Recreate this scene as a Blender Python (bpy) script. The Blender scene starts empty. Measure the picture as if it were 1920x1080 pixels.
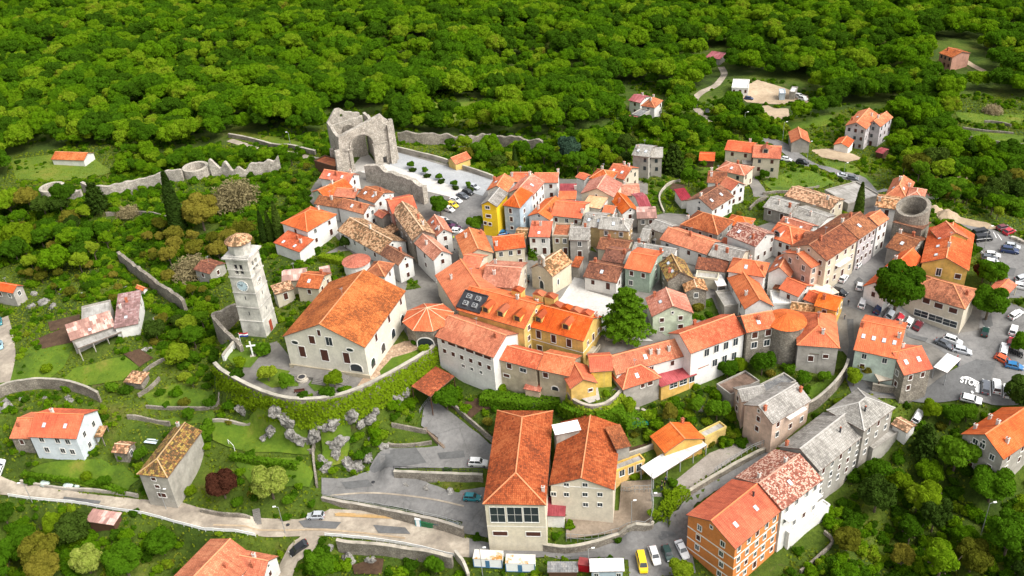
import bpy, bmesh, math, random
import numpy as np
from mathutils import Vector, Matrix, noise
from mathutils.geometry import delaunay_2d_cdt, tessellate_polygon
from mathutils.bvhtree import BVHTree
R = math.radians
random.seed(7)
scene = bpy.context.scene
COL = scene.collection

# ------------------------------------------------------------------ camera
FPX = 1750.0; TH = R(32.3); RHO = R(4.35); CAMZ = 152.0
_r0 = Vector((1, 0, 0)); _u0 = Vector((0, math.sin(TH), math.cos(TH)))
CF = Vector((0, math.cos(TH), -math.sin(TH)))
CR = _r0 * math.cos(RHO) - _u0 * math.sin(RHO)
CU = _r0 * math.sin(RHO) + _u0 * math.cos(RHO)
CAM = Vector((0, 0, CAMZ))
cd = bpy.data.cameras.new('camera'); cam = bpy.data.objects.new('camera', cd); COL.objects.link(cam)
cd.sensor_width = 36; cd.lens = FPX / 1920 * 36; cd.clip_start = 1; cd.clip_end = 9000
mw = Matrix.Identity(4)
for i in range(3):
    mw[i][0] = CR[i]; mw[i][1] = CU[i]; mw[i][2] = -CF[i]; mw[i][3] = CAM[i]
cam.matrix_world = mw
scene.camera = cam
# ------------------------------------------------------------------ sky, sun, exposure (bright overcast day, soft sun from the right)
SUN_EL, SUN_AZ = R(50), R(122)      # azimuth from +y, clockwise
w = bpy.data.worlds.new("World"); scene.world = w; w.use_nodes = True
nt = w.node_tree; bg = nt.nodes['Background']
sky = nt.nodes.new('ShaderNodeTexSky'); sky.sky_type = 'NISHITA'; sky.sun_disc = False
sky.sun_elevation = SUN_EL; sky.sun_rotation = SUN_AZ; sky.dust_density = 4.0; sky.air_density = 1.0; sky.ozone_density = 1.0
hs = nt.nodes.new('ShaderNodeHueSaturation'); hs.inputs['Saturation'].default_value = 0.18
nt.links.new(sky.outputs[0], hs.inputs['Color']); nt.links.new(hs.outputs[0], bg.inputs[0])
bg.inputs[1].default_value = 0.15
sl = bpy.data.lights.new('sun', 'SUN'); sl.energy = 1.6; sl.angle = R(34); sl.color = (1.0, 0.94, 0.83)
so = bpy.data.objects.new('sun', sl); COL.objects.link(so)
sd = Vector((math.sin(SUN_AZ) * math.cos(SUN_EL), math.cos(SUN_AZ) * math.cos(SUN_EL), math.sin(SUN_EL)))
so.rotation_euler = sd.to_track_quat('Z', 'Y').to_euler(); so.location = (200, 100, 300)
vs = scene.view_settings; vs.view_transform = 'Standard'; vs.look = 'None'; vs.gamma = 1; vs.use_curve_mapping = False
vs.exposure = 0.9
cy = scene.cycles; cy.max_bounces = 5; cy.diffuse_bounces = 3; cy.glossy_bounces = 2; cy.transmission_bounces = 3; cy.transparent_max_bounces = 4
cy.caustics_reflective = False; cy.caustics_refractive = False

# ------------------------------------------------------------------ pixel <-> world
def ray(px, py):
    return (CF + CR * ((px - 960) / FPX) - CU * ((py - 540) / FPX))
def at(px, py, z):
    d = ray(px, py)
    return CAM + d * ((z - CAMZ) / d.z)
def px_of(P):
    v = Vector(P) - CAM; z = v.dot(CF)
    return (960 + FPX * v.dot(CR) / z, 540 - FPX * v.dot(CU) / z, z)
def px_np(X, Y, Z):
    V = np.stack([X, Y, Z - CAMZ], -1)
    z = V @ np.array(CF); z = np.where(z < 1, 1, z)
    return 960 + FPX * (V @ np.array(CR)) / z, 540 - FPX * (V @ np.array(CU)) / z, z
def in_poly(x, y, poly):
    x = np.asarray(x, float); y = np.asarray(y, float)
    c = np.zeros(x.shape, bool); n = len(poly)
    for i in range(n):
        x1, y1 = poly[i]; x2, y2 = poly[(i + 1) % n]
        if y1 == y2: continue
        c ^= ((y1 > y) != (y2 > y)) & (x < (x2 - x1) * (y - y1) / (y2 - y1) + x1)
    return c
def dist_poly(x, y, poly, closed=True):
    d = np.full(np.shape(x), 1e9); n = len(poly)
    for i in range(n if closed else n - 1):
        ax, ay = poly[i]; bx, by = poly[(i + 1) % n]
        L = (bx - ax) ** 2 + (by - ay) ** 2 + 1e-9
        t = np.clip(((x - ax) * (bx - ax) + (y - ay) * (by - ay)) / L, 0, 1)
        d = np.minimum(d, np.hypot(x - ax - t * (bx - ax), y - ay - t * (by - ay)))
    return d

# ------------------------------------------------------------------ terrain
CP = [(0,930,3),(100,930,3),(200,940,2),(300,960,1),(450,985,0),(600,990,0),(780,1000,0),(1000,1035,0),(1200,1010,1),(1290,980,2),
 (1340,925,4),(1400,880,6),(1450,845,8),(1540,790,10),(1600,740,12),
 (100,880,5),(250,890,5),(380,900,3),(520,930,2),(560,870,5),(480,835,7.5),(360,780,10),(250,760,11),(120,740,11),(0,740,11),
 (60,660,14),(250,640,15),(330,640,14),(380,720,12),(430,760,12),(540,780,12.5),(620,785,12.5),(560,810,7),(700,775,11),(740,755,12),(620,880,3),
 (640,920,2.5),(700,900,3),(800,920,3),(880,950,2),(900,985,0.5),(760,860,5),(860,850,6),(840,790,8),(800,752,10),
 (870,740,12),(950,720,13),(1080,735,12),(1000,760,11),(1100,780,11),(1190,760,11),(1180,850,9),(1300,860,8),(1360,820,9),
 (1240,960,4),(1100,970,4),(1250,740,12),(1340,720,12),(1450,780,11),(1400,740,11),(1560,720,13),
 (1640,740,13),(1600,640,18),(1600,560,20),(1750,660,15),(1830,725,13),(1900,720,13),(1860,620,15),(1900,570,17),(1880,470,19),(1840,430,20),
 (1740,400,21),(1640,440,21),(1560,520,20),(1500,690,14),(1400,640,17),(1290,640,18),(1150,640,19),(1050,680,17),
 (950,640,19),(850,640,19),(1000,560,21),(1080,540,21),(1200,540,20),(1300,520,20),(1400,480,20),(1250,440,19),(1100,430,19),(1000,440,20),
 (900,440,21),(860,400,22),(900,340,22),(760,320,23),(680,310,24),(600,330,22),(680,400,22),(560,470,20),(620,490,20),(720,500,21),(780,540,20),
 (900,500,21),(600,560,20),(480,600,19),(450,560,16),(400,600,13),(350,620,13),(300,560,13),(250,520,13),(330,470,16),(200,450,14),(100,480,12),(0,560,11),
 (0,450,11),(320,400,18),(200,380,18),(100,370,17),(367,330,21),(450,330,20),(500,300,18),(300,310,14),(150,310,13),(0,310,12),
 (500,270,15),(300,230,8),(0,200,5),(650,220,14),(900,230,10),(1000,280,14),(1050,320,16),(1130,330,17),(1200,350,16),(1200,260,8),(1320,260,6),
 (1330,330,11),(1400,320,9),(1500,330,9),(1560,380,14),(1450,390,15),(1340,390,16),(1500,300,4),(1620,350,5),(1700,360,11),(1500,240,0),(1600,250,0),
 (1700,300,1),(1850,330,2),(1900,380,8),(1820,260,-1),(1900,220,-2),(1780,130,-4),(1600,150,-6),(1400,190,-6),(1250,200,-4),(1300,120,-10),
 (1000,150,-4),(700,150,-2),(400,150,-1),(100,120,-4),(100,20,-9),(500,20,-10),(900,20,-12),(1300,20,-14),(1700,20,-10),(1920,60,-7),
 (-300,500,6),(-300,900,-2),(-300,200,0),(2200,300,-2),(2200,600,8),(2150,900,2),
 (1900,800,9),(1860,870,7),(1800,840,6),(1720,800,9),(1650,870,3),(1600,950,0),(1750,950,-2),(1900,980,-3),(1530,960,1),(1480,1050,0),(1380,1070,0),(1700,1060,-5),
 (1250,1060,1),(1000,1075,-1),(800,1070,-4),(650,1060,-4),(500,1060,-5),(350,1040,-6),(150,1010,-5),(50,1050,-9),(300,1150,-9),(900,1200,-6),(1500,1200,-6)]
_cp = np.array([[*at(x, y, z)[:2], z] for x, y, z in CP])
def _base(X, Y):
    out = np.zeros(X.size); wsum = np.zeros(X.size); Xf = X.ravel(); Yf = Y.ravel()
    for cx, cy_, cz in _cp:
        d2 = (Xf - cx) ** 2 + (Yf - cy_) ** 2
        wt = 1.0 / (d2 + 30.0) ** 1.9
        out += wt * cz; wsum += wt
    return (out / wsum).reshape(X.shape)
xs = np.concatenate([np.array([-4000, -2500, -1500, -1000, -700, -500, -400, -340, -300, -270, -250.]), np.arange(-235, 251, 1.3), np.array([265, 285, 310, 350, 420, 520, 700, 1000, 1500, 2500, 4000.])])
ys = np.concatenate([np.array([-2500, -1200, -600, -300, -150, -60, 0, 40, 70, 90.]), np.arange(105, 440, 1.3), np.arange(442, 700, 6), np.array([720, 760, 820, 900, 1050, 1300, 1700, 2300, 3200, 4500.])])
GX, GY = np.meshgrid(xs, ys)
GZ = _base(GX, GY)
far = np.clip((np.hypot(GX, GY - 280) - 330) / 500, 0, 1)
GZ = GZ * (1 - far) + far * (-8)
rough = np.array([[noise.noise(Vector((x * .03, y * .03, 0))) * 1.0 for x in xs] for y in ys])
GZ += rough * np.clip(1 - far, 0, 1) * 0.8
# level places: (pixel outline, height it is seen at, feather in metres)
TERRACE = [(402,682),(420,698),(460,720),(500,737),(545,748),(600,748),(650,737),(700,716),(760,684),(800,659),(822,640),(860,612),(800,560),(760,520),(640,540),(545,575),(470,600),(425,640)]
FLATS = [
 (TERRACE, 20.0, 2.2),
 ([(650,330),(690,285),(745,285),(925,340),(870,412),(810,385),(700,325)], 22.5, 3),
 ([(600,935),(600,900),(690,885),(740,882),(905,884),(905,1000),(860,1000),(760,958)], 2.6, 2.5),
 ([(730,880),(730,838),(845,838),(920,840),(905,886),(740,876)], 5.6, 2.5),
 ([(1020,1030),(1020,960),(1160,955),(1222,905),(1225,985),(1160,1012)], 3.4, 1.5),
 ([(1165,905),(1260,850),(1370,800),(1440,845),(1280,945),(1225,960)], 7.0, 1.5),
 ([(1070,736),(1080,750),(1105,759),(1130,756),(1150,745),(1165,730),(1150,690),(1060,705)], 16.5, 1.5),
 ([(1060,560),(1090,500),(1160,520),(1230,600),(1225,655),(1140,650),(1120,600)], 19.5, 3),
 ([(0,925),(0,895),(100,918),(250,938),(340,945),(480,972),(480,1004),(345,983),(210,955)], 1.5, 3),
 ([(480,972),(600,965),(790,978),(910,1012),(1010,1032),(1160,1018),(1160,1045),(860,1042),(610,1003),(480,1004)], 0.2, 3),
 ([(20,850),(60,862),(185,868),(195,850),(150,800),(30,800)], 6.5, 1.5),
]
for poly, z, fe in FLATS:
    wp = [tuple(at(x, y, z)[:2]) for x, y in poly]
    m = (np.abs(GX) < 300) & (GY > 90) & (GY < 460)
    ins = np.zeros(GX.shape, bool); ins[m] = in_poly(GX[m], GY[m], wp)
    d = np.full(GX.shape, 1e3); d[m] = dist_poly(GX[m], GY[m], wp)
    k = np.where(ins, 1.0, np.clip(1 - (d - 0.0) / fe, 0, 1)); k = k * k * (3 - 2 * k)
    GZ = GZ * (1 - k) + z * k
def hz(x, y):
    x = np.clip(x, xs[0] + 1, xs[-1] - 1); y = np.clip(y, ys[0] + 1, ys[-1] - 1)
    i = np.searchsorted(xs, x) - 1; j = np.searchsorted(ys, y) - 1
    u = (x - xs[i]) / (xs[i + 1] - xs[i]); v = (y - ys[j]) / (ys[j + 1] - ys[j])
    return GZ[j, i] * (1 - u) * (1 - v) + GZ[j, i + 1] * u * (1 - v) + GZ[j + 1, i] * (1 - u) * v + GZ[j + 1, i + 1] * u * v
def g(px, py, lift=0.0):
    """first point of the ground seen through a pixel"""
    d = ray(px, py); ts = np.arange(110, 1500, 0.7)
    X = d.x * ts; Y = d.y * ts; Z = CAMZ + d.z * ts
    h = hz(X, Y); k = np.argmax(Z < h + lift)
    if k == 0: return at(px, py, -5)
    a = Z[k - 1] - h[k - 1] - lift; b = h[k] + lift - Z[k]
    t = ts[k - 1] + 0.7 * a / (a + b + 1e-9)
    P = CAM + d * float(t)
    return P

# ------------------------------------------------------------------ materials
MATS = {}
def nm(name):
    m = bpy.data.materials.new(name); m.use_nodes = True
    n = m.node_tree; b = n.nodes['Principled BSDF']; b.inputs['Roughness'].default_value = 0.9
    b.inputs['Specular IOR Level'].default_value = 0.25
    return m, n, b
def ramp(n, stops, interp='LINEAR'):
    r = n.nodes.new('ShaderNodeValToRGB'); r.color_ramp.interpolation = interp
    el = r.color_ramp.elements
    while len(el) > 1: el.remove(el[-1])
    el[0].position = stops[0][0]; el[0].color = (*stops[0][1], 1)
    for p, c in stops[1:]:
        e = el.new(p); e.color = (*c, 1)
    return r
def tex(n, kind, scale, vec=None, detail=4, rough=0.6):
    t = n.nodes.new('ShaderNodeTex' + kind)
    if 'Scale' in t.inputs: t.inputs['Scale'].default_value = scale
    if 'Detail' in t.inputs: t.inputs['Detail'].default_value = detail
    if kind == 'Noise': t.inputs['Roughness'].default_value = rough
    if vec is not None: n.links.new(vec, t.inputs['Vector'])
    return t
def mix(n, a, b, f, mode='MIX'):
    m = n.nodes.new('ShaderNodeMix'); m.data_type = 'RGBA'; m.blend_type = mode
    for v, s in ((f, m.inputs[0]), (a, m.inputs[6]), (b, m.inputs[7])):
        if hasattr(v, 'links'): n.links.new(v, s)
        elif isinstance(v, (int, float)): s.default_value = v
        else: s.default_value = (*v, 1)
    return m.outputs[2]
def bump(n, b, h, strength, dist):
    bp = n.nodes.new('ShaderNodeBump'); bp.inputs['Strength'].default_value = strength; bp.inputs['Distance'].default_value = dist
    n.links.new(h, bp.inputs['Height']); n.links.new(bp.outputs[0], b.inputs['Normal'])
def wpos(n):
    return n.nodes.new('ShaderNodeNewGeometry').outputs['Position']
def plain(name, c, rough=0.6, metal=0.0, var=0.12):
    if name in MATS: return MATS[name]
    m, n, b = nm(name); b.inputs['Roughness'].default_value = rough; b.inputs['Metallic'].default_value = metal
    t = tex(n, 'Noise', 1.3, wpos(n), 5)
    c1 = tuple(max(0, v * (1 - var)) for v in c); c2 = tuple(min(1, v * (1 + var)) for v in c)
    r = ramp(n, [(0.3, c1), (0.7, c2)]); n.links.new(t.outputs[0], r.inputs[0]); n.links.new(r.outputs[0], b.inputs['Base Color'])
    MATS[name] = m; return m
def paint(name, c):
    if name in MATS: return MATS[name]
    m, n, b = nm(name); b.inputs['Base Color'].default_value = (*c, 1); b.inputs['Roughness'].default_value = 0.28
    b.inputs['Coat Weight'].default_value = 0.5; b.inputs['Specular IOR Level'].default_value = 0.5
    MATS[name] = m; return m
def plaster(name, c, stain=0.35):
    key = 'plaster_' + name
    if key in MATS: return MATS[key]
    m, n, b = nm(key); p = wpos(n)
    t1 = tex(n, 'Noise', 0.35, p, 6, 0.65); t2 = tex(n, 'Noise', 2.2, p, 5, 0.7)
    mp = n.nodes.new('ShaderNodeMapping'); mp.inputs['Scale'].default_value = (1.6, 1.6, 0.12); n.links.new(p, mp.inputs[0])
    t3 = tex(n, 'Noise', 1.0, mp.outputs[0], 5, 0.7)
    dk = tuple(v * (1 - stain) for v in c)
    grey = tuple(0.45 * v + 0.55 * 0.22 for v in c)
    r1 = ramp(n, [(0.34, dk), (0.6, c)]); n.links.new(t1.outputs[0], r1.inputs[0])
    f = ramp(n, [(0.52, (0, 0, 0)), (0.75, (1, 1, 1))]); n.links.new(t3.outputs[0], f.inputs[0])
    mu = n.nodes.new('ShaderNodeMath'); mu.operation = 'MULTIPLY'; mu.inputs[1].default_value = min(1, stain * 1.6); n.links.new(f.outputs[0], mu.inputs[0])
    o = mix(n, r1.outputs[0], grey, mu.outputs[0])
    r2 = ramp(n, [(0.3, (0.82, 0.82, 0.82)), (0.7, (1.0, 1.0, 1.0))]); n.links.new(t2.outputs[0], r2.inputs[0])
    o = mix(n, o, r2.outputs[0], 1.0, 'MULTIPLY'); n.links.new(vary(n, o, .14, .012), b.inputs['Base Color'])
    bump(n, b, t2.outputs[0], 0.25, 0.03)
    MATS[key] = m; return m
def stone(name, c1, c2, scale=1.6):
    if name in MATS: return MATS[name]
    m, n, b = nm(name); p = wpos(n)
    v = tex(n, 'Voronoi', scale, p); v.feature = 'F1'
    v2 = tex(n, 'Voronoi', scale, p); v2.feature = 'DISTANCE_TO_EDGE'
    t = tex(n, 'Noise', 0.4, p, 8, 0.7); t2 = tex(n, 'Noise', 5, p, 4, 0.7)
    r = ramp(n, [(0.3, c1), (0.55, tuple((x + y) / 2 for x, y in zip(c1, c2))), (0.75, c2)]); n.links.new(t.outputs[0], r.inputs[0])
    sep = n.nodes.new('ShaderNodeSeparateColor'); n.links.new(v.outputs['Color'], sep.inputs[0])
    rr = ramp(n, [(0, (0.6, 0.6, 0.6)), (1, (1.15, 1.12, 1.08))]); n.links.new(sep.outputs[0], rr.inputs[0])
    o = mix(n, r.outputs[0], rr.outputs[0], 1.0, 'MULTIPLY')
    e = ramp(n, [(0.0, (0.45, 0.43, 0.4)), (0.12, (1, 1, 1))]); n.links.new(v2.outputs['Distance'], e.inputs[0])
    o = mix(n, o, e.outputs[0], 0.7, 'MULTIPLY'); n.links.new(o, b.inputs['Base Color'])
    mm = n.nodes.new('ShaderNodeMath'); mm.operation = 'ADD'; n.links.new(e.outputs[0], mm.inputs[0]); n.links.new(t2.outputs[0], mm.inputs[1])
    bump(n, b, mm.outputs[0], 0.6, 0.08)
    MATS[name] = m; return m
def vary(n, col, val, hue):
    """each house its own age and batch of tiles or paint"""
    oi = n.nodes.new('ShaderNodeObjectInfo'); h_ = n.nodes.new('ShaderNodeHueSaturation'); a = n.nodes.new('ShaderNodeMath'); a.operation = 'MULTIPLY_ADD'; n.links.new(oi.outputs['Random'], a.inputs[0]); a.inputs[1].default_value = val; a.inputs[2].default_value = 1-val*.6; n.links.new(a.outputs[0], h_.inputs['Value'])
    f = n.nodes.new('ShaderNodeMath'); f.operation = 'MULTIPLY'; n.links.new(oi.outputs['Random'], f.inputs[0]); f.inputs[1].default_value = 7.31; f2 = n.nodes.new('ShaderNodeMath'); f2.operation = 'FRACT'; n.links.new(f.outputs[0], f2.inputs[0])
    b_ = n.nodes.new('ShaderNodeMath'); b_.operation = 'MULTIPLY_ADD'; n.links.new(f2.outputs[0], b_.inputs[0]); b_.inputs[1].default_value = hue*2; b_.inputs[2].default_value = .5-hue*.8; n.links.new(b_.outputs[0], h_.inputs['Hue']); n.links.new(col, h_.inputs['Color'])
    g1 = n.nodes.new('ShaderNodeMath'); g1.operation = 'MULTIPLY'; n.links.new(oi.outputs['Random'], g1.inputs[0]); g1.inputs[1].default_value = 13.7; g2 = n.nodes.new('ShaderNodeMath'); g2.operation = 'FRACT'; n.links.new(g1.outputs[0], g2.inputs[0])
    g3 = n.nodes.new('ShaderNodeMath'); g3.operation = 'MULTIPLY_ADD'; n.links.new(g2.outputs[0], g3.inputs[0]); g3.inputs[1].default_value = .16; g3.inputs[2].default_value = .88; n.links.new(g3.outputs[0], h_.inputs['Saturation']); return h_.outputs[0]
def roofmat(name, c1, c2, c3, tw=0.42, th=0.42, speck=0.5, joint=0.55, lines=True):
    """tiles: UV in metres, u along the eave, v up the slope; colours vary tile by tile and in patches"""
    key = 'roof_' + name
    if key in MATS: return MATS[key]
    m, n, b = nm(key)
    uv = n.nodes.new('ShaderNodeUVMap').outputs[0]; p = wpos(n)
    br = n.nodes.new('ShaderNodeTexBrick'); br.offset = 0.5; br.inputs['Scale'].default_value = 1
    br.inputs['Brick Width'].default_value = tw; br.inputs['Row Height'].default_value = th
    br.inputs['Mortar Size'].default_value = 0.03; br.inputs['Mortar Smooth'].default_value = 0.6
    br.inputs['Color1'].default_value = (0, 0, 0, 1); br.inputs['Color2'].default_value = (1, 1, 1, 1); br.inputs['Mortar'].default_value = (0.3, 0.3, 0.3, 1)
    n.links.new(uv, br.inputs['Vector'])
    t = tex(n, 'Noise', 0.16, p, 7, 0.66); t2 = tex(n, 'Noise', 1.3, p, 5, 0.75)
    r = ramp(n, [(0.33, c1), (0.5, c2), (0.68, c3)])
    a = n.nodes.new('ShaderNodeMath'); a.operation = 'SUBTRACT'; n.links.new(br.outputs['Color'], a.inputs[0]); a.inputs[1].default_value = 0.5
    k = n.nodes.new('ShaderNodeMath'); k.operation = 'MULTIPLY_ADD'; n.links.new(a.outputs[0], k.inputs[0]); k.inputs[1].default_value = speck; n.links.new(t.outputs[0], k.inputs[2])
    a2 = n.nodes.new('ShaderNodeMath'); a2.operation = 'SUBTRACT'; n.links.new(t2.outputs[0], a2.inputs[0]); a2.inputs[1].default_value = 0.5
    k2 = n.nodes.new('ShaderNodeMath'); k2.operation = 'MULTIPLY_ADD'; n.links.new(a2.outputs[0], k2.inputs[0]); k2.inputs[1].default_value = 0.38; n.links.new(k.outputs[0], k2.inputs[2])
    n.links.new(k2.outputs[0], r.inputs[0])
    e = ramp(n, [(0, (1, 1, 1)), (1, (joint, joint, joint))]); n.links.new(br.outputs['Fac'], e.inputs[0])
    o = mix(n, r.outputs[0], e.outputs[0], 1.0, 'MULTIPLY')
    mp = n.nodes.new('ShaderNodeMapping'); mp.inputs['Scale'].default_value = (1.3, .16, 1); n.links.new(uv, mp.inputs[0]); t4 = tex(n, 'Noise', 1.0, mp.outputs[0], 5, .7)
    e4 = ramp(n, [(.36, (.62, .60, .60)), (.5, (1, 1, 1)), (.68, (1.06, 1.08, 1.12))]); n.links.new(t4.outputs[0], e4.inputs[0]); o = mix(n, o, e4.outputs[0], .75, 'MULTIPLY')
    n.links.new(vary(n, o, .24, .006), b.inputs['Base Color'])
    wv = n.nodes.new('ShaderNodeTexWave'); wv.inputs['Scale'].default_value = 0.314 / tw * 1.0; n.links.new(uv, wv.inputs['Vector'])
    ad = n.nodes.new('ShaderNodeMath'); ad.operation = 'SUBTRACT'; n.links.new(wv.outputs['Fac'], ad.inputs[0]); n.links.new(br.outputs['Fac'], ad.inputs[1])
    bump(n, b, ad.outputs[0], 0.55 if lines else 0.2, 0.06)
    b.inputs['Roughness'].default_value = 0.8
    MATS[key] = m; return m
RM = {
 'new': roofmat('new', (0.46,0.080,0.020), (0.60,0.112,0.026), (0.68,0.165,0.050), speck=0.12, joint=0.62),
 'org': roofmat('org', (0.40,0.085,0.028), (0.55,0.125,0.042), (0.66,0.21,0.085), speck=0.2, joint=0.6),
 'pnk': roofmat('pnk', (0.36,0.11,0.065), (0.52,0.17,0.10), (0.62,0.27,0.18), speck=0.25, joint=0.62),
 'age': roofmat('age', (0.20,0.055,0.020), (0.38,0.095,0.030), (0.50,0.155,0.055), speck=0.25, joint=0.55),
 'brn': roofmat('brn', (0.12,0.042,0.022), (0.22,0.075,0.035), (0.36,0.13,0.055), speck=0.3, joint=0.6),
 'old': roofmat('old', (0.16,0.09,0.04), (0.42,0.19,0.085), (0.58,0.34,0.18), tw=0.55, th=0.5, speck=0.6, joint=0.45),
 'mos': roofmat('mos', (0.10,0.065,0.03), (0.28,0.13,0.055), (0.36,0.25,0.07), tw=0.5, th=0.5, speck=0.65, joint=0.45),
 'chk': roofmat('chk', (0.24,0.075,0.05), (0.42,0.16,0.11), (0.60,0.40,0.31), tw=0.36, th=0.34, speck=0.8, joint=0.8),
 'gry': roofmat('gry', (0.19,0.175,0.155), (0.29,0.27,0.24), (0.38,0.355,0.32), tw=0.5, th=0.55, speck=0.22, joint=0.5),
 'sla': roofmat('sla', (0.14,0.14,0.14), (0.20,0.20,0.20), (0.28,0.27,0.25), tw=0.5, th=0.5, speck=0.3, joint=0.75),
 'red': roofmat('red', (0.20,0.018,0.025), (0.30,0.03,0.038), (0.40,0.06,0.07), tw=0.5, th=6, speck=0.08, joint=0.8),
 'mag': roofmat('mag', (0.26,0.05,0.06), (0.36,0.085,0.10), (0.46,0.17,0.18), tw=0.6, th=6, speck=0.2, joint=0.8),
 'rst': roofmat('rst', (0.30,0.16,0.13), (0.50,0.27,0.22), (0.66,0.44,0.38), tw=1.0, th=2.0, speck=0.5, joint=0.85, lines=False),
 'rs2': roofmat('rs2', (0.20,0.10,0.09), (0.32,0.16,0.15), (0.40,0.26,0.25), tw=0.9, th=0.8, speck=0.35, joint=0.8),
 'cor': roofmat('cor', (0.20,0.045,0.01), (0.34,0.09,0.02), (0.55,0.2,0.05), tw=2, th=2, speck=0.15, joint=0.9, lines=False),
 'pch': roofmat('pch', (0.60,0.30,0.14), (0.74,0.40,0.22), (0.8,0.5,0.32), speck=0.2, joint=0.85),
 'wht': roofmat('wht', (0.58,0.57,0.54), (0.74,0.73,0.71), (0.82,0.82,0.8), tw=1.2, th=6, speck=0.15, joint=0.8, lines=False),
 'con': roofmat('con', (0.24,0.225,0.20), (0.36,0.34,0.31), (0.48,0.45,0.42), tw=3, th=3, speck=0.15, joint=0.85, lines=False),
 'drt': roofmat('drt', (0.13,0.08,0.055), (0.24,0.15,0.11), (0.34,0.24,0.18), tw=3, th=3, speck=0.2, joint=0.9, lines=False),
 'grn': roofmat('grn', (0.12,0.20,0.13), (0.19,0.29,0.20), (0.28,0.36,0.27), tw=0.8, th=6, speck=0.2, joint=0.8),
 'cvs': roofmat('cvs', (0.58,0.48,0.36), (0.68,0.58,0.45), (0.74,0.66,0.54), tw=4, th=8, speck=0.1, joint=0.92, lines=False),
}
WC = {'white': (0.80,0.78,0.74), 'cream': (0.68,0.60,0.46), 'beige': (0.52,0.44,0.32), 'yellow': (0.76,0.50,0.13), 'bright': (0.85,0.60,0.03),
 'blue': (0.48,0.58,0.66), 'ice': (0.66,0.72,0.76), 'orange': (0.70,0.215,0.018), 'green': (0.60,0.68,0.50), 'sage': (0.36,0.46,0.36), 'salmon': (0.52,0.23,0.17),
 'grey': (0.42,0.39,0.34), 'ochre': (0.62,0.42,0.18), 'peach': (0.72,0.52,0.38), 'lilac': (0.60,0.55,0.56), 'church': (0.76,0.71,0.60), 'mint': (0.60,0.70,0.60)}
def wm(k):
    if k == 'stone': return stone('rubble_stone', (0.15,0.135,0.115), (0.40,0.37,0.32), 1.8)
    if k == 'pale': return stone('pale_stone', (0.27,0.25,0.22), (0.64,0.60,0.54), 1.5)
    if k == 'wood': return plain('dark_timber', (0.10,0.05,0.03), 0.8)
    if k == 'glassy': return plain('grey_posts', (0.30,0.31,0.32), 0.4)
    return plaster(k, WC[k], 0.16 if k in ('white', 'ice', 'orange', 'bright', 'cream', 'church') else 0.36)
M_FRAME = plain('window_surround', (0.72,0.70,0.66), 0.6)
M_SHUT = plain('brown_shutter', (0.075,0.028,0.020), 0.6)
def _glass():
    m, n, b = nm('window_glass'); b.inputs['Base Color'].default_value = (0.03,0.038,0.045,1); b.inputs['Roughness'].default_value = 0.12
    b.inputs['Specular IOR Level'].default_value = 0.6; return m
M_GLASS = _glass()
M_BRICK = plain('chimney_brick', (0.40,0.13,0.07), 0.85, var=0.3)
M_CHW = plaster('chimney_white', (0.66,0.62,0.56), 0.3)
M_METAL = plain('galvanised_metal', (0.36,0.37,0.37), 0.45, 0.4)
M_DARK = plain('dark_metal', (0.04,0.04,0.045), 0.5)
M_WHITE = plain('white_paint', (0.78,0.78,0.76), 0.5, var=0.05)
M_TYRE = plain('rubber', (0.015,0.015,0.015), 0.8)
M_GUT = plain('gutter', (0.16,0.10,0.075), 0.6)

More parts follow.
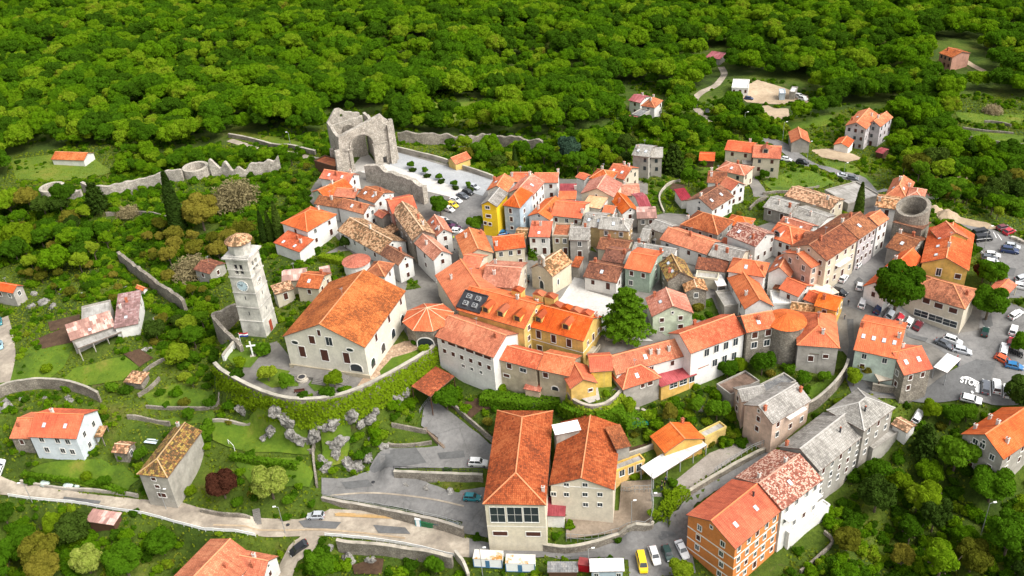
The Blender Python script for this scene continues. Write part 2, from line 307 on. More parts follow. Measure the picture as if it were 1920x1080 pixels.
# ------------------------------------------------------------------ mesh helpers
class MB:
    def __init__(s): s.v = []; s.f = []; s.m = []; s.uv = []
    def face(s, pts, mi=0, uv=None):
        b = len(s.v); s.v += [tuple(p) for p in pts]; s.f.append(list(range(b, b + len(pts)))); s.m.append(mi)
        s.uv.append(uv if uv else [(0, 0)] * len(pts))
    def box(s, x0, x1, y0, y1, z0, z1, mi=0):
        b = len(s.v); s.v += [(x0,y0,z0),(x1,y0,z0),(x1,y1,z0),(x0,y1,z0),(x0,y0,z1),(x1,y0,z1),(x1,y1,z1),(x0,y1,z1)]
        for q in ((0,3,2,1),(4,5,6,7),(0,1,5,4),(1,2,6,5),(2,3,7,6),(3,0,4,7)):
            s.f.append([b + k for k in q]); s.m.append(mi); s.uv.append([(0, 0)] * 4)
    def obox(s, c, ax, ay, az, mi=0):
        b = len(s.v); c = Vector(c)
        for sz in (-1, 1):
            for sx, sy in ((-1,-1),(1,-1),(1,1),(-1,1)): s.v.append(tuple(c + ax * sx + ay * sy + az * sz))
        for q in ((0,3,2,1),(4,5,6,7),(0,1,5,4),(1,2,6,5),(2,3,7,6),(3,0,4,7)):
            s.f.append([b + k for k in q]); s.m.append(mi); s.uv.append([(0, 0)] * 4)
    def bar(s, a, b_, w_, h_=None, mi=0):
        a = Vector(a); b_ = Vector(b_); d = b_ - a; L = d.length
        if L < 1e-6: return
        d /= L; up = Vector((0, 0, 1)) if abs(d.z) < .95 else Vector((1, 0, 0))
        x = d.cross(up).normalized(); y = x.cross(d)
        s.obox((a + b_) / 2, d * L / 2, x * w_ / 2, y * (h_ or w_) / 2, mi)
    def cyl(s, c, r, z0, z1, n=12, mi=0, r2=None, cap=True, sx=1):
        b = len(s.v); r2 = r if r2 is None else r2
        for k in range(n):
            a = 2 * math.pi * k / n; s.v.append((c[0] + r * math.cos(a) * sx, c[1] + r * math.sin(a), z0))
        for k in range(n):
            a = 2 * math.pi * k / n; s.v.append((c[0] + r2 * math.cos(a) * sx, c[1] + r2 * math.sin(a), z1))
        for k in range(n):
            s.f.append([b + k, b + (k + 1) % n, b + n + (k + 1) % n, b + n + k]); s.m.append(mi); s.uv.append([(0, 0)] * 4)
        if cap:
            s.f.append([b + n + k for k in range(n)]); s.m.append(mi); s.uv.append([(0, 0)] * n)
            s.f.append([b + k for k in reversed(range(n))]); s.m.append(mi); s.uv.append([(0, 0)] * n)
    def mesh(s, name, mats, smooth=False):
        me = bpy.data.meshes.new(name); me.from_pydata(s.v, [], s.f); me.update()
        for m in mats: me.materials.append(m)
        if me.polygons: me.polygons.foreach_set('material_index', s.m)
        uvl = me.uv_layers.new(name='UVMap'); flat = [c for f in s.uv for p in f for c in p]; uvl.data.foreach_set('uv', flat)
        if smooth: me.polygons.foreach_set('use_smooth', [True] * len(me.polygons))
        return me
def link(name, data, parent=None, loc=None, rz=0.0):
    o = bpy.data.objects.new(name, data); COL.objects.link(o)
    if parent: o.parent = parent
    if loc is not None: o.location = loc
    if rz: o.rotation_euler = (0, 0, rz)
    return o
def tag(o, label, cat, group=None, kind=None):
    if label: o['label'] = label
    if cat: o['category'] = cat
    if group: o['group'] = group
    if kind: o['kind'] = kind
    return o
def copy_tree(o, parent=None):
    c = o.copy(); COL.objects.link(c); c.parent = parent
    for ch in list(o.children): copy_tree(ch, c)
    return c
def frame_of(A, B, C):
    """front edge A-B, C behind B -> centre-line frame: origin A, unit u along, unit v to the back, W, D"""
    A = Vector(A); B = Vector(B); C = Vector(C)
    u = Vector((B.x - A.x, B.y - A.y, 0)); W = u.length; u /= W
    v = Vector((-u.y, u.x, 0)); D = (C - B).dot(v)
    return A, u, v, W, D
FOOT = []       # footprints for keeping trees off the houses
BV_V = []; BV_F = []
def to_bvh(me, M):
    b = len(BV_V); BV_V.extend([M @ v.co for v in me.vertices]); BV_F.extend([[b + i for i in p.vertices] for p in me.polygons])
# ------------------------------------------------------------------ houses
def roof_polys(t, W, D, h, r):
    e = h
    if t == 'g': return [[(0,0,e),(W,0,e),(W,D/2,e+r),(0,D/2,e+r)], [(W,D,e),(0,D,e),(0,D/2,e+r),(W,D/2,e+r)]]
    if t == 'G': return [[(0,D,e),(0,0,e),(W/2,0,e+r),(W/2,D,e+r)], [(W,0,e),(W,D,e),(W/2,D,e+r),(W/2,0,e+r)]]
    if t == 'Gf':
        i = W * 0.42
        return [[(0,D,e),(0,0,e),(W/2,i,e+r),(W/2,D,e+r)], [(W,0,e),(W,D,e),(W/2,D,e+r),(W/2,i,e+r)], [(0,0,e),(W,0,e),(W/2,i,e+r)]]
    if t == 'gr':       # ridge along x, hipped at the right end
        i = D * 0.45
        return [[(0,0,e),(W,0,e),(W-i,D/2,e+r),(0,D/2,e+r)], [(W,D,e),(0,D,e),(0,D/2,e+r),(W-i,D/2,e+r)], [(W,0,e),(W,D,e),(W-i,D/2,e+r)]]
    if t == 'h':
        if W >= D:
            i = min(D * 0.46, W / 2 - .01)
            return [[(0,0,e),(W,0,e),(W-i,D/2,e+r),(i,D/2,e+r)], [(W,D,e),(0,D,e),(i,D/2,e+r),(W-i,D/2,e+r)], [(W,0,e),(W,D,e),(W-i,D/2,e+r)], [(0,D,e),(0,0,e),(i,D/2,e+r)]]
        i = min(W * 0.46, D / 2 - .01)
        return [[(0,D,e),(0,0,e),(W/2,i,e+r),(W/2,D-i,e+r)], [(W,0,e),(W,D,e),(W/2,D-i,e+r),(W/2,i,e+r)], [(0,0,e),(W,0,e),(W/2,i,e+r)], [(W,D,e),(0,D,e),(W/2,D-i,e+r)]]
    if t == 's': return [[(0,0,e),(W,0,e),(W,D,e+r),(0,D,e+r)]]
    if t == 'S': return [[(0,0,e+r),(W,0,e+r),(W,D,e),(0,D,e)]]
    if t == 'f': return [[(0,0,e),(W,0,e),(W,D,e),(0,D,e)]]
def plane_z(P, x, y):
    a, b, c = Vector(P[0]), Vector(P[1]), Vector(P[2]); n = (b - a).cross(c - a)
    return a.z - (n.x * (x - a.x) + n.y * (y - a.y)) / n.z
def roof_mesh(polys, mat, th=0.2, ridge=None):
    mb = MB(); idx = {}; vs_ = []
    def key(p): return (round(p[0], 3), round(p[1], 3), round(p[2], 3))
    edges = {}
    for P in polys:
        a, b, c = Vector(P[0]), Vector(P[1]), Vector(P[2]); n = (b - a).cross(c - a).normalized()
        if n.z < 0: P = P[::-1]; n = -n
        cd_ = Vector((0, 0, 1)).cross(n)
        cd_ = cd_.normalized() if cd_.length > 1e-3 else (b - a).normalized()
        ud = n.cross(cd_)
        mb.face(P, 0, [(Vector(p).dot(cd_), Vector(p).dot(ud)) for p in P])
        mb.face([(p[0], p[1], p[2] - th) for p in P[::-1]], 1)
        for i in range(len(P)):
            k1, k2 = key(P[i]), key(P[(i + 1) % len(P)]); edges[(k1, k2)] = edges.get((k1, k2), 0) + 1
    for (k1, k2) in edges:
        if (k2, k1) not in edges:
            mb.face([(k1[0], k1[1], k1[2] - th), (k2[0], k2[1], k2[2] - th), k2, k1], 1)
        elif k1 < k2 and ridge:     # ridge and hip tiles, one low capping along every shared edge
            mb.bar(Vector(k1) + Vector((0, 0, .03)), Vector(k2) + Vector((0, 0, .03)), .28, .12, 2)
    return mb.mesh('roof', [mat, M_GUT, ridge or M_GUT])
_ridge = {}
def ridge_mat(rk):
    col = {'new': (0.72,0.22,0.09), 'org': (0.74,0.30,0.15), 'pnk': (0.72,0.38,0.27), 'age': (0.60,0.24,0.11), 'brn': (0.34,0.15,0.08), 'old': (0.66,0.46,0.3), 'mos': (0.45,0.3,0.15), 'chk': (0.55,0.3,0.22), 'gry': (0.45,0.43,0.40), 'sla': (0.34,0.33,0.31)}.get(rk)
    return plain('ridge_tile_' + rk, col, 0.8) if col else None
PENDING = []      # windows, made once everything stands: (root, world matrix, w, h, style)
WMESH = {}
def win_mesh(w_, h_, st, part):
    k = (round(w_, 2), round(h_, 2), st, part)
    if k in WMESH: return WMESH[k]
    mb = MB(); a, b = w_ / 2, h_ / 2
    if part == 'frame':
        f = 0.14
        if st in 'oa':
            n = 18
            pts = [(math.cos(2*math.pi*i/n), math.sin(2*math.pi*i/n)) for i in range(n)] if st == 'o' else [(-1,-1)] + [(math.cos(math.pi*(1-i/12)), max(-1, math.sin(math.pi*(1-i/12)))) for i in range(13)] + [(1,-1)]
            for i in range(len(pts) - (0 if st == 'o' else 1)):
                p, q = pts[i], pts[(i+1) % len(pts)]
                mb.bar((p[0]*a, -.04, p[1]*b), (q[0]*a, -.04, q[1]*b), .16, .22)
        else:
            mb.box(-a-f, -a, -.09, .05, -b-f, b+f); mb.box(a, a+f, -.09, .05, -b-f, b+f)
            mb.box(-a, a, -.09, .05, b, b+f); mb.box(-a, a, -.16, .05, -b-f, -b)
            if st == 'g' and w_ > .7: mb.box(-.03, .03, -.05, .03, -b, b)
            if st == 'g' and w_ > 1.6:
                mb.box(-a, a, -.05, .03, -.03, .03)
        me = mb.mesh('frame', [M_FRAME])
    else:
        mats = {'g': M_GLASS, 's': M_SHUT, 'd': M_SHUT, 'a': M_GLASS, 'o': M_GLASS}[st]
        if st == 'o': 
            n = 18; mb.face([(a*math.cos(2*math.pi*i/n), -.03, b*math.sin(2*math.pi*i/n)) for i in range(n)])
            mb.box(-a*.6, a*.6, -.02, .02, -b*.6, b*.6)
        elif st == 'a':
            pts = [(-a,-.03,-b)] + [(a, -.03, -b)] + [(a*math.cos(math.pi*i/12), -.03, b*math.sin(math.pi*i/12)) for i in range(13)]
            mb.face(pts); mb.box(-a*.7, a*.7, -.02, .02, -b, b*.5)
        else:
            mb.box(-a, a, -.03, .02, -b, b)
            if st in 'sd':
                mb.box(-a+.04, -.03, -.07, -.03, -b+.05, b-.05); mb.box(.03, a-.04, -.07, -.03, -b+.05, b-.05)
        me = mb.mesh('window', [mats])
    WMESH[k] = me; return me
def face_frame(M, W, D, o, f):
    """wall plane in local coordinates: origin, direction along the wall (rightwards seen from outside), outward normal, width"""
    if f == 'f': return Vector((o, o, 0)), Vector((1, 0, 0)), Vector((0, -1, 0)), W - 2*o
    if f == 'r': return Vector((W-o, o, 0)), Vector((0, 1, 0)), Vector((1, 0, 0)), D - 2*o
    if f == 'b': return Vector((W-o, D-o, 0)), Vector((-1, 0, 0)), Vector((0, 1, 0)), W - 2*o
    return Vector((o, D-o, 0)), Vector((0, -1, 0)), Vector((-1, 0, 0)), D - 2*o
ROOTS = []
def H(lbl, A, B, C, h, t='g', rf='org', wl='white', rh=None, par=None, st=None, fw=None, sw=None, win=None, ch=0, sk=0, name='house', cat='house', ws='s', o=0.35, zg=None, auto=True, group=None, door=True, gw=True, chim=None, deep=3.0, band=None, dorm=None, wsz=(0.95, 1.35), pill=False):
    zz = 12.0 if zg is None else zg
    for _ in range(6):
        a, b, c = at(*A, zz + h), at(*B, zz + h), at(*C, zz + h)
        if zg is not None: break
        m = (a + b + c + (a + c - b)) / 4; nz = float(hz(np.array(m.x), np.array(m.y)))
        zz = 0.3 * zz + 0.7 * nz
    a, u, v, W, D = frame_of(a, b, c)
    if D < 0:       # C in front of A-B: turn the frame round
        a = a + u * 0 - v * 0 + v * D; D = -D
    W = max(W, 1.2); D = max(D, 1.2)
    ang = math.atan2(u.y, u.x)
    M = Matrix.Translation((a.x, a.y, zz)) @ Matrix.Rotation(ang, 4, 'Z')
    ctr = M @ Vector((W/2, D/2, 0)); FOOT.append((ctr.x, ctr.y, math.hypot(W, D) / 2 * .8))
    if rh is None: rh = (0.19 if t in 'sS' else 0.235) * {'g': D, 'G': W, 'Gf': W, 'gr': D, 'h': min(W, D), 's': D, 'S': D, 'f': 0}[t]
    if par is None:
        root = bpy.data.objects.new(name, None); COL.objects.link(root); root.empty_display_size = 1
        root.matrix_world = M; root['_m'] = 0; tag(root, lbl, cat, group); ROOTS.append([root, M]); root['_i'] = len(ROOTS) - 1
    else: root = par
    RM_ = ROOTS[root['_i']][1]; L = RM_.inverted() @ M
    polys = roof_polys(t, W, D, h, rh)
    zf = lambda x, y: (min(plane_z(P, x, y) for P in polys)) if t not in 'sSf' else plane_z(polys[0], x, y)
    rm_ = roof_mesh(polys, RM[rf] if isinstance(rf, str) else rf, 0.2, ridge_mat(rf) if isinstance(rf, str) else None)
    ro = link('roof', rm_, root); ro.matrix_local = L
    to_bvh(rm_, M)
    if t == 'f' and not pill:
        mb = MB(); q = .22
        for bx in ((-.05, W+.05, -.05, q), (-.05, W+.05, D-q, D+.05), (-.05, q, q, D-q), (W-q, W+.05, q, D-q)): mb.box(*bx, h-.15, h+.42)
        pa = link('parapet', mb.mesh('parapet', [wm(wl)]), root); pa.matrix_local = L
    oo = 0.06 if t == 'f' else min(o, W*.12, D*.12)
    base = -deep
    if pill:
        mb = MB(); n = max(2, int(W/3.5) + 1)
        for i in range(n):
            x = .15 + (W-.3) * i / (n-1)
            for y in (.15, D-.15): mb.box(x-.09, x+.09, y-.09, y+.09, base, zf(x, y)-.1)
        for y in (.15, D-.15):
            mb.bar((.1, y, zf(.1, y)-.28), (W-.1, y, zf(W-.1, y)-.28), .12, .16)
        wo = link('post_frame', mb.mesh('post_frame', [wm(wl)]), root); wo.matrix_local = L
        me_w = wo.data
    else:
        mb = MB(); x0, x1, y0, y1 = oo, W-oo, oo, D-oo
        cor = [(x0,y0),(x1,y0),(x1,y1),(x0,y1)]
        br = {'g': [.5], 'G': [.5], 'h': [], 's': [], 'S': [], 'f': [], 'Gf': [.5], 'gr': [.5]}[t]
        top = []
        for i in range(4):
            p, q = cor[i], cor[(i+1) % 4]; pts = [p]
            if (t in ('g', 'gr') and i in (1, 3)) or (t in ('G', 'Gf') and i in (0, 2)): pts.append(((p[0]+q[0])/2, (p[1]+q[1])/2))
            wallp = [(p[0], p[1], base), (q[0], q[1], base), (q[0], q[1], zf(*q)-.1)]
            if len(pts) == 2: wallp.append((pts[1][0], pts[1][1], zf(*pts[1])-.1))
            wallp.append((p[0], p[1], zf(*p)-.1)); mb.face(wallp, 0)
        me_w = mb.mesh('wall', [wm(wl)]); wo = link('wall', me_w, root); wo.matrix_local = L
        to_bvh(me_w, M)
        if band:
            mb = MB()
            for bz, hh in band: mb.box(x0-.04, x1+.04, y0-.04, y1+.04, h-bz-hh, h-bz)
            bo = link('cornice_band', mb.mesh('cornice_band', [M_FRAME]), root); bo.matrix_local = L
    RW = M
    def addwin(f, s, z, w_, h_, stl):
        og, al, nn, ww = face_frame(M, W, D, oo, f)
        P = og + al * s; P.z = z
        Mx = Matrix.Identity(4); yv = -nn; xv = al if True else al; zv = Vector((0, 0, 1))
        for i in range(3): Mx[i][0] = xv[i]; Mx[i][1] = yv[i]; Mx[i][2] = zv[i]; Mx[i][3] = P[i]
        PENDING.append((root, RW @ Mx, w_, h_, stl, RW.to_3x3() @ nn))
    if not pill and auto and t != 'x':
        ns = st if st is not None else max(1, int(round((h - 0.2) / 2.9)))
        for f in 'frl':
            og, al, nn, ww = face_frame(M, W, D, oo, f)
            wn = M.to_3x3() @ nn; ctrp = M @ (og + al * ww/2)
            if wn.dot(CAM - ctrp) / (CAM - ctrp).length < 0.05 or ww < 2.2: continue
            nc = fw if (f == 'f' and fw is not None) else (sw if (f != 'f' and sw is not None) else max(1, int(ww / 3.3)))
            if nc == 0: continue
            for k in range(ns):
                z = h - 1.35 - k * 2.9
                for j in range(nc):
                    s = ww * (j + .5) / nc + random.uniform(-.25, .25)
                    Pw = M @ (og + al * s); gz = float(hz(np.array(Pw.x + wn.x), np.array(Pw.y + wn.y)))
                    zc = z + zz
                    if zc - gz < 0.9: continue
                    if random.random() < 0.07: continue
                    if k == ns - 1 and door and zc - gz < 3 and f == 'f' and j == nc // 2:
                        addwin(f, s, z - .3, 1.1, 2.0, 'd')
                    else: addwin(f, s, z, wsz[0], wsz[1], ws if random.random() < .75 else ('g' if ws == 's' else 's'))
            if gw and ((t == 'g' and f in 'rl') or (t == 'G' and f == 'f')) and rh > 1.3: addwin(f, ww/2, h + rh*.35, .6, .7, 'g')
    if win:
        for (f, px, py, w_, h_, stl) in win:
            og, al, nn, ww = face_frame(M, W, D, oo, f)
            Pw = M @ og; nw = M.to_3x3() @ nn; d = ray(px, py)
            tt = (Pw - CAM).dot(nw) / d.dot(nw); Q = M.inverted() @ (CAM + d * tt)
            addwin(f, (Q - og).dot(al), Q.z, w_, h_, stl)
    # chimneys and roof windows stand on the roof
    cs = list(chim or [])
    if not cs and not ch and auto and not pill and t != 'f' and W*D > 45:
        ch = 1 if random.random() < .6 else 2
        if sk == 0 and random.random() < .35: sk = random.choice([1, 2])
    for i in range(ch): cs.append((random.choice([.18, .5, .82]) + random.uniform(-.08, .08), random.choice([.3, .55, .7]), 'b' if random.random() < .45 else 'w'))
    for fx, fy, kind in cs:
        x, y = W*fx, D*fy; z = zf(x, y); mb = MB(); a_ = .32 if kind != 'r' else .16; mt = {'b': M_BRICK, 'w': M_CHW, 'r': M_DARK}[kind]
        mb.box(x-a_, x+a_, y-a_*.8, y+a_*.8, z-.4, z+1.15, 0); mb.box(x-a_-.08, x+a_+.08, y-a_*.8-.08, y+a_*.8+.08, z+1.15, z+1.27, 0)
        mb.box(x-.14, x+.14, y-.14, y+.14, z+1.27, z+1.5, 1)
        link('chimney', mb.mesh('chimney', [mt, M_BRICK]), ro)
    for i in range(sk if isinstance(sk, int) else 0):
        x, y = W*(i+.6)/(sk+.3), (D*.25 if t in ('g','h','s','gr') else D*.4)
        if t in ('G', 'Gf'): x, y = W*.28, D*(i+.6)/(sk+.3)
        z = zf(x, y); e = .35
        P0 = Vector((x, y, z)); tx = Vector((1, 0, (zf(x+e, y)-z)/e)).normalized(); ty = Vector((0, 1, (zf(x, y+e)-z)/e)).normalized(); nn = tx.cross(ty)
        mb = MB(); mb.obox(P0+nn*.06, tx*.42, ty*.6, nn*.07, 0); mb.obox(P0+nn*.09, tx*.32, ty*.5, nn*.07, 1)
        link('skylight', mb.mesh('skylight', [M_METAL, M_SKYG]), ro)
    for (fx, fy) in (dorm or []):      # small gabled dormers on the front slope
        x, y = W*fx, D*fy; z = zf(x, y); mb = MB(); a_ = .95; dd = 3.2; zt = z + 1.5
        mb.box(x-a_, x+a_, y, y+dd, z-.5, zt, 0)
        mb.face([(x-a_, y, zt), (x+a_, y, zt), (x, y, zt+.5)], 0)
        mb.face([(x-a_-.25, y-.35, zt-.12), (x, y-.35, zt+.55), (x, y+dd, zt+.55), (x-a_-.25, y+dd, zt-.12)], 1); mb.face([(x, y-.35, zt+.55), (x+a_+.25, y-.35, zt-.12), (x+a_+.25, y+dd, zt-.12), (x, y+dd, zt+.55)], 1)
        mb.box(x-.65, x+.65, y-.04, y-.005, z+.1, z+1.35, 2)
        link('dormer', mb.mesh('dormer', [wm(wl), RM[rf], M_GLASS]), ro)
    root_info = dict(M=M, W=W, D=D, h=h, rh=rh, oo=oo, zz=zz)
    INFO[root.name] = INFO.get(root.name, []) + [root_info]
    return root
INFO = {}
M_SKYG = plain('skylight_glass', (0.62, 0.68, 0.74), 0.2, var=.05)
_n = M_SKYG
def finish_windows():
    bv = BVHTree.FromPolygons(BV_V, BV_F); made = 0
    for root, Mw, w_, h_, stl, nw in PENDING:
        P = Mw.translation; d = P + nw * .12 - CAM; L = d.length; d /= L
        if nw.dot(d) > -0.04: continue
        x, y, z = px_of(P)
        if not (-25 < x < 1945 and -25 < y < 1105): continue
        hits = 0
        for off in (Vector((0, 0, 0)), Vector((0, 0, h_*.4)), Vector((0, 0, -h_*.4))):
            dd = P + off + nw * .12 - CAM; LL = dd.length
            r = bv.ray_cast(CAM, dd / LL)
            if r[0] is not None and r[3] < LL - .12: hits += 1
        if hits >= 2: continue
        RMx = ROOTS[root['_i']][1]
        nme = 'door' if stl == 'd' else 'window'
        o_ = link(nme, win_mesh(w_, h_, stl, 'pane'), root); o_.matrix_local = RMx.inverted() @ Mw
        if z < 285 or w_ > 1.5:
            link('frame', win_mesh(w_, h_, stl, 'frame'), o_)
        made += 1
    print('windows', made)
# ------------------------------------------------------------------ ground and paving
def grass_mat():
    m, n, b = nm('grass_ground'); p = wpos(n)
    t = tex(n, 'Noise', 0.045, p, 8, 0.7); t2 = tex(n, 'Noise', 0.9, p, 8, 0.8); t3 = tex(n, 'Noise', 0.17, p, 6, 0.7)
    r = ramp(n, [(0.30, (0.025,0.045,0.006)), (0.45, (0.050,0.088,0.008)), (0.58, (0.085,0.125,0.012)), (0.70, (0.15,0.145,0.03))]); n.links.new(t.outputs[0], r.inputs[0])
    r2 = ramp(n, [(0.3, (0.45,0.48,0.45)), (0.55, (1,1,1)), (0.75, (1.25,1.2,1.15))]); n.links.new(t2.outputs[0], r2.inputs[0])
    o = mix(n, r.outputs[0], r2.outputs[0], 1.0, 'MULTIPLY')
    f = ramp(n, [(0.60, (0,0,0)), (0.72, (1,1,1))]); n.links.new(t3.outputs[0], f.inputs[0])
    o = mix(n, o, (0.12, 0.085, 0.045), f.outputs[0]); n.links.new(o, b.inputs['Base Color'])
    bump(n, b, t2.outputs[0], 0.9, 0.35); b.inputs['Roughness'].default_value = 1; return m
def ground_cover(name, stops, s1, s2, bumpd=0.05, marks=None):
    m, n, b = nm(name); p = wpos(n); t = tex(n, 'Noise', s1, p, 8, 0.7); t2 = tex(n, 'Noise', s2, p, 6, 0.75)
    r = ramp(n, stops); n.links.new(t.outputs[0], r.inputs[0])
    r2 = ramp(n, [(0.3, (0.75,0.75,0.75)), (0.7, (1.12,1.12,1.12))]); n.links.new(t2.outputs[0], r2.inputs[0])
    o = mix(n, r.outputs[0], r2.outputs[0], 1.0, 'MULTIPLY')
    if marks:
        v = tex(n, 'Voronoi', 0.13, p); v.feature = 'DISTANCE_TO_EDGE'
        e = ramp(n, [(0.0, (marks, marks, marks)), (0.012, (1, 1, 1))]); n.links.new(v.outputs['Distance'], e.inputs[0]); o = mix(n, o, e.outputs[0], 1.0, 'MULTIPLY')
    n.links.new(o, b.inputs['Base Color']); bump(n, b, t2.outputs[0], 0.5, bumpd); return m
M_GRASS = grass_mat()
M_LAWN = ground_cover('lawn', [(0.32, (0.045,0.085,0.006)), (0.46, (0.078,0.140,0.008)), (0.58, (0.115,0.175,0.012)), (0.70, (0.19,0.19,0.03))], 0.12, 1.6, 0.2)
M_MEADOW = ground_cover('meadow', [(0.3, (0.07,0.13,0.01)), (0.5, (0.12,0.18,0.015)), (0.7, (0.20,0.19,0.03))], 0.08, 1.5, 0.2)
M_ASPH = ground_cover('asphalt', [(0.32, (0.135,0.13,0.125)), (0.5, (0.19,0.185,0.18)), (0.68, (0.25,0.24,0.23))], 0.12, 1.2, 0.02, 0.8)
M_ASPD = ground_cover('dark_asphalt', [(0.32, (0.10,0.10,0.10)), (0.68, (0.15,0.15,0.15))], 0.2, 1.2, 0.02)
M_DUST = ground_cover('dusty_road', [(0.30, (0.22,0.185,0.15)), (0.5, (0.34,0.29,0.23)), (0.66, (0.52,0.45,0.36))], 0.14, 0.9, 0.03)
M_TOWN = ground_cover('town_paving', [(0.32, (0.13,0.12,0.11)), (0.68, (0.25,0.235,0.21))], 0.1, 1.0, 0.02)
M_PALE = ground_cover('pale_paving', [(0.3, (0.36,0.34,0.315)), (0.7, (0.52,0.495,0.455))], 0.15, 1.5, 0.02)
M_BRIGHT = ground_cover('white_stone_paving', [(0.3, (0.46,0.445,0.42)), (0.7, (0.62,0.60,0.565))], 0.2, 1.5, 0.02)
M_SOIL = ground_cover('garden_soil', [(0.3, (0.05,0.028,0.016)), (0.7, (0.11,0.065,0.038))], 0.6, 3, 0.12)
M_SAND = ground_cover('sandy_yard', [(0.3, (0.30,0.22,0.14)), (0.7, (0.55,0.43,0.30))], 0.1, 1.0, 0.08)
M_COBB = stone('cobble_path', (0.30,0.20,0.13), (0.62,0.48,0.36), 1.2)
mb = MB(); me = bpy.data.meshes.new('ground'); nx, ny = len(xs), len(ys)
V = np.stack([GX.ravel(), GY.ravel(), GZ.ravel()], -1)
ii = np.arange(nx * ny).reshape(ny, nx); Q = np.stack([ii[:-1, :-1], ii[:-1, 1:], ii[1:, 1:], ii[1:, :-1]], -1).reshape(-1, 4)
me.vertices.add(len(V)); me.vertices.foreach_set('co', V.ravel()); me.loops.add(Q.size); me.loops.foreach_set('vertex_index', Q.ravel())
me.polygons.add(len(Q)); me.polygons.foreach_set('loop_start', np.arange(0, Q.size, 4)); me.polygons.foreach_set('loop_total', np.full(len(Q), 4)); me.update(); me.validate()
me.polygons.foreach_set('use_smooth', [True] * len(Q)); me.materials.append(M_GRASS)
tag(link('ground', me), None, None, kind='structure')
SHEETS = []; GREEN = []; SHEETS_G = []
def sheet(name, pts, mat, off=0.07, z=None, world=False, step=0.9, kind='structure', lab=None, cat=None):
    W_ = [Vector((p[0], p[1])) for p in pts] if world else [Vector((lambda q: (q.x, q.y))(at(x, y, z) if z is not None else g(x, y))) for x, y in pts]
    bnd = []
    for i in range(len(W_)):
        a, b = W_[i], W_[(i+1) % len(W_)]; k = max(1, int((b-a).length / step))
        for j in range(k): bnd.append(a.lerp(b, j / k))
    xs_ = [p.x for p in bnd]; ys_ = [p.y for p in bnd]; poly = [(p.x, p.y) for p in bnd]
    gx, gy = np.meshgrid(xs[(xs > min(xs_)) & (xs < max(xs_))], ys[(ys > min(ys_)) & (ys < max(ys_))]); gx = gx.ravel(); gy = gy.ravel()
    ok = in_poly(gx, gy, poly) & (dist_poly(gx, gy, poly) > .25) if len(gx) else np.zeros(0, bool)
    inn = [Vector((x, y)) for x, y in zip(gx[ok], gy[ok])]
    n = len(bnd); v2, e2, f2, *_ = delaunay_2d_cdt(bnd + inn, [(i, (i+1) % n) for i in range(n)], [], 1, 1e-4)
    vx = np.array([v.x for v in v2]); vy = np.array([v.y for v in v2]); zz = hz(vx, vy)
    for ox, oy in ((.6,0),(-.6,0),(0,.6),(0,-.6)): zz = np.maximum(zz, hz(vx+ox, vy+oy))
    zz = zz + off
    me = bpy.data.meshes.new(name); me.from_pydata([(v.x, v.y, float(h_)) for v, h_ in zip(v2, zz)], [], [list(f) if True else f for f in f2]); me.update()
    bm = bmesh.new(); bm.from_mesh(me); bmesh.ops.recalc_face_normals(bm, faces=bm.faces)
    for f in bm.faces:
        if f.normal.z < 0: f.normal_flip()
    bm.to_mesh(me); bm.free(); me.polygons.foreach_set('use_smooth', [True] * len(me.polygons)); me.materials.append(mat)
    (GREEN if name in ('lawn', 'meadow', 'terrace_lawn') else SHEETS_G if name == 'garden_plot' else SHEETS).append(poly)
    return tag(link(name, me), lab, cat, kind=kind)
def strip(name, pts, width, mat, off=0.09, world=False, **k):
    P = [Vector((g(x, y).x, g(x, y).y)) for x, y in pts] if not world else [Vector(p[:2]) for p in pts]
    # smooth the line
    Q = []
    for i in range(len(P)-1):
        p0, p1, p2, p3 = P[max(0, i-1)], P[i], P[i+1], P[min(len(P)-1, i+2)]
        for j in range(4):
            t = j/4; Q.append(0.5*((2*p1)+(p2-p0)*t+(2*p0-5*p1+4*p2-p3)*t*t+(3*p1-p0-3*p2+p3)*t**3))
    Q.append(P[-1]); L = []; R_ = []
    for i, q in enumerate(Q):
        d = (Q[min(i+1, len(Q)-1)] - Q[max(i-1, 0)]).normalized(); nn = Vector((-d.y, d.x)) * width/2; L.append(q+nn); R_.append(q-nn)
    return sheet(name, L + R_[::-1], mat, off, world=True, **k)
TOWN = [(745,283),(930,335),(1010,330),(1130,340),(1180,330),(1215,345),(1230,400),(1340,400),(1420,425),(1480,400),(1560,390),(1620,378),(1700,380),(1745,430),(1745,520),(1840,560),(1860,600),(1750,745),(1640,748),(1600,690),(1580,660),(1480,665),(1400,640),(1290,690),(1160,735),(1060,735),(930,712),(822,668),(770,640),(720,560),(640,520),(600,480),(640,460),(600,400),(575,370),(600,330),(650,325)]
sheet('town_paving', TOWN, M_TOWN, 0.05)
sheet('lower_road', [(-40,885),(0,893),(30,905),(100,917),(250,937),(340,942),(400,960),(480,972),(560,974),(620,958),(700,962),(780,977),(850,1000),(880,1010),(880,1046),(852,1044),(775,1026),(680,1011),(610,1005),(480,1006),(400,996),(345,985),(264,964),(212,957),(150,946),(92,940),(17,930),(-40,922)], M_DUST, 0.07)
sheet('asphalt_road', [(880,1010),(905,1016),(1010,1034),(1060,1039),(1110,1030),(1160,1016),(1218,998),(1250,982),(1272,962),(1290,935),(1330,905),(1400,865),(1440,840),(1456,846),(1400,888),(1345,925),(1300,958),(1300,1000),(1296,1030),(1305,1075),(1180,1085),(1178,1050),(1080,1050),(1000,1046),(880,1046)], M_ASPH, 0.09)
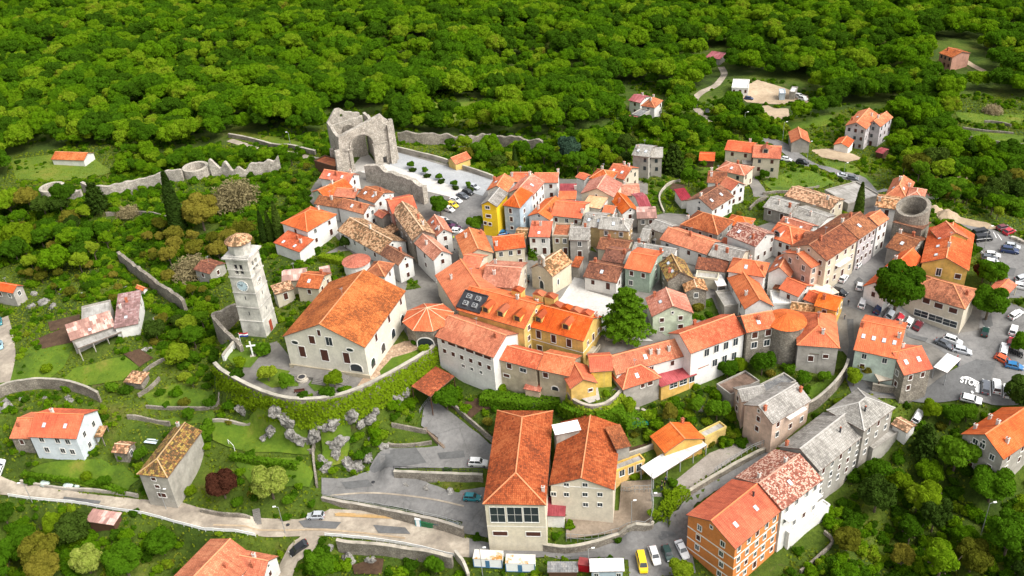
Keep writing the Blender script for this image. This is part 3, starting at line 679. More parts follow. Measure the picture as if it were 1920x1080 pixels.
sheet('parking_yard', [(603,897),(650,897),(688,886),(705,862),(728,840),(800,840),(822,838),(822,825),(790,800),(797,755),(812,750),(850,778),(880,803),(905,824),(925,838),(918,882),(740,880),(745,895),(800,908),(850,922),(912,918),(915,1010),(862,1000),(868,982),(760,957),(640,937),(603,927)], M_ASPH, 0.08)
sheet('parking_ramp', [(690,885),(712,858),(740,842),(780,840),(800,868),(740,880)], M_ASPD, 0.12)
sheet('playground_yard', [(1062,962),(1160,958),(1165,905),(1222,900),(1224,985),(1160,1004),(1062,1016)], ground_cover('worn_concrete', [(0.3,(0.16,0.125,0.095)),(0.7,(0.34,0.27,0.20))], 0.15, 1.5), 0.08)
sheet('gravel_strip', [(1262,905),(1330,850),(1410,810),(1425,825),(1340,885),(1280,925)], ground_cover('gravel_ground', [(0.3,(0.22,0.19,0.16)),(0.6,(0.36,0.32,0.28)),(0.7,(0.13,0.17,0.04))], 0.25, 3), 0.08)
sheet('church_square', [(430,668),(520,640),(560,690),(690,700),(735,690),(700,716),(650,733),(600,744),(545,744),(500,732),(455,714)], M_TOWN, 0.10, z=20)
sheet('cobbled_path', [(668,727),(695,690),(720,655),(760,640),(800,640),(805,650),(770,662),(740,685),(700,712)], M_COBB, 0.14, z=20)
sheet('terrace_lawn', [(712,697),(735,672),(770,662),(808,645),(812,648),(770,678),(716,708)], M_LAWN, 0.18, z=20)
sheet('terrace_garden_lawn', [(424,668),(455,650),(488,668),(470,690),(440,690)], M_LAWN, 0.18, z=20)
sheet('terrace_flower_bed', [(480,712),(510,690),(560,700),(560,725),(510,728)], M_LAWN, 0.18, z=20)
sheet('terrace_round_lawn', [(578,722),(592,705),(615,705),(618,728),(590,735)], M_LAWN, 0.18, z=20)
GARD = [[(600,478),(655,470),(690,500),(665,522),(610,512)],[(1290,575),(1335,560),(1352,598),(1300,602)],[(990,468),(1040,464),(1050,492),(990,488)],[(1555,390),(1600,393),(1590,412),(1558,405)],[(1330,395),(1420,422),(1425,440),(1405,440),(1368,415)],[(1736,432),(1750,436),(1742,520),(1724,500)],[(575,415),(600,425),(640,455),(620,470),(580,440)],[(1215,345),(1245,350),(1250,400),(1215,410)],[(1120,475),(1085,462),(1100,450)],[(1480,660),(1575,660),(1590,690),(1500,700)],[(1395,395),(1430,400),(1430,420),(1400,415)],[(770,520),(790,540),(760,545)]]
for gp in GARD: sheet('garden_plot', gp, M_GRASS, 0.14)
for a_, b_ in (((1838,470),(1846,478)),((1846,486),(1872,490)),((1870,440),(1878,452)),((1862,436),(1868,448)),((1856,745),(1856,716)),((1876,745),(1876,716)),((1786,632),(1800,650)),((1760,640),(1775,655))): strip('road_marking', [a_, b_], .18, M_WHITE, 0.2, step=1.2)
for px, py in ((1228,1008),(1190,1014),(1838,684),(1860,680),(700,905),(540,985),(1640,560),(860,420)):
    P = g(px, py); mb = MB(); mb.cyl((0,0), .42, 0, .03, 16); tag(link('manhole_cover', mb.mesh('manhole_cover', [M_DARK]), loc=(P.x, P.y, float(hz(np.array(P.x), np.array(P.y)))+.2)), None, None, kind='structure')
sheet('white_square', [(1030,600),(1052,560),(1078,520),(1095,525),(1100,545),(1150,560),(1170,610),(1225,640),(1140,640),(1105,600)], M_BRIGHT, 0.12)
sheet('ruin_forecourt', [(745,286),(925,338),(905,368),(868,356),(730,310)], ground_cover('blue_grey_paving', [(0.3,(0.30,0.31,0.32)),(0.7,(0.42,0.43,0.44))], 0.2, 2), 0.10)
sheet('white_slab', [(668,318),(700,305),(722,307),(868,356),(852,372),(770,352),(700,332)], M_BRIGHT, 0.16)
sheet('upper_car_park', [(868,357),(905,368),(925,340),(935,352),(905,400),(890,430),(838,440),(828,420),(850,372)], M_ASPH, 0.12)
sheet('right_car_park', [(1752,392),(1840,425),(1925,455),(1960,470),(1960,560),(1880,560),(1855,500),(1835,470),(1822,432)], M_ASPH, 0.12)
sheet('main_street', [(1660,440),(1690,440),(1680,480),(1640,540),(1690,560),(1700,590),(1800,625),(1835,620),(1842,560),(1900,570),(1960,600),(1960,760),(1860,762),(1800,752),(1740,748),(1640,742),(1625,730),(1740,728),(1800,690),(1752,650),(1700,620),(1610,585),(1575,570),(1555,535),(1590,510),(1640,450)], M_ASPH, 0.11)
sheet('resurfaced_road', [(1640,738),(1740,728),(1778,700),(1830,675),(1868,680),(1850,735),(1800,752)], M_ASPD, 0.16)
sheet('lane', [(1582,700),(1592,650),(1588,600),(1600,600),(1602,650),(1605,700),(1640,735),(1600,745)], M_ASPD, 0.10)
strip('forest_track', [(1352,126),(1358,140),(1345,158),(1318,172),(1303,186),(1302,200),(1315,215),(1330,232)], 3.2, M_DUST, 0.12)
strip('far_road', [(1424,262),(1452,266),(1474,280),(1500,300),(1530,314),(1570,326),(1610,338),(1650,362)], 5.5, M_ASPH, 0.14)
strip('ruin_path', [(430,263),(470,276),(520,284),(560,291),(600,300)], 3.0, M_DUST, 0.12)
strip('driveway', [(-5,600),(4,640),(8,680),(-2,720)], 6, M_DUST, 0.12)
strip('garden_steps_path', [(1500,640),(1420,335)][:0] or [(1405,330),(1418,350),(1425,370)], 4, M_TOWN, 0.12)
strip('side_drive', [(586,1003),(572,1025),(545,1050),(530,1085)], 4.5, M_DUST, 0.14)
strip('villa_track', [(1806,112),(1825,124),(1845,134)], 3, M_SAND, 0.14)
sheet('builders_yard', [(1375,172),(1420,150),(1470,165),(1515,180),(1520,200),(1500,190),(1470,196),(1400,192)], M_SAND, 0.12)
sheet('excavated_ground', [(1420,200),(1440,198),(1478,205),(1480,220),(1450,228),(1420,220)], M_SAND, 0.12)
sheet('cottage_yard', [(1520,282),(1560,280),(1600,290),(1620,300),(1590,305),(1540,295)], M_SAND, 0.12)
sheet('building_site_ground', [(1745,392),(1790,405),(1850,418),(1880,432),(1850,430),(1790,418),(1760,410)], M_SAND, 0.18)
for pts in ([(845,765),(875,756),(903,770),(880,790)], [(872,755),(905,745),(930,765),(905,772)], [(232,665),(262,655),(288,672),(262,690)], [(60,640),(130,612),(150,640),(80,655)], [(660,1060),(690,1052),(700,1075),(665,1078)], [(690,1050),(720,1050),(715,1078),(685,1078)], [(1260,345),(1285,348),(1280,360),(1255,358)], [(90,605),(150,590),(150,610),(95,622)], [(1225,830),(1190,845),(1160,860),(1150,850),(1190,838)]):
    sheet('garden_soil', pts, M_SOIL, 0.12)
for pts in ([(20,300),(95,290),(180,300),(215,322),(150,338),(30,336)], [(810,192),(905,190),(918,225),(840,230),(805,215)], [(430,245),(470,250),(560,262),(580,285),(500,276),(440,262)]):
    sheet('meadow', pts, M_MEADOW, 0.10)
for pts in ([(0,690),(60,650),(115,625),(140,650),(120,690),(70,730),(0,735)], [(140,690),(235,670),(262,690),(230,715),(150,725),(110,720)], [(400,790),(470,795),(580,815),(580,855),(470,850),(400,828)], [(270,740),(330,720),(400,735),(405,765),(340,770),(280,765)], [(1430,340),(1500,315),(1565,345),(1500,362),(1450,362)], [(1305,305),(1340,305),(1338,325),(1305,325)],
            [(440,870),(560,860),(590,890),(580,915),(470,910)], [(100,868),(230,872),(262,900),(240,925),(120,905),(60,890)], [(270,790),(400,770),(405,790),(300,800)], [(1500,740),(1530,720),(1560,700),(1575,710),(1530,760)], [(1790,210),(1920,215),(1920,235),(1800,228)], [(1800,240),(1920,255),(1920,300),(1810,275)], [(1108,700),(1148,700),(1158,725),(1130,745),(1108,745)], [(1540,300),(1600,310),(1650,350),(1620,345),(1560,325)], [(600,790),(660,800),(650,870),(600,880)], [(1400,235),(1480,225),(1560,215),(1560,235),(1420,245)]):
    sheet('lawn', pts, M_LAWN, 0.09)
sheet('paved_round_terrace', [(1080,742),(1075,735),(1120,722),(1125,750),(1105,757)], M_PALE, 0.16, z=16.5)
for pts in ([(560,978),(575,975),(640,980),(630,992),(570,990)], [(700,985),(760,990),(770,1002),(710,1000)], [(1060,1045),(1100,1042),(1105,1048),(1065,1051)], [(1230,1005),(1260,995),(1268,1003),(1240,1015)], [(1840,600),(1858,590),(1862,612),(1846,618)], [(1700,625),(1740,635),(1735,642),(1700,632)], [(1600,530),(1610,520),(1618,527),(1606,540)], [(640,905),(690,900),(700,912),(650,918)], [(820,850),(870,846),(872,858),(826,862)], [(1870,500),(1905,505),(1900,520),(1872,515)], [(120,932),(190,940),(186,946),(118,938)]):
    sheet('road_patch', pts, M_ASPD, 0.18)
for pts in ([(400,985),(470,992),(540,995),(600,994),(680,1000),(760,1010)], [(30,925),(120,935),(220,950),(300,965)], [(620,930),(700,925),(800,935),(870,950)]): strip('wheel_track', pts, .5, M_DUST if pts[0][0] != 400 else M_SAND, 0.17)
# white road lettering and lines near the junction
def road_word(txt, px, py, dirpx, size, name, label):
    cu = bpy.data.curves.new(name, 'FONT'); cu.body = txt; cu.size = size; cu.align_x = 'CENTER'; cu.align_y = 'CENTER'; cu.extrude = 0.004; cu.offset = 0.05
    o = bpy.data.objects.new(name, cu); COL.objects.link(o)
    dg = bpy.context.evaluated_depsgraph_get(); dg.update(); me = bpy.data.meshes.new_from_object(o.evaluated_get(dg)); bpy.data.objects.remove(o)
    P = g(px, py); Q = g(px + dirpx[0], py + dirpx[1]); a = math.atan2(Q.y-P.y, Q.x-P.x); c, s = math.cos(a), math.sin(a)
    for v in me.vertices:
        x, y = v.co.x, v.co.y * 1.7; X, Y = P.x + x*c - y*s, P.y + x*s + y*c
        v.co = (X, Y, float(hz(np.array(X), np.array(Y))) + .42 + v.co.z)
    me.materials.clear(); me.materials.append(M_WHITE); tag(link(name, me), None, None, kind='structure')
road_word('STOP', 1817, 719, (20, 6), 1.6, 'road_marking', '')
strip('road_marking', [(1800,712),(1815,709),(1836,720)], .35, M_WHITE, 0.22, step=1.2)
strip('road_marking', [(1834,721),(1832,738)], .8, M_WHITE, 0.22, step=1.2)
for i in range(4): strip('road_marking', [(1805+i*8,745-i*5),(1808+i*8,750-i*5)], .45, M_WHITE, 0.22, step=1.2)
# ------------------------------------------------------------------ church
M_CH = wm('church')
r = H('large church with huge aged orange roof, beige front and white arcaded flank', (529,631),(684,652),(758,545), 9.2, 'G', 'age', 'church', 5.0, zg=20.0, name='church', cat='church', auto=False, deep=9,
  win=[('f',585,637,1.5,2.2,'s'),('f',617,640,1.6,2.3,'g'),('f',553,642,2.0,1.2,'o'),('f',656,656,2.0,1.2,'o'),('f',598,624,.8,1.6,'s'),('f',567,659,1.6,3.0,'d'),('f',609,666,1.9,3.2,'d'),('f',650,671,1.6,3.0,'d'),('f',668,689,3.2,2.2,'a'),
       ('r',705,633,1.1,2.0,'s'),('r',729,598,1.1,2.0,'s'),('r',751,565,1.1,2.0,'s'),('r',699,680,2.4,2.6,'a'),('r',718,652,2.4,2.6,'a'),('r',737,625,2.4,2.6,'a'),('r',754,599,2.4,2.6,'a')])
ci = INFO[r.name][0]; Wc, Dc = ci['W'], ci['D']
mb = MB()      # stone base band and flank walkway
mb.box(ci['oo']-.3, Wc-ci['oo']+.3, ci['oo']-.3, ci['oo']-.02, -.2, 1.1); link('plinth', mb.mesh('plinth', [wm('beige')]), r)
mb = MB()
for k in range(6):
    mb.box(1.5 - 0, Wc*.62, ci['oo']-.35-3.2+k*.0, ci['oo']-.35, -.3, .9) if k == 0 else None
for cx in (Wc*.2, Wc*.47):
    for k in range(5): mb.box(cx-1.8-.0, cx+1.8, ci['oo']-3.55-.38*(5-k), ci['oo']-3.55-.38*(4-k)-.002, -.1, .17*(k+.9))
for k in range(9): mb.box(Wc*.62+.45*k, Wc*.62+.45*(k+1)-.002, ci['oo']-3.9, ci['oo']-.36, -.3, .85-.1*k)
link('front_steps', mb.mesh('front_steps', [M_TOWN]), r)
# ------------------------------------------------------------------ bell tower
def P3(v): return Vector(v)
a = at(456,634,20.0); b = at(502,634,20.0)
u = Vector((b.x-a.x, b.y-a.y, 0)); Wt = 6.4; u.normalize(); v = Vector((-u.y, u.x, 0))
ang = math.atan2(u.y, u.x) ; 
c2 = at(500,633,20.0); right = at(527,598,20.0)
vv = Vector((right.x-c2.x, right.y-c2.y, 0)).normalized(); uu = Vector((vv.y, -vv.x, 0)); ang = math.atan2(uu.y, uu.x)
blend = math.atan2(u.y, u.x); 
ang = ang if abs(ang - blend) < .25 else (ang + blend) / 2
TM = Matrix.Translation((c2.x, c2.y, 20.0)) @ Matrix.Rotation(ang, 4, 'Z') @ Matrix.Translation((-Wt, 0, 0))
tower = bpy.data.objects.new('bell_tower', None); COL.objects.link(tower); tower.matrix_world = TM
tag(tower, 'tall pale stone bell tower with clock faces and a tiled cap', 'tower')
HT = 22.5
def tower_px(z):
    return [tuple(round(q) for q in px_of(TM @ Vector(p))[:2]) for p in ((0,0,z),(Wt,0,z),(Wt,Wt,z))]
print('tower base', tower_px(0), 'top', tower_px(HT))
M_PALE_ST = plaster('tower_stone', (0.64,0.61,0.55), 0.5)
mb = MB()
def taper(z): return 0.30 * z / HT
def frustum(mb, z0, z1, e=0.0, mi=0):
    t0, t1 = taper(z0)-e, taper(z1)-e
    lo = [(t0,t0,z0),(Wt-t0,t0,z0),(Wt-t0,Wt-t0,z0),(t0,Wt-t0,z0)]; hi = [(t1,t1,z1),(Wt-t1,t1,z1),(Wt-t1,Wt-t1,z1),(t1,Wt-t1,z1)]
    for i in range(4): mb.face([lo[i], lo[(i+1)%4], hi[(i+1)%4], hi[i]], mi)
    mb.face(hi, mi); mb.face(lo[::-1], mi)
frustum(mb, -3, HT-5.2); 
# belfry: corner piers, a middle pier on each side, openings between
e = taper(HT-3); z0, z1 = HT-5.2, HT
mb.box(e, Wt-e, e, Wt-e, z0, z0+.9)
for x in (e, Wt-e-1.7):
    for y in (e, Wt-e-1.7): mb.box(x, x+1.7, y, y+1.7, z0+.9, z1-1.5)
for (x, y) in ((Wt/2-.2, e+.1), (Wt/2-.2, Wt-e-.5)): mb.box(x, x+.4, y, y+.4, z0+.9, z1-1.5)
for (x, y) in ((e+.1, Wt/2-.2), (Wt-e-.5, Wt/2-.2)): mb.box(x, x+.4, y, y+.4, z0+.9, z1-1.5)
mb.box(e, Wt-e, e, Wt-e, z1-1.5, z1)
link('shaft', mb.mesh('shaft', [M_PALE_ST]), tower)
mb = MB(); mb.box(e+.8, Wt-e-.8, e+.8, Wt-e-.8, z0+.95, z1-1.55); link('belfry_core', mb.mesh('belfry_core', [M_DARK]), tower)
for zc, hh, ee in ((4.6,.22,.14),(8.6,.22,.14),(12.8,.22,.14),(HT-5.3,.35,.22),(HT-3.2,.15,.1)):
    mb = MB(); frustum(mb, zc, zc+hh, ee); link('string_course', mb.mesh('string_course', [M_PALE_ST]), tower)
mb = MB(); mb.box(-.35, Wt+.35, -.35, Wt+.35, HT, HT+.4); mb.box(.1, Wt-.1, .1, Wt-.1, HT+.4, HT+.7); link('cornice', mb.mesh('cornice', [M_PALE_ST]), tower)
mb = MB(); mb.cyl((Wt/2, Wt/2), 2.75, HT+.7, HT+3.7, 8); mb.cyl((Wt/2, Wt/2), 3.0, HT+3.5, HT+3.8, 8); link('drum', mb.mesh('drum', [M_PALE_ST]), tower)
mb = MB(); n = 20
for k in range(n):
    a0, a1 = 2*math.pi*k/n, 2*math.pi*(k+1)/n; R0, z2 = 3.35, HT+3.75
    mb.face([(Wt/2+R0*math.cos(a0), Wt/2+R0*math.sin(a0), z2), (Wt/2+R0*math.cos(a1), Wt/2+R0*math.sin(a1), z2), (Wt/2, Wt/2, z2+1.9)], 0, [(k*1.0,0),((k+1)*1.0,0),(k+.5,3.8)])
mb.cyl((Wt/2, Wt/2), 3.35, HT+3.6, HT+3.75, 20, 1); link('roof', mb.mesh('roof', [RM['old'], M_GUT]), tower)
def clock(M_, rad, mat, name='clock_face'):
    mb = MB(); n = 32
    mb.face([(rad*math.cos(2*math.pi*i/n), -.1, rad*math.sin(2*math.pi*i/n)) for i in range(n)])
    for i in range(n):
        p, q = 2*math.pi*i/n, 2*math.pi*(i+1)/n; mb.bar((rad*math.cos(p), -.06, rad*math.sin(p)), (rad*math.cos(q), -.06, rad*math.sin(q)), .14, .2, 1)
    o = link(name, mb.mesh(name, [mat, M_FRAME]), tower); o.matrix_local = M_
    mb = MB()
    for i in range(12):
        p = 2*math.pi*i/12; mb.bar((rad*.72*math.cos(p), -.13, rad*.72*math.sin(p)), (rad*.92*math.cos(p), -.13, rad*.92*math.sin(p)), .12, .05)
    mb.bar((0, -.15, 0), (rad*.1, -.15, rad*.5), .16, .05); mb.bar((0, -.17, 0), (-rad*.62, -.17, rad*.42), .1, .05)
    link('clock_hand', mb.mesh('clock_hand', [M_DARK]), o)
M_CLK = plain('clock_white', (0.50, 0.62, 0.68), .5, var=.08)
zc = 15.0; tt_ = taper(zc)
clock(Matrix.Translation((Wt/2, tt_, zc)), 1.5, M_CLK)
clock(Matrix.Translation((Wt-tt_, Wt/2, zc)) @ Matrix.Rotation(math.pi/2, 4, 'Z'), .95, M_PALE_ST)
mb = MB(); mb.box(Wt-.1, Wt+.08, Wt*.5-.6, Wt*.5+.6, .2, 3.2); link('door', mb.mesh('door', [plain('red_door', (0.32,0.06,0.03), .7)]), tower)
for z in (7, 11.5):
    mb = MB(); mb.box(Wt*.5-.12, Wt*.5+.12, taper(z)-.03, taper(z)+.1, z-.5, z+.5); link('slit_window', mb.mesh('slit_window', [M_DARK]), tower)
    mb = MB(); mb.box(Wt-taper(z)-.1, Wt-taper(z)+.03, Wt*.5-.12, Wt*.5+.12, z-.5, z+.5); link('slit_window', mb.mesh('slit_window', [M_DARK]), tower)
to_bvh(tower.children[0].data, TM)
FOOT.append((*(TM @ Vector((Wt/2, Wt/2, 0)))[:2], 5))
# ------------------------------------------------------------------ free-standing walls
def arc_pts(P, n=4):
    Q = []
    for i in range(len(P)-1):
        p0, p1, p2, p3 = P[max(0, i-1)], P[i], P[i+1], P[min(len(P)-1, i+2)]
        for j in range(n):
            t = j/n; Q.append(0.5*((2*p1)+(p2-p0)*t+(2*p0-5*p1+4*p2-p3)*t*t+(3*p1-p0-3*p2+p3)*t**3))
    return Q + [P[-1]]
def ribbon_mb(Q, th, zb, zt, mb=None, mi=0, wob=0.0, capmi=None):
    """vertical wall along the plan line Q; zb, zt: callables of (index) giving bottom and top"""
    mb = mb or MB(); L, Rr = [], []
    for i, q in enumerate(Q):
        d = Q[min(i+1, len(Q)-1)] - Q[max(i-1, 0)]; d = Vector((d.x, d.y)).normalized(); nn = Vector((-d.y, d.x)) * th/2
        L.append((q.x+nn.x, q.y+nn.y)); Rr.append((q.x-nn.x, q.y-nn.y))
    cm = mi if capmi is None else capmi
    for i in range(len(Q)-1):
        b0, b1, t0, t1 = zb(i), zb(i+1), zt(i), zt(i+1)
        mb.face([(*Rr[i], b0), (*Rr[i+1], b1), (*Rr[i+1], t1), (*Rr[i], t0)], mi)
        mb.face([(*L[i+1], b1), (*L[i], b0), (*L[i], t0), (*L[i+1], t1)], mi)
        mb.face([(*Rr[i], t0), (*Rr[i+1], t1), (*L[i+1], t1), (*L[i], t0)], cm)
    for i, s in ((0, 1), (len(Q)-1, -1)):
        f = [(*L[i], zb(i)), (*Rr[i], zb(i)), (*Rr[i], zt(i)), (*L[i], zt(i))]; mb.face(f if s == 1 else f[::-1], mi)
    return mb
M_LIME = stone('limestone_wall', (0.14,0.125,0.105), (0.40,0.37,0.32), 1.9)
M_COPE = plaster('coping', (0.50,0.45,0.37), 0.45)
def wall(label, pts, h, th=.6, mat=None, zt=None, ragged=0.0, name='stone_wall', cat='wall', drop=1.5, lift=0.0, sub=4, cope=True, group=None):
    P = [Vector(at(x, y, zt)) if zt is not None else Vector(g(x, y, lift)) for x, y in pts]
    Q = arc_pts(P, sub)
    if ragged:
        QQ = []
        for i in range(len(Q)-1):
            for j in range(3): QQ.append(Q[i].lerp(Q[i+1], j/3))
        Q = QQ + [Q[-1]]
    gz = [float(hz(np.array(q.x), np.array(q.y))) for q in Q]
    top = [(zt if zt is not None else gz[i] + h) + (ragged * (noise.noise(Vector((q.x*.35, q.y*.35, 3))) ) if ragged else 0) for i, q in enumerate(Q)]
    if not ragged: top = [t_ + .16*noise.noise(Vector((q.x*.5, q.y*.5, 7))) for t_, q in zip(top, Q)]
    mb = ribbon_mb(Q, th, lambda i: min(gz[i] - drop, top[i]-h), lambda i: top[i])
    me = mb.mesh(name, [mat or M_LIME]); o = link(name, me); tag(o, label, cat, group)
    if cope and not ragged:
        mb = ribbon_mb(Q, th+.12, lambda i: top[i]-.02, lambda i: top[i]+.14); link('coping', mb.mesh('coping', [M_COPE]), o)
    for q in Q: FOOT.append((q.x, q.y, 1.2))
    to_bvh(me, Matrix.Identity(4))
    return o, Q, top, gz
tw_pts = [(402,680),(420,696),(460,718),(500,735),(545,746),(600,746),(650,735),(700,714),(760,682),(800,657),(822,640)]
TWALL = wall('long curved retaining wall clad in ivy below the church terrace', tw_pts, 9.5, .8, zt=20.9, name='terrace_wall')
wall('white plastered parapet wall beside the bell tower foot', [(418,667),(430,650),(446,634)], 3, .6, zt=21.6, mat=wm('white'))
wall('curved broken enclosure wall wrapping the tower foot', [(452,668-20),(405,600),(402,588),(425,578),(448,572)], 4.5, .9, zt=22.0, ragged=.8, name='ruined_wall')
ow2 = wall('rounded ivy wall under the little yellow gabled house', [(1066,735),(1078,750),(1105,760),(1130,757),(1150,746),(1166,730)], 5.5, .6, zt=17.2, name='terrace_wall')
wall('long leaning ruined wall running downhill behind the farmhouse', [(228,492),(245,507),(265,522),(290,542),(318,562),(350,585)], 4.0, 1.0, ragged=1.0, name='ruined_wall')
wall('old town wall joining the two ring towers on the ridge', [(160,362),(198,368),(260,357),(300,346),(345,338)], 4.0, 1.1, mat=wm('pale'), ragged=.6, name='ruined_wall')
wall('short stub of old wall beside the lower ring tower', [(118,372),(135,374),(156,372)], 3.4, 1.5, mat=wm('pale'), ragged=.8, name='ruined_wall')
wall('jagged pale wall remnant on the ridge near the pink shrubs', [(398,328),(420,330),(445,332),(475,328),(500,326),(528,322)], 4.4, 1.2, mat=wm('pale'), ragged=3.2, name='ruined_wall')
wall('broken old wall at the edge of the forest behind the town', [(748,268),(790,270),(830,272),(865,276),(905,272),(950,276),(985,280),(1018,284)], 4.2, 1.1, ragged=1.4, name='ruined_wall')
wall('low pale boundary wall of the parking forecourt', [(742,283),(790,294),(850,312),(925,338)], 1.6, .5, mat=M_COPE, name='boundary_wall')
wall('tall thick ruined nave wall beside the white slab', [(690,338),(715,346),(745,358),(775,368),(800,382)], 6.0, 1.6, mat=wm('pale'), ragged=1.6, name='ruined_wall')
wall('low dry stone wall along the dirt path to the ruin', [(430,258),(480,268),(540,278),(592,290)], 1.6, .7, name='dry_stone_wall')
wall('concrete topped curved wall above the white two-storey house', [(-10,752),(20,737),(60,730),(85,728),(130,732),(165,742),(190,754)], 3.2, .5, name='garden_wall')
wall('stone wall under the parking railing, between the two levels', [(738,883),(760,884),(800,886),(860,888),(905,890)], 3.6, .6, zt=6.0, name='retaining_wall')
wall('long rubble wall holding the car yard above the lower road', [(603,932),(640,940),(700,950),(760,962),(820,975),(868,990)], 3.6, .6, zt=3.0, name='retaining_wall')
wall('low curved stone wall around the playground yard', [(1019,1032),(1060,1037),(1105,1030),(1160,1014),(1218,996),(1222,990)], 2.0, .6, name='retaining_wall')
wall('tall stone wall lining the steep narrow alley', [(1268,938),(1300,915),(1345,888),(1400,857),(1438,838)], 4.2, .6, zt=8.4, name='retaining_wall')
wall('stone wall curving round the palm garden', [(1480,775),(1500,778),(1530,765),(1560,738),(1580,712),(1588,692)], 3.0, .5, name='garden_wall')
wall('rubble wall facing the inn courtyard', [(1634,733),(1660,737),(1690,738)], 2.0, .5, name='garden_wall')
wall('stone wall of the upper playground steps', [(1020,985),(1021,1030)], 2.2, .5, name='garden_wall')
wall('weathered wall below the white guard rail', [(635,1030),(680,1036),(740,1042),(800,1050),(850,1062)], 3.0, .7, name='retaining_wall')
wall('pale block wall beside the container row', [(855,1046),(870,1065),(880,1090)], 2.2, .5, mat=M_COPE, name='boundary_wall')
for i, (pts, lb) in enumerate([
  ([(270,700),(300,680),(340,668)], 'low dry stone terrace wall under the hedge bushes by the farmhouse lawn'),
  ([(260,745),(285,728),(300,712)], 'leaning stone wall beside the broken lean-to shed'),
  ([(240,785),(275,790),(320,798)], 'dark stone wall behind the long barn'),
  ([(275,765),(340,768),(400,765),(412,740)], 'stone step wall across the upper garden lawn'),
  ([(400,792),(440,796),(480,790)], 'low white edged wall under the rocks'),
  ([(590,800),(588,850),(595,915)], 'narrow wall dividing the football lawn from the rocky slope'),
  ([(728,835),(760,838),(810,832)], 'small retaining wall under the clipped strip of grass'),
  ([(735,800),(770,806),(800,812)], 'upper step wall of the grass strips'),
  ([(845,758),(870,782),(905,812),(925,828)], 'long low kerb wall beside the curved ramp'),
  ([(40,905),(110,918),(180,922),(260,932)], 'roadside stone wall below the white house garden'),
  ([(378,960),(420,968),(470,975)], 'roadside stone wall below the maroon bush'),
  ([(1160,862),(1200,850),(1235,835)], 'pale rubble wall behind the gabled yellow house'),
  ([(1245,400),(1236,372),(1250,350),(1275,342)], 'curved white edging of the vegetable garden'),
  ([(1405,395),(1420,380),(1440,373)], 'rounded garden wall where the lane ends'),
  ([(1794,258),(1830,263),(1880,272),(1925,276)], 'longest field terrace wall on the far meadow'),
  ([(1805,242),(1850,248),(1900,252)], 'middle field terrace wall on the far meadow'),
  ([(1845,230),(1870,232),(1895,238)], 'upper field terrace wall on the far meadow'),
  ([(1556,925),(1580,905),(1600,870),(1640,850)], 'curved pale wall beside the row house yard'),
  ([(1545,1000),(1560,1020),(1530,1050),(1500,1075)], 'zigzag broken wall below the orange block'),
  ([(1400,1000),(1390,960),(1380,975)][:0] or [(560,845),(588,850)], 'short stone edge at the foot of the football lawn'),
  ([(200,405),(250,402),(290,405),(330,418)], 'ruined low wall by the tall cypress'),
  ([(1430,366),(1460,362),(1500,360),(1535,352)], 'low wall under the green field'),
 ]):
    wall(lb, pts, 0.9 + .2*(i % 3), .45, mat=(M_COPE if 'white' in lb or 'pale' in lb else None), name='garden_wall', cope=False)
# ring towers
def ring_tower(lbl, px, py, rad, h, mat, zt_, seat=0.0, open_from=None, name='round_tower', th=1.1, slope=0.0):
    c = at(px, py, zt_); mb = MB(); n = 36; gz = float(hz(np.array(c.x), np.array(c.y)))
    for k in range(n):
        a0, a1 = 2*math.pi*k/n, 2*math.pi*(k+1)/n
        def tz(a): return h + slope * math.cos(a - open_from) if open_from is not None else h
        for (ro, ri) in ((rad, rad-th),):
            o0 = (ro*math.cos(a0), ro*math.sin(a0)); o1 = (ro*math.cos(a1), ro*math.sin(a1)); i0 = (ri*math.cos(a0), ri*math.sin(a0)); i1 = (ri*math.cos(a1), ri*math.sin(a1))
            B0 = 1.06
            mb.face([(o0[0]*B0, o0[1]*B0, -4), (o1[0]*B0, o1[1]*B0, -4), (*o1, tz(a1)), (*o0, tz(a0))]); mb.face([(*i1, 0), (*i0, 0), (*i0, tz(a0)), (*i1, tz(a1))]); mb.face([(*o0, tz(a0)), (*o1, tz(a1)), (*i1, tz(a1)), (*i0, tz(a0))], 1)
    mb.face([((rad-th*.9)*math.cos(2*math.pi*k/n), (rad-th*.9)*math.sin(2*math.pi*k/n), h*.45) for k in range(n)])
    me = mb.mesh(name, [mat, M_COPE if mat is not wm('stone') else mat]); z0 = zt_ - h
    o = link(name, me, loc=(c.x, c.y, z0)); tag(o, lbl, 'tower'); to_bvh(me, Matrix.Translation((c.x, c.y, z0))); FOOT.append((c.x, c.y, rad+1)); return o
ring_tower('round pale ring tower of the old wall on the ridge', 366, 312, 4.4, 5.0, wm('pale'), 24.0)
ring_tower('lower bright ring tower at the end of the old wall', 97, 350, 4.2, 4.5, wm('pale'), 20.5)
ring_tower('massive grey round fortress tower with a broken top', 1713, 386, 4.3, 7, wm('stone'), 30.5, slope=1.3, open_from=.6)
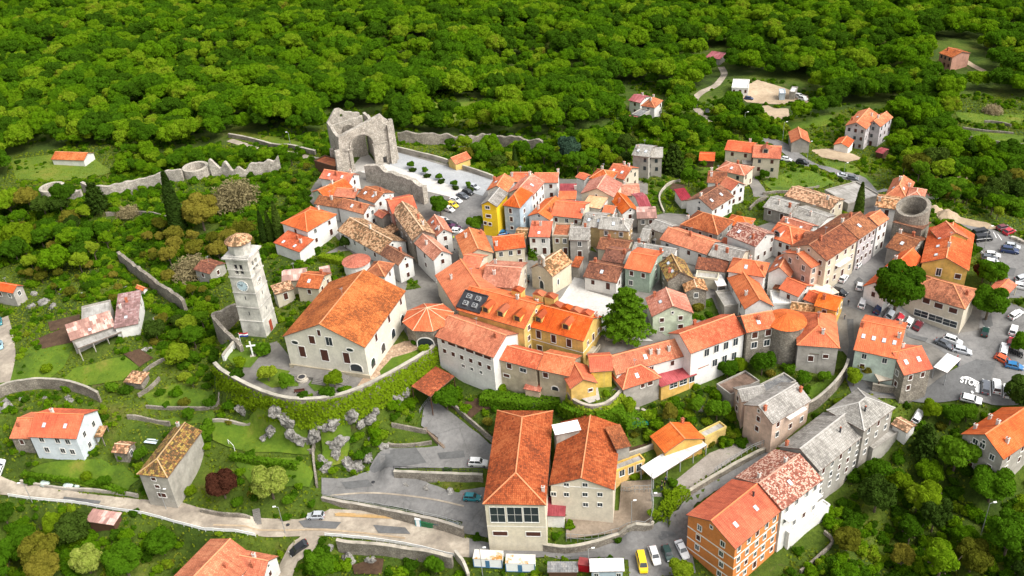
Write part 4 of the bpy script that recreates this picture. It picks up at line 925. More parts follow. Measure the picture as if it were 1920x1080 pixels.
# polygonal gatehouse
c = at(803, 594, 25.5); mb = MB(); n = 8; Rg = 5.6; Rr = 6.5; off = R(12)
for k in range(n):
    a0, a1 = off+2*math.pi*k/n, off+2*math.pi*(k+1)/n
    mb.face([(Rg*math.cos(a0), Rg*math.sin(a0), -8), (Rg*math.cos(a1), Rg*math.sin(a1), -8), (Rg*math.cos(a1), Rg*math.sin(a1), 5.6), (Rg*math.cos(a0), Rg*math.sin(a0), 5.6)])
gate = bpy.data.objects.new('gatehouse', None); COL.objects.link(gate); gate.location = (c.x, c.y, 20.0); tag(gate, 'eight-sided stone gatehouse with radiating roof ribs and dark arch', 'gatehouse')
bpy.context.view_layer.update()
gw_ = mb.mesh('wall', [wm('stone')]); link('wall', gw_, gate); to_bvh(gw_, Matrix.Translation(gate.location))
mb = MB()
for k in range(n):
    a0, a1 = off+2*math.pi*k/n, off+2*math.pi*(k+1)/n; p, q, t_ = Vector((Rr*math.cos(a0), Rr*math.sin(a0), 5.4)), Vector((Rr*math.cos(a1), Rr*math.sin(a1), 5.4)), Vector((0, 0, 8.2))
    mb.face([p, q, t_], 0, [(0,0), ((q-p).length,0), ((q-p).length/2, 6.8)]); mb.face([q, p, t_ - Vector((0,0,.5))], 1); mb.bar(p + Vector((0,0,.06)), t_ + Vector((0,0,.06)), .15, .12, 2)
link('roof', mb.mesh('roof', [RM['new'], M_GUT, ridge_mat('old')]), gate)
ga = None
for az in (R(-100),):
    nv = Vector((math.cos(az), math.sin(az), 0)); Mx = Matrix.Translation(nv*(Rg*math.cos(math.pi/8)+.05)) @ Matrix.Rotation(az + math.pi/2, 4, 'Z') @ Matrix.Translation((0, 0, 1.4))
    o_ = link('window', win_mesh(4.2, 3.2, 'a', 'pane'), gate); o_.matrix_local = Mx; link('frame', win_mesh(4.2, 3.2, 'a', 'frame'), o_)
FOOT.append((c.x, c.y, 7))
# half-round end of the rubble house
cr = at(1474, 600, 24.0); mb = MB(); gz = float(hz(np.array(cr.x), np.array(cr.y))); Hh = 24.4 - gz
mb.cyl((0, 0), 4.3, -3, Hh-.3, 24, 0)
for k in range(24):
    a0, a1 = 2*math.pi*k/24, 2*math.pi*(k+1)/24; mb.face([(4.8*math.cos(a0), 4.8*math.sin(a0), Hh-.4), (4.8*math.cos(a1), 4.8*math.sin(a1), Hh-.4), (0, 0, Hh+1.6)], 1, [(k*1.2,0),((k+1)*1.2,0),(k*1.2+.6,5)])
o = link('bastion', mb.mesh('bastion', [wm('stone'), RM['new']]), loc=(cr.x, cr.y, gz)); tag(o, 'round grey bastion with conical orange roof at the end of the rubble house', 'bastion'); to_bvh(o.data, Matrix.Translation((cr.x, cr.y, gz)))
cr = at(668, 489, 24.0); mb = MB(); mb.cyl((0, 0), 3.6, -5, 3.6, 20, 0)
for k in range(24):
    a0, a1 = 2*math.pi*k/24, 2*math.pi*(k+1)/24; mb.face([(4.0*math.cos(a0), 4.0*math.sin(a0), 3.5), (4.0*math.cos(a1), 4.0*math.sin(a1), 3.5), (0, 0, 4.9)], 1, [(k*1.2,0),((k+1)*1.2,0),(k*1.2+.6,5)])
o = link('bastion', mb.mesh('bastion', [wm('white'), RM['pnk']]), loc=(cr.x, cr.y, 20.5)); tag(o, 'low round apse roof with pink tiles behind the church', 'apse'); to_bvh(o.data, Matrix.Translation((cr.x, cr.y, 20.5)))
# ------------------------------------------------------------------ chapel
r = H('small cream chapel with stone belfry and sandy tile roof in the square', (993,503),(1036,519),(1064,488), 6.2,'G','old','cream',2.6,name='chapel',cat='chapel',auto=False,
  win=[('f',1016,533,1.5,2.6,'a'),('f',1012,521,.9,.9,'o'),('r',1046,528,.9,1.8,'a')])
ci = INFO[r.name][0]; mb = MB(); x = ci['W']/2; zt_ = ci['h']+ci['rh']
mb.box(x-.9, x-.5, .1, .8, zt_-.8, zt_+1.4); mb.box(x+.5, x+.9, .1, .8, zt_-.8, zt_+1.4); mb.box(x-1.0, x+1.0, .05, .85, zt_+1.4, zt_+1.8); mb.box(x-1.0, x+1.0, .05, .85, zt_-1.1, zt_-.3)
mb.face([(x-1.1,0.05,zt_+1.8),(x+1.1,.05,zt_+1.8),(x,.05,zt_+2.5)]); mb.face([(x+1.1,.85,zt_+1.8),(x-1.1,.85,zt_+1.8),(x,.85,zt_+2.5)]); mb.face([(x-1.1,.05,zt_+1.8),(x,.05,zt_+2.5),(x,.85,zt_+2.5),(x-1.1,.85,zt_+1.8)]); mb.face([(x,.05,zt_+2.5),(x+1.1,.05,zt_+1.8),(x+1.1,.85,zt_+1.8),(x,.85,zt_+2.5)])
link('belfry', mb.mesh('belfry', [wm('pale')]), r)
# ------------------------------------------------------------------ big ruin
def wall_poly(outer, hole, th, nm_, parent, M_, mat):
    """a wall of thickness th whose elevation is the polygon outer (x, z) with holes cut through; hangs at M_ (x along, y = thickness, z up)"""
    loops = [[Vector((x, z, 0)) for x, z in outer]] + [[Vector((x, z, 0)) for x, z in h_] for h_ in hole]
    tri = tessellate_polygon(loops); pts = [p for lp in loops for p in lp]; mb = MB()
    for t in tri:
        P = [pts[i] for i in t]; ar = (P[1].x-P[0].x)*(P[2].y-P[0].y)-(P[2].x-P[0].x)*(P[1].y-P[0].y)
        if ar < 0: P = P[::-1]
        mb.face([(p.x, 0, p.y) for p in P]); mb.face([(p.x, th, p.y) for p in P[::-1]])
    for li, lp in enumerate(loops):
        n = len(lp)
        for i in range(n):
            p, q = lp[i], lp[(i+1) % n]; mb.face([(p.x, 0, p.y), (p.x, th, p.y), (q.x, th, q.y), (q.x, 0, q.y)])
    me = mb.mesh(nm_, [mat]); bm = bmesh.new(); bm.from_mesh(me); bmesh.ops.remove_doubles(bm, verts=bm.verts, dist=1e-4); bmesh.ops.recalc_face_normals(bm, faces=bm.faces); bm.to_mesh(me); bm.free()
    o = link(nm_, me, parent); o.matrix_local = M_; return o
zR = 22.6
a = at(645, 326, zR); b = at(742, 303, zR); u = Vector((b.x-a.x, b.y-a.y, 0)); WR = u.length; ang = math.atan2(u.y, u.x)
DR = 9.0
RMx = Matrix.Translation((a.x, a.y, zR)) @ Matrix.Rotation(ang, 4, 'Z')
ruin = bpy.data.objects.new('ruined_church', None); COL.objects.link(ruin); ruin.matrix_world = RMx; tag(ruin, 'huge roofless pale stone church ruin with a great open arch', 'ruin')
print('ruin W', WR, 'top', [tuple(round(q) for q in px_of(RMx @ Vector(p))[:2]) for p in ((0,0,13),(WR,0,17),(0,DR,13),(WR,DR,13),(0,DR,0))])
def arch(cx, w_, z0, hs, n=12):
    return [(cx-w_/2, z0)] + [(cx + w_/2*math.cos(math.pi*(1-i/n)), hs + w_/2*math.sin(math.pi*(1-i/n))) for i in range(n+1)] + [(cx+w_/2, z0)]
def rag(pts, amp, seed=0):
    out = []
    for i in range(len(pts)-1):
        (x0, z0), (x1, z1) = pts[i], pts[i+1]; L = math.hypot(x1-x0, z1-z0); k = max(1, int(L/.9))
        for j in range(k):
            t = j/k; x = x0+(x1-x0)*t; z = z0+(z1-z0)*t
            if j: z += amp*noise.noise(Vector((x*.9, z*.9, seed)))*1.6; x += amp*.6*noise.noise(Vector((x*.9, z*.9, seed+9)))
            out.append((x, z))
    return out + [pts[-1]]
MR = wm('pale'); f = WR/16
front = [(-1.2*f,-2)] + arch(6.7*f, 6.4*f, -2, 8.4) + [(16.5*f,-2)] + rag([(16.5*f,-2),(16.6*f,4),(15.8*f,7),(16.2*f,13.5),(14.8*f,15.5)], .5)[1:] + rag([(14.8*f,15.5),(13.6*f,17.4),(12.4*f,17.0),(0.2,12.8),(-.2,8),(-1.6*f,5)], .12, 4)[1:] 
fr = wall_poly(front, [[(12.3*f,.0),(13.5*f,.0),(13.5*f,2.7),(12.3*f,2.7)]], 1.5, 'front_wall', ruin, Matrix.Identity(4), MR)
left = [(0,-2),(DR,-2),(DR,12.6),(DR*.55,11.8),(0.0,11.6)]
Ml = Matrix.Translation((0, DR+1.2, 0)) @ Matrix.Rotation(-math.pi/2, 4, 'Z')
lw = [(x, z) for x, z in [(0,-2),(DR-.35,-2),(DR-.35,12.7)]] + rag([(DR-.35,12.7),(DR*.5,12.4),(0,13.2)], .15)[1:]
o_ = wall_poly(lw, [arch(DR*.5, 2.2, 5.0, 6.6, 8)[::-1]], 1.1, 'side_wall', ruin, Ml, MR)
Mr2 = Matrix.Translation((10.2*f+1.1, DR+1.2, 0)) @ Matrix.Rotation(-math.pi/2, 4, 'Z')
rw = [(0,-2),(DR-.35,-2),(DR-.35,15.2),(DR*.5,14.2),(0,14.4)]
wall_poly(rw, [[(DR*.35,5),(DR*.5,5),(DR*.5,7.5),(DR*.35,7.5)]], 1.1, 'side_wall', ruin, Mr2, MR)
Mb = Matrix.Translation((0, DR+.9, 0)); 
bk = [(0,-2),(10.2*f,-2),(10.2*f,14.4)] + rag([(10.2*f,14.4),(0,13.2)], .12)[1:]
circ = [(5.2*f+2.3*math.cos(2*math.pi*i/16), 10.2+2.3*math.sin(2*math.pi*i/16)) for i in range(16)]
wall_poly(bk, [circ[::-1]], 1.0, 'back_wall', ruin, Mb, MR)
wall_poly([(0,-2),(10.2*f,-2),(10.2*f,14.2)] + rag([(10.2*f,14.2),(6*f,15.6),(4.4*f,17.2),(3*f,17.2),(0,13.0)], .15)[1:], [[(4.2*f,14.2),(4.2*f,15.2),(5.0*f,15.2),(5.0*f,14.2)]], .9, 'back_wall', ruin, Matrix.Translation((0, DR+4.6, 0)), MR)
wall_poly([(0,-2),(3.0,-2),(3.0,13.2),(0,13.4)], [], .9, 'side_wall', ruin, Matrix.Translation((0, DR+4.9, 0)) @ Matrix.Rotation(-math.pi/2, 4, 'Z'), MR)
wall_poly([(0,-2),(3.0,-2),(3.0,14.2),(0,14.0)], [], .9, 'side_wall', ruin, Matrix.Translation((10.2*f+1.1, DR+4.9, 0)) @ Matrix.Rotation(-math.pi/2, 4, 'Z'), MR)
mb = MB(); mb.box(.3, 10.4*f, -1.0, DR+1, -1, .12); link('floor_slab', mb.mesh('floor_slab', [M_PALE]), ruin)
for x, y, h_, s_ in ((-1.9*f,-1.9,9,1.9),(14.6*f,-1.2,13.6,1.6),(15.9*f,1.5,14.2,1.6),(-1.5*f,DR-1,6,1.4)):
    mb = MB(); m8 = [mb.face([(x+s_*(.5+sx*k1), y+s_*(.55+sy*k1), z1) for sx, sy in ((-.55,-.6),(.55,-.6),(.55,.6),(-.55,.6))]) for k1, z1 in ()]
    prev = None
    for kz in range(8):
        t_ = kz/7; s2 = s_*.62*(1-.35*t_+.1*noise.noise(Vector((x, kz*.9, y)))); cx, cyy = x+s_/2+.15*noise.noise(Vector((kz, x, 2))), y+s_/2; z1 = -2+(h_+2)*t_
        ring = [(cx-s2,cyy-s2,z1),(cx+s2,cyy-s2,z1),(cx+s2,cyy+s2,z1),(cx-s2,cyy+s2,z1)]
        if prev:
            for q in range(4): mb.face([prev[q], prev[(q+1)%4], ring[(q+1)%4], ring[q]])
        prev = ring
    mb.face(prev); link('buttress', mb.mesh('buttress', [MR]), ruin)
mb = MB(); n = 16
for i in range(n):
    p, q = math.pi*i/n, math.pi*(i+1)/n; rr_ = 3.6*f; mb.bar((6.7*f+rr_*math.cos(p), -.1, 8.4+rr_*math.sin(p)), (6.7*f+rr_*math.cos(q), -.1, 8.4+rr_*math.sin(q)), .55, .45)
mb.box(2.5*f, 3.5*f, -.35, -.02, -2, 7.9); mb.box(9.9*f, 10.9*f, -.35, -.02, -2, 7.9); mb.box(1.6*f, 3.9*f, -.55, -.36, 7.9, 8.3); mb.box(9.6*f, 14.2*f, -.5, -.36, 7.9, 8.2)
link('arch_moulding', mb.mesh('arch_moulding', [MR]), ruin)
for ch_ in ruin.children: to_bvh(ch_.data, RMx @ ch_.matrix_local)
p_ = RMx @ Vector((8*f, DR/2, 0)); FOOT.append((p_.x, p_.y, 13))
# ------------------------------------------------------------------ the houses, one call each (wings are parts of the house before)
# outskirts, lower left
r = H('white two-storey house with red window canopies and orange roof in the lower gardens', (51,819),(143,823),(189,768),7,'g','new','ice',2.9,chim=[(.32,.55,'w')],sk=2,
  win=[('f',78,824,1.1,1.4,'g'),('f',108,826,1.1,1.4,'g'),('f',127,828,1.1,1.4,'g'),('f',88,843,1.1,1.4,'g'),('f',118,845,1.1,1.4,'g'),('f',136,847,1.1,1.4,'g'),('r',158,814,1,1.5,'g'),('r',175,795,1,1.5,'g'),('r',168,834,1,1.5,'g')],auto=False)
H('',(17,822),(56,823),(101,773),4.8,'g','new','stone',2.2,par=r,fw=1,sw=0)
H('',(176,819),(191,819),(198,801),2.6,'s','old','stone',.5,par=r,pill=True)
H('tiny stone shed with mottled tile roof beside the long barn',(208,848),(238,851),(257,829),2.5,'g','old','stone',.9,st=1,fw=1,name='shed',cat='shed')
H('long narrow barn with mossy mottled tiles and a whitewashed end by the lower road',(256,889),(314,896),(371,807),8.2,'Gf','mos','grey',2.2,chim=[(.3,.95,'w')],name='barn',cat='barn',
  win=[('f',288,898,1.1,.9,'s'),('f',295,912,1.1,.9,'s'),('f',304,928,2.0,1.2,'s')],auto=False)
r = H('farmhouse with faded pink tin roofs and an open carport on the lawn',(132,639),(217,611),(210,586),3.8,'s','rst','grey',.9,fw=0,sw=1,name='farmhouse',cat='farmhouse')
H('',(213,616),(259,607),(245,551),4.3,'s','rs2','white',.7,par=r,fw=0,sw=2)
H('',(154,601),(208,588),(200,566),3.9,'f','con','grey',par=r,auto=False)
H('',(146,653),(228,622),(226,612),2.6,'s','con','grey',.2,par=r,pill=True)
H('small orange roofed stone house cut by the picture edge among the boulders',(-14,543),(24,550),(43,535),5,'g','new','grey',1.3)
H('tiny red tiled hut against the long ruined wall',(253,540),(268,546),(276,540),2.4,'g','org','white',.6,auto=False,name='hut',cat='hut')
H('low lean-to shed with broken orange and grey roof in the garden',(231,716),(264,720),(284,701),1.8,'s','old','stone',.5,auto=False,name='shed',cat='shed')
H('brown roofed garden building half hidden by bushes behind the bell tower',(362,505),(393,514),(402,487),4,'g','brn','grey',1.2)
H('long white barn with plain orange roof alone on the upper lawn',(95,299),(157,301),(174,286),2.6,'g','org','white',1.6,auto=False,name='barn',cat='barn')
r = H('large house with many orange gables below the road at the picture bottom',(325,1080),(415,1120),(482,1046),6,'G','org','white',3,chim=[(.75,.5,'b')])
H('',(432,1078),(492,1090),(524,1042),5.4,'g','org','white',2.4,par=r,fw=0,sw=1)
H('rusty patched tin shed below the white road rail',(158,977),(213,985),(228,963),2.2,'s','rst','wood',.4,auto=False,name='shed',cat='shed')
# lower centre
r = H('big beige hall with hipped aged tile roof and tall grid windows by the lower road',(905,945),(1024,947),(1043,770),11,'h','age','cream',3.1,name='hall',cat='hall',chim=[(.94,.12,'w')],
  win=[('f',933,965,3.0,4.2,'g'),('f',965,965,3.0,4.2,'g'),('f',996,965,3.0,4.2,'g'),('f',938,1000,3.0,1.2,'s'),('f',1000,1001,3.0,1.2,'s')],auto=False,band=[(6.6,.15)])
r = H('old gabled school house with worn brown tiles next to the big hall',(1029,910),(1152,919),(1155,797),7.2,'G','age','cream',2.7,name='school_house',cat='school',
  win=[('f',1062,909,1,1,'g'),('f',1097,909,1,1,'g'),('f',1038,926,1,1,'g'),('f',1062,927,1,1,'g'),('f',1097,927,1,1,'g'),('f',1125,927,1,1,'g'),('f',1098,946,1,1,'g'),('f',1125,946,1,1,'g')],auto=False,band=[(.1,.2)])
H('',(1155,843),(1184,836),(1160,799),6,'s','age','grey',.6,par=r,auto=False)
H('',(1041,816),(1090,806),(1088,789),7.5,'s','wht','grey',.5,par=r,auto=False)
H('',(1154,885),(1209,864),(1238,838),3.6,'f','con','yellow',par=r,win=[('f',1166,886,1.2,1.9,'g'),('f',1183,881,1.2,1.9,'g'),('f',1198,876,1.2,1.9,'g')],auto=False)
r = H('small white entrance hut under a bright red sheet roof',(1023,967),(1060,968),(1062,936),3.6,'s','red','white',.5,auto=False,name='hut',cat='hut')
r = H('single-storey yellow house with bright orange gable behind the glass shelter',(1246,850),(1322,822),(1298,789),4.6,'G','new','yellow',2.0,auto=False,chim=[(.8,.95,'b')])
H('',(1322,822),(1362,802),(1353,790),3.4,'f','con','yellow',par=r,auto=False)
H('long white plastic sheet shelter on grey posts along the playground',(1225,898),(1326,834),(1310,811),3.0,'s','wht','glassy',.5,pill=True,name='shelter',cat='shelter')
r = H('peach house with pale grey tiles, brick chimneys and a balcony in the gardens',(1449,796),(1522,751),(1472,712),6.2,'g','gry','peach',2.4,chim=[(.06,.35,'b'),(.93,.3,'b')],sw=1,fw=3,ws='s')
H('',(1391,754),(1441,745),(1425,717),5.4,'g','gry','peach',1.4,par=r,fw=0,sw=1)
H('',(1440,742),(1492,716),(1463,704),5.2,'f','sla','grey',par=r,auto=False)
H('',(1400,797),(1441,822),(1446,806),2.2,'s','grn','grey',.4,par=r,auto=False)
H('low store with leaf strewn brown flat roof beside the white school',(1370,742),(1424,716),(1401,695),3.2,'f','drt','grey',auto=False,name='store',cat='store')
r = H('very long grey row house with slate coloured roof and white framed windows downhill',(1537,884),(1622,815),(1550,768),8.2,'g','gry','grey',2.8,chim=[(.05,.85,'b'),(.7,.3,'r')],ws='g',fw=5,sw=0)
H('',(1621,809),(1679,765),(1613,724),8,'h','gry','grey',2.6,par=r,chim=[(.35,.3,'r')],fw=3,ws='g')
H('',(1637,843),(1687,810),(1668,795),3.8,'f','con','grey',par=r,auto=False)
r = H('white terraced house with speckled chequered tile roof and long balcony',(1467,957),(1544,899),(1458,838),9.6,'g','chk','white',2.8,chim=[(.15,.62,'w'),(.7,.55,'w')],sk=1,fw=4,st=3,ws='g')
H('',(1480,1002),(1556,948),(1546,936),3.4,'f','wht','white',par=r,auto=False)
r = H('orange plastered block with white bands and new orange gable roof',(1379,1030),(1466,957),(1383,890),11.5,'g','new','orange',3.0,chim=[(.8,.4,'r')],sk=2,fw=5,sw=2,st=4,ws='g',band=[(3,.3),(6,.3),(9,.3)])
H('',(1392,1066),(1478,996),(1468,985),3.0,'f','wht','salmon',par=r,auto=False)
r = H('steep orange gabled house with half-timbered side and white chimneys at the right edge',(1801,814),(1882,862),(1958,807),7,'G','new','grey',3.4,chim=[(.12,.2,'w'),(.12,.55,'w'),(.45,.35,'w'),(.8,.25,'w')],
  win=[('f',1829,828,1.1,1.3,'g'),('f',1842,835,1.1,1.3,'g'),('f',1825,849,1.1,1.6,'s'),('f',1815,870,1.9,1.7,'s')],sw=3)
H('small mottled tile garage roof with the white car behind it',(1670,795),(1701,812),(1719,797),2.6,'g','old','white',.8,auto=False,name='garage',cat='garage')
r = H('stone inn with orange roof, roof windows and cream canopies near the STOP marking',(1600,656),(1684,674),(1686,602),5.0,'g','new','mint',3.2,chim=[(.05,.4,'b'),(.9,.35,'w'),(.85,.8,'w')],sk=4,ws='g',name='inn',cat='inn')
H('',(1695,704),(1750,691),(1757,632),6.4,'g','new','stone',2.9,par=r,sk=2,fw=2,sw=2,chim=[(.6,.75,'w')])
# right: streets
r = H('white corner shop with hipped mottled roof and wide dark shop windows',(1694,546),(1810,580),(1832,542),7.2,'h','age','cream',2.6,chim=[(.9,.5,'b')],name='shop',cat='shop',
  win=[('f',1737,564,1.6,1.4,'s'),('f',1760,573,1.9,1.4,'s'),('f',1787,582,1.9,1.4,'s'),('f',1727,588,3.2,1.7,'g'),('f',1754,597,3.2,1.7,'g'),('f',1781,606,3.2,1.7,'g')],auto=False)
r = H('yellow gabled building with many small roof windows beside the upper car park',(1726,493),(1817,508),(1821,438),8.2,'G','org','yellow',2.6,chim=[(.5,.3,'w')],sk=4,fw=2,win=[('f',1760,510,1.1,2,'g'),('f',1796,518,1.3,1.3,'s')],auto=False)
H('',(1762,452),(1818,448),(1812,425),8.6,'G','org','yellow',2.2,par=r,auto=False)
H('long orange roof wedge building behind the big chestnut tree',(1617,537),(1660,552),(1706,478),5.6,'G','new','white',2.3,sw=3)
r = H('low dark brown tiled houses leaning against the round stone tower',(1660,463),(1706,478),(1723,441),5,'g','brn','grey',1.8,st=1)
H('',(1672,426),(1728,440),(1736,414),5.6,'S','brn','stone',1.6,par=r,auto=False)
r = H('long pale street house with dark brown roof and a balcony over the cars',(1550,490),(1610,450),(1554,416),10,'g','brn','cream',2.6,chim=[(.3,.45,'b')],st=3,fw=4)
H('cream corner house with arched windows and orange gable at the street cafe',(1521,503),(1549,491),(1502,458),9.2,'g','new','peach',1.8,st=2,fw=2,sw=2,ws='g')
H('pink white tall street house under the brown roof, many small shutters',(1611,449),(1646,425),(1591,392),10,'g','brn','lilac',2.6,st=3,fw=4,sw=0)
H('narrow orange roofed tall house closing the street below the round tower',(1647,424),(1668,410),(1642,390),9.2,'g','org','white',1.6,st=3,fw=2,sw=0)
H('small magenta sheet roof between brown tiled roofs',(1536,433),(1562,441),(1571,428),5,'s','mag','white',.5,auto=False)
r = H('house group with hipped orange roofs behind the round tower',(1658,374),(1700,381),(1702,346),5.6,'h','org','white',3,fw=0)
H('',(1640,388),(1684,394),(1690,370),4.6,'g','old','white',1.2,par=r,st=1)
H('',(1698,374),(1732,379),(1744,361),4.6,'h','pnk','white',1.2,par=r,auto=False)
H('',(1742,367),(1766,362),(1762,352),3.6,'s','mag','white',.5,par=r,auto=False)
H('large grey flat concrete roof with parapet beside the far road',(1590,384),(1650,367),(1604,342),3.6,'f','con','grey',auto=False,name='reservoir_building',cat='building')
H('long house with patchy orange tiles and leaning roof below the green field',(1470,367),(1558,394),(1572,370),6,'g','old','cream',1.4,chim=[(.8,.4,'w')],fw=3)
H('grey roofed stone house at the end of the curved garden wall',(1430,388),(1480,402),(1494,376),4.6,'g','gry','grey',1.4,fw=2,st=1)
H('wide grey slate roofed house beneath the patchy orange one',(1481,405),(1537,425),(1560,402),5.2,'g','gry','white',1.2,fw=2,sw=2)
H('orange roofed house with a white dormer below the wide grey roof',(1438,443),(1487,461),(1514,432),6,'gr','org','white',2.2,fw=3,dorm=[(.3,.1)])
H('plain orange roof tucked behind the white dormer house',(1455,425),(1512,443),(1530,422),5.4,'g','pnk','white',1.6,fw=0)
H('white house with speckled tiles and two skylights facing the lane',(1361,441),(1417,463),(1446,434),6.6,'g','chk','white',2,sk=2,chim=[(.75,.2,'b')],fw=0,sw=3)
H('small hipped bright orange house above the two skylights roof',(1358,421),(1404,430),(1412,411),5,'h','new','grey',1.6,st=1)
H('broad rusty orange hip-roofed house in the middle of the town',(1276,421),(1346,441),(1370,412),6,'h','age','grey',2.8,chim=[(.06,.3,'w')],fw=3)
r = H('long orange terrace house with a central chimney',(1236,449),(1325,478),(1350,451),5.2,'g','org','white',1.9,chim=[(.5,.45,'b')],fw=4,sw=0)
H('grey tiled continuation of the orange terrace with brick chimneys',(1327,479),(1386,494),(1412,470),5,'g','gry','cream',1.6,chim=[(.15,.3,'b'),(.5,.3,'b')],fw=3,sw=0)
H('short grey roofed house just above the long orange terrace',(1214,427),(1249,440),(1268,421),5.4,'g','gry','cream',1.3,fw=2)
H('low pale grey roof running between the green house and the terrace',(1183,471),(1262,484),(1272,465),4.6,'g','gry','white',1.2,fw=0)
H('small sage green house with bright orange roof beside the cedar',(1169,503),(1220,512),(1236,470),6.8,'g','new','sage',1.6,chim=[(.95,.85,'b')],fw=2,sw=1)
r = H('white house with brown roofs and climbing plants on the piazza corner',(1093,519),(1157,531),(1172,496),4.2,'g','brn','white',2,sk=1,fw=2,st=1)
H('',(1127,488),(1167,495),(1178,466),5.6,'g','brn','white',1.5,par=r,chim=[(.9,.4,'b')],auto=False)
H('brown tiled house behind the brown roofs of the piazza corner',(1118,466),(1176,474),(1182,450),5.4,'g','brn','cream',1.5,chim=[(.3,.5,'b')],fw=1)
# piazza
r = H('pale green house with pink tile gable and brown shutters next to the cedar',(1222,594),(1301,587),(1294,551),6.8,'G','pnk','green',2.6,sk=1,win=[('f',1241,600,1,1.1,'s'),('f',1276,596,1,1.1,'s'),('f',1241,617,1,1.1,'s'),('f',1276,612,1.2,1.2,'s'),('f',1261,586,.5,.6,'g')],auto=False,chim=[(.2,.85,'b')])
H('old rubble stone house with mossy broken tile roof in the centre',(1251,528),(1302,522),(1298,486),5.6,'G','mos','stone',2.4,fw=0,sw=1)
H('low stone ruin-like house with patched orange tiles before the mossy roof',(1284,548),(1328,545),(1320,524),5,'G','old','stone',1.2,fw=1,st=1,sw=0)
H('long low dark brown strip roof next to the mossy stone house',(1303,504),(1362,511),(1366,494),3.6,'s','brn','white',1,fw=0)
r = H('white house with turquoise shutters under a long bent orange roof',(1396,580),(1451,574),(1431,513),6.4,'G','new','white',2.4,fw=0,sw=2,ws='g')
H('',(1363,509),(1434,520),(1446,494),6.6,'h','new','white',2.2,par=r,fw=0)
H('orange gabled house beside the turquoise shutters house',(1438,512),(1482,521),(1504,491),6,'G','org','white',2.4,fw=0,sw=1)
H('orange roofed cafe house with a white chimney above the white flat roof',(1459,541),(1497,557),(1516,531),5.2,'g','new','white',1.7,fw=1)
H('narrow white house with orange roof squeezed beside the cafe awning',(1505,561),(1526,569),(1541,548),5,'g','new','white',1.2,fw=1,st=1)
H('yellow house with orange roof and flower balconies at the street bend',(1526,573),(1569,584),(1590,559),5.6,'g','new','yellow',2,chim=[(.3,.3,'b')],fw=1,sw=2)
H('white flat roofed extension with a fan unit on top',(1450,571),(1484,571),(1483,547),3.8,'f','wht','white',auto=False,name='extension_building',cat='building')
H('long strip of old pink tiles above the hipped orange roof',(1481,580),(1560,592),(1566,578),4.4,'g','old','cream',1.2,auto=False)
r = H('stone house with hipped orange roof over a green awning',(1494,647),(1575,653),(1572,590),6.8,'h','new','grey',3,chim=[(.6,.2,'w'),(.5,.55,'b')],win=[('f',1520,672,1.2,1.5,'s'),('f',1548,668,1.2,1,'s')],auto=False)
H('',(1497,660),(1536,664),(1537,655),5.4,'s','grn','grey',.7,par=r,pill=True)
r = H('grey rubble house with half-round end and orange roof on the old town wall',(1400,624),(1459,613),(1452,580),7.4,'g','org','stone',2.4,fw=2,st=2,sw=0,ws='s',wsz=(1.4,1.7))
r = H('white school building with tall white windows and long orange roof',(1295,663),(1399,625),(1361,586),8,'g','org','white',2.7,chim=[(.45,.9,'b')],win=[('f',1325,661,1.3,2,'g'),('f',1343,654,1.3,2,'g'),('f',1361,648,1.3,2,'g'),('f',1379,641,1.3,2,'g'),('f',1340,680,1.3,2,'g'),('f',1358,673,1.3,2,'g'),('f',1376,667,1.3,2,'g')],auto=False,name='school_building',cat='school')
# the ring of houses on the old wall
r = H('white house with a row of dark arched openings under pinkish orange tiles',(815,631),(925,671),(976,624),8.4,'g','org','white',2.8,chim=[(.86,.4,'b')],
  win=[('f',831,640,1,1,'s'),('f',847,645,2.2,.9,'s'),('f',864,651,2.2,.9,'s'),('f',881,658,2.2,.9,'s'),('f',898,664,2.2,.9,'s'),('f',914,670,2,.9,'s'),('f',834,658,1,1.2,'s'),('f',850,664,1,1.2,'s'),('f',866,670,1,1.2,'s'),('f',883,676,1,1.2,'s'),('f',900,682,1,1.2,'s'),('f',917,689,1,1.2,'s'),('f',869,686,.8,.8,'g'),('f',885,692,.8,.8,'g'),('f',902,698,.8,.8,'g')],auto=False)
H('plain plaster house with a tall blank wall, next along from the arched openings',(926,672),(1006,693),(1023,660),8.2,'g','org','beige',1.9,win=[('f',955,686,1.2,1.5,'s'),('f',981,694,1.6,1.1,'g'),('f',950,704,1.6,.9,'s')],auto=False)
H('beige wall-top house with one arched cellar door',(1007,693),(1068,706),(1085,665),8,'g','org','beige',2,win=[('f',1023,703,1.2,1.4,'s'),('f',1041,728,1.8,1.3,'a')],auto=False)
H('tiny annex with faded pink lean-to roof in front of the blank wall',(981,729),(1013,735),(1017,717),4,'s','pnk','peach',.8,auto=False,name='annex',cat='annex')
H('low orange roof with a bright yellow wall over the walled lawn',(1106,698),(1150,695),(1143,660),5,'g','new','yellow',1.8,auto=False)
H('little yellow gabled house on the round terrace',(1069,730),(1121,718),(1105,683),3.9,'G','new','yellow',1.9,win=[('f',1107,731,1,.8,'s')],auto=False)
H('hipped orange house of grey plaster beside the red sheet roof',(1168,731),(1240,708),(1215,675),6.6,'h','org','grey',2.4,sk=1,chim=[(.15,.9,'w'),(.5,.9,'w')],win=[('f',1205,722,1,1.4,'s'),('f',1219,718,1.3,1.2,'s')],auto=False)
H('long pinkish orange roofed house along the old wall with pale chimneys',(1155,697),(1287,661),(1259,629),6.8,'g','org','white',2.6,chim=[(.55,.3,'w'),(.65,.25,'w'),(.8,.25,'w')],sk=1,fw=3,sw=0,st=1)
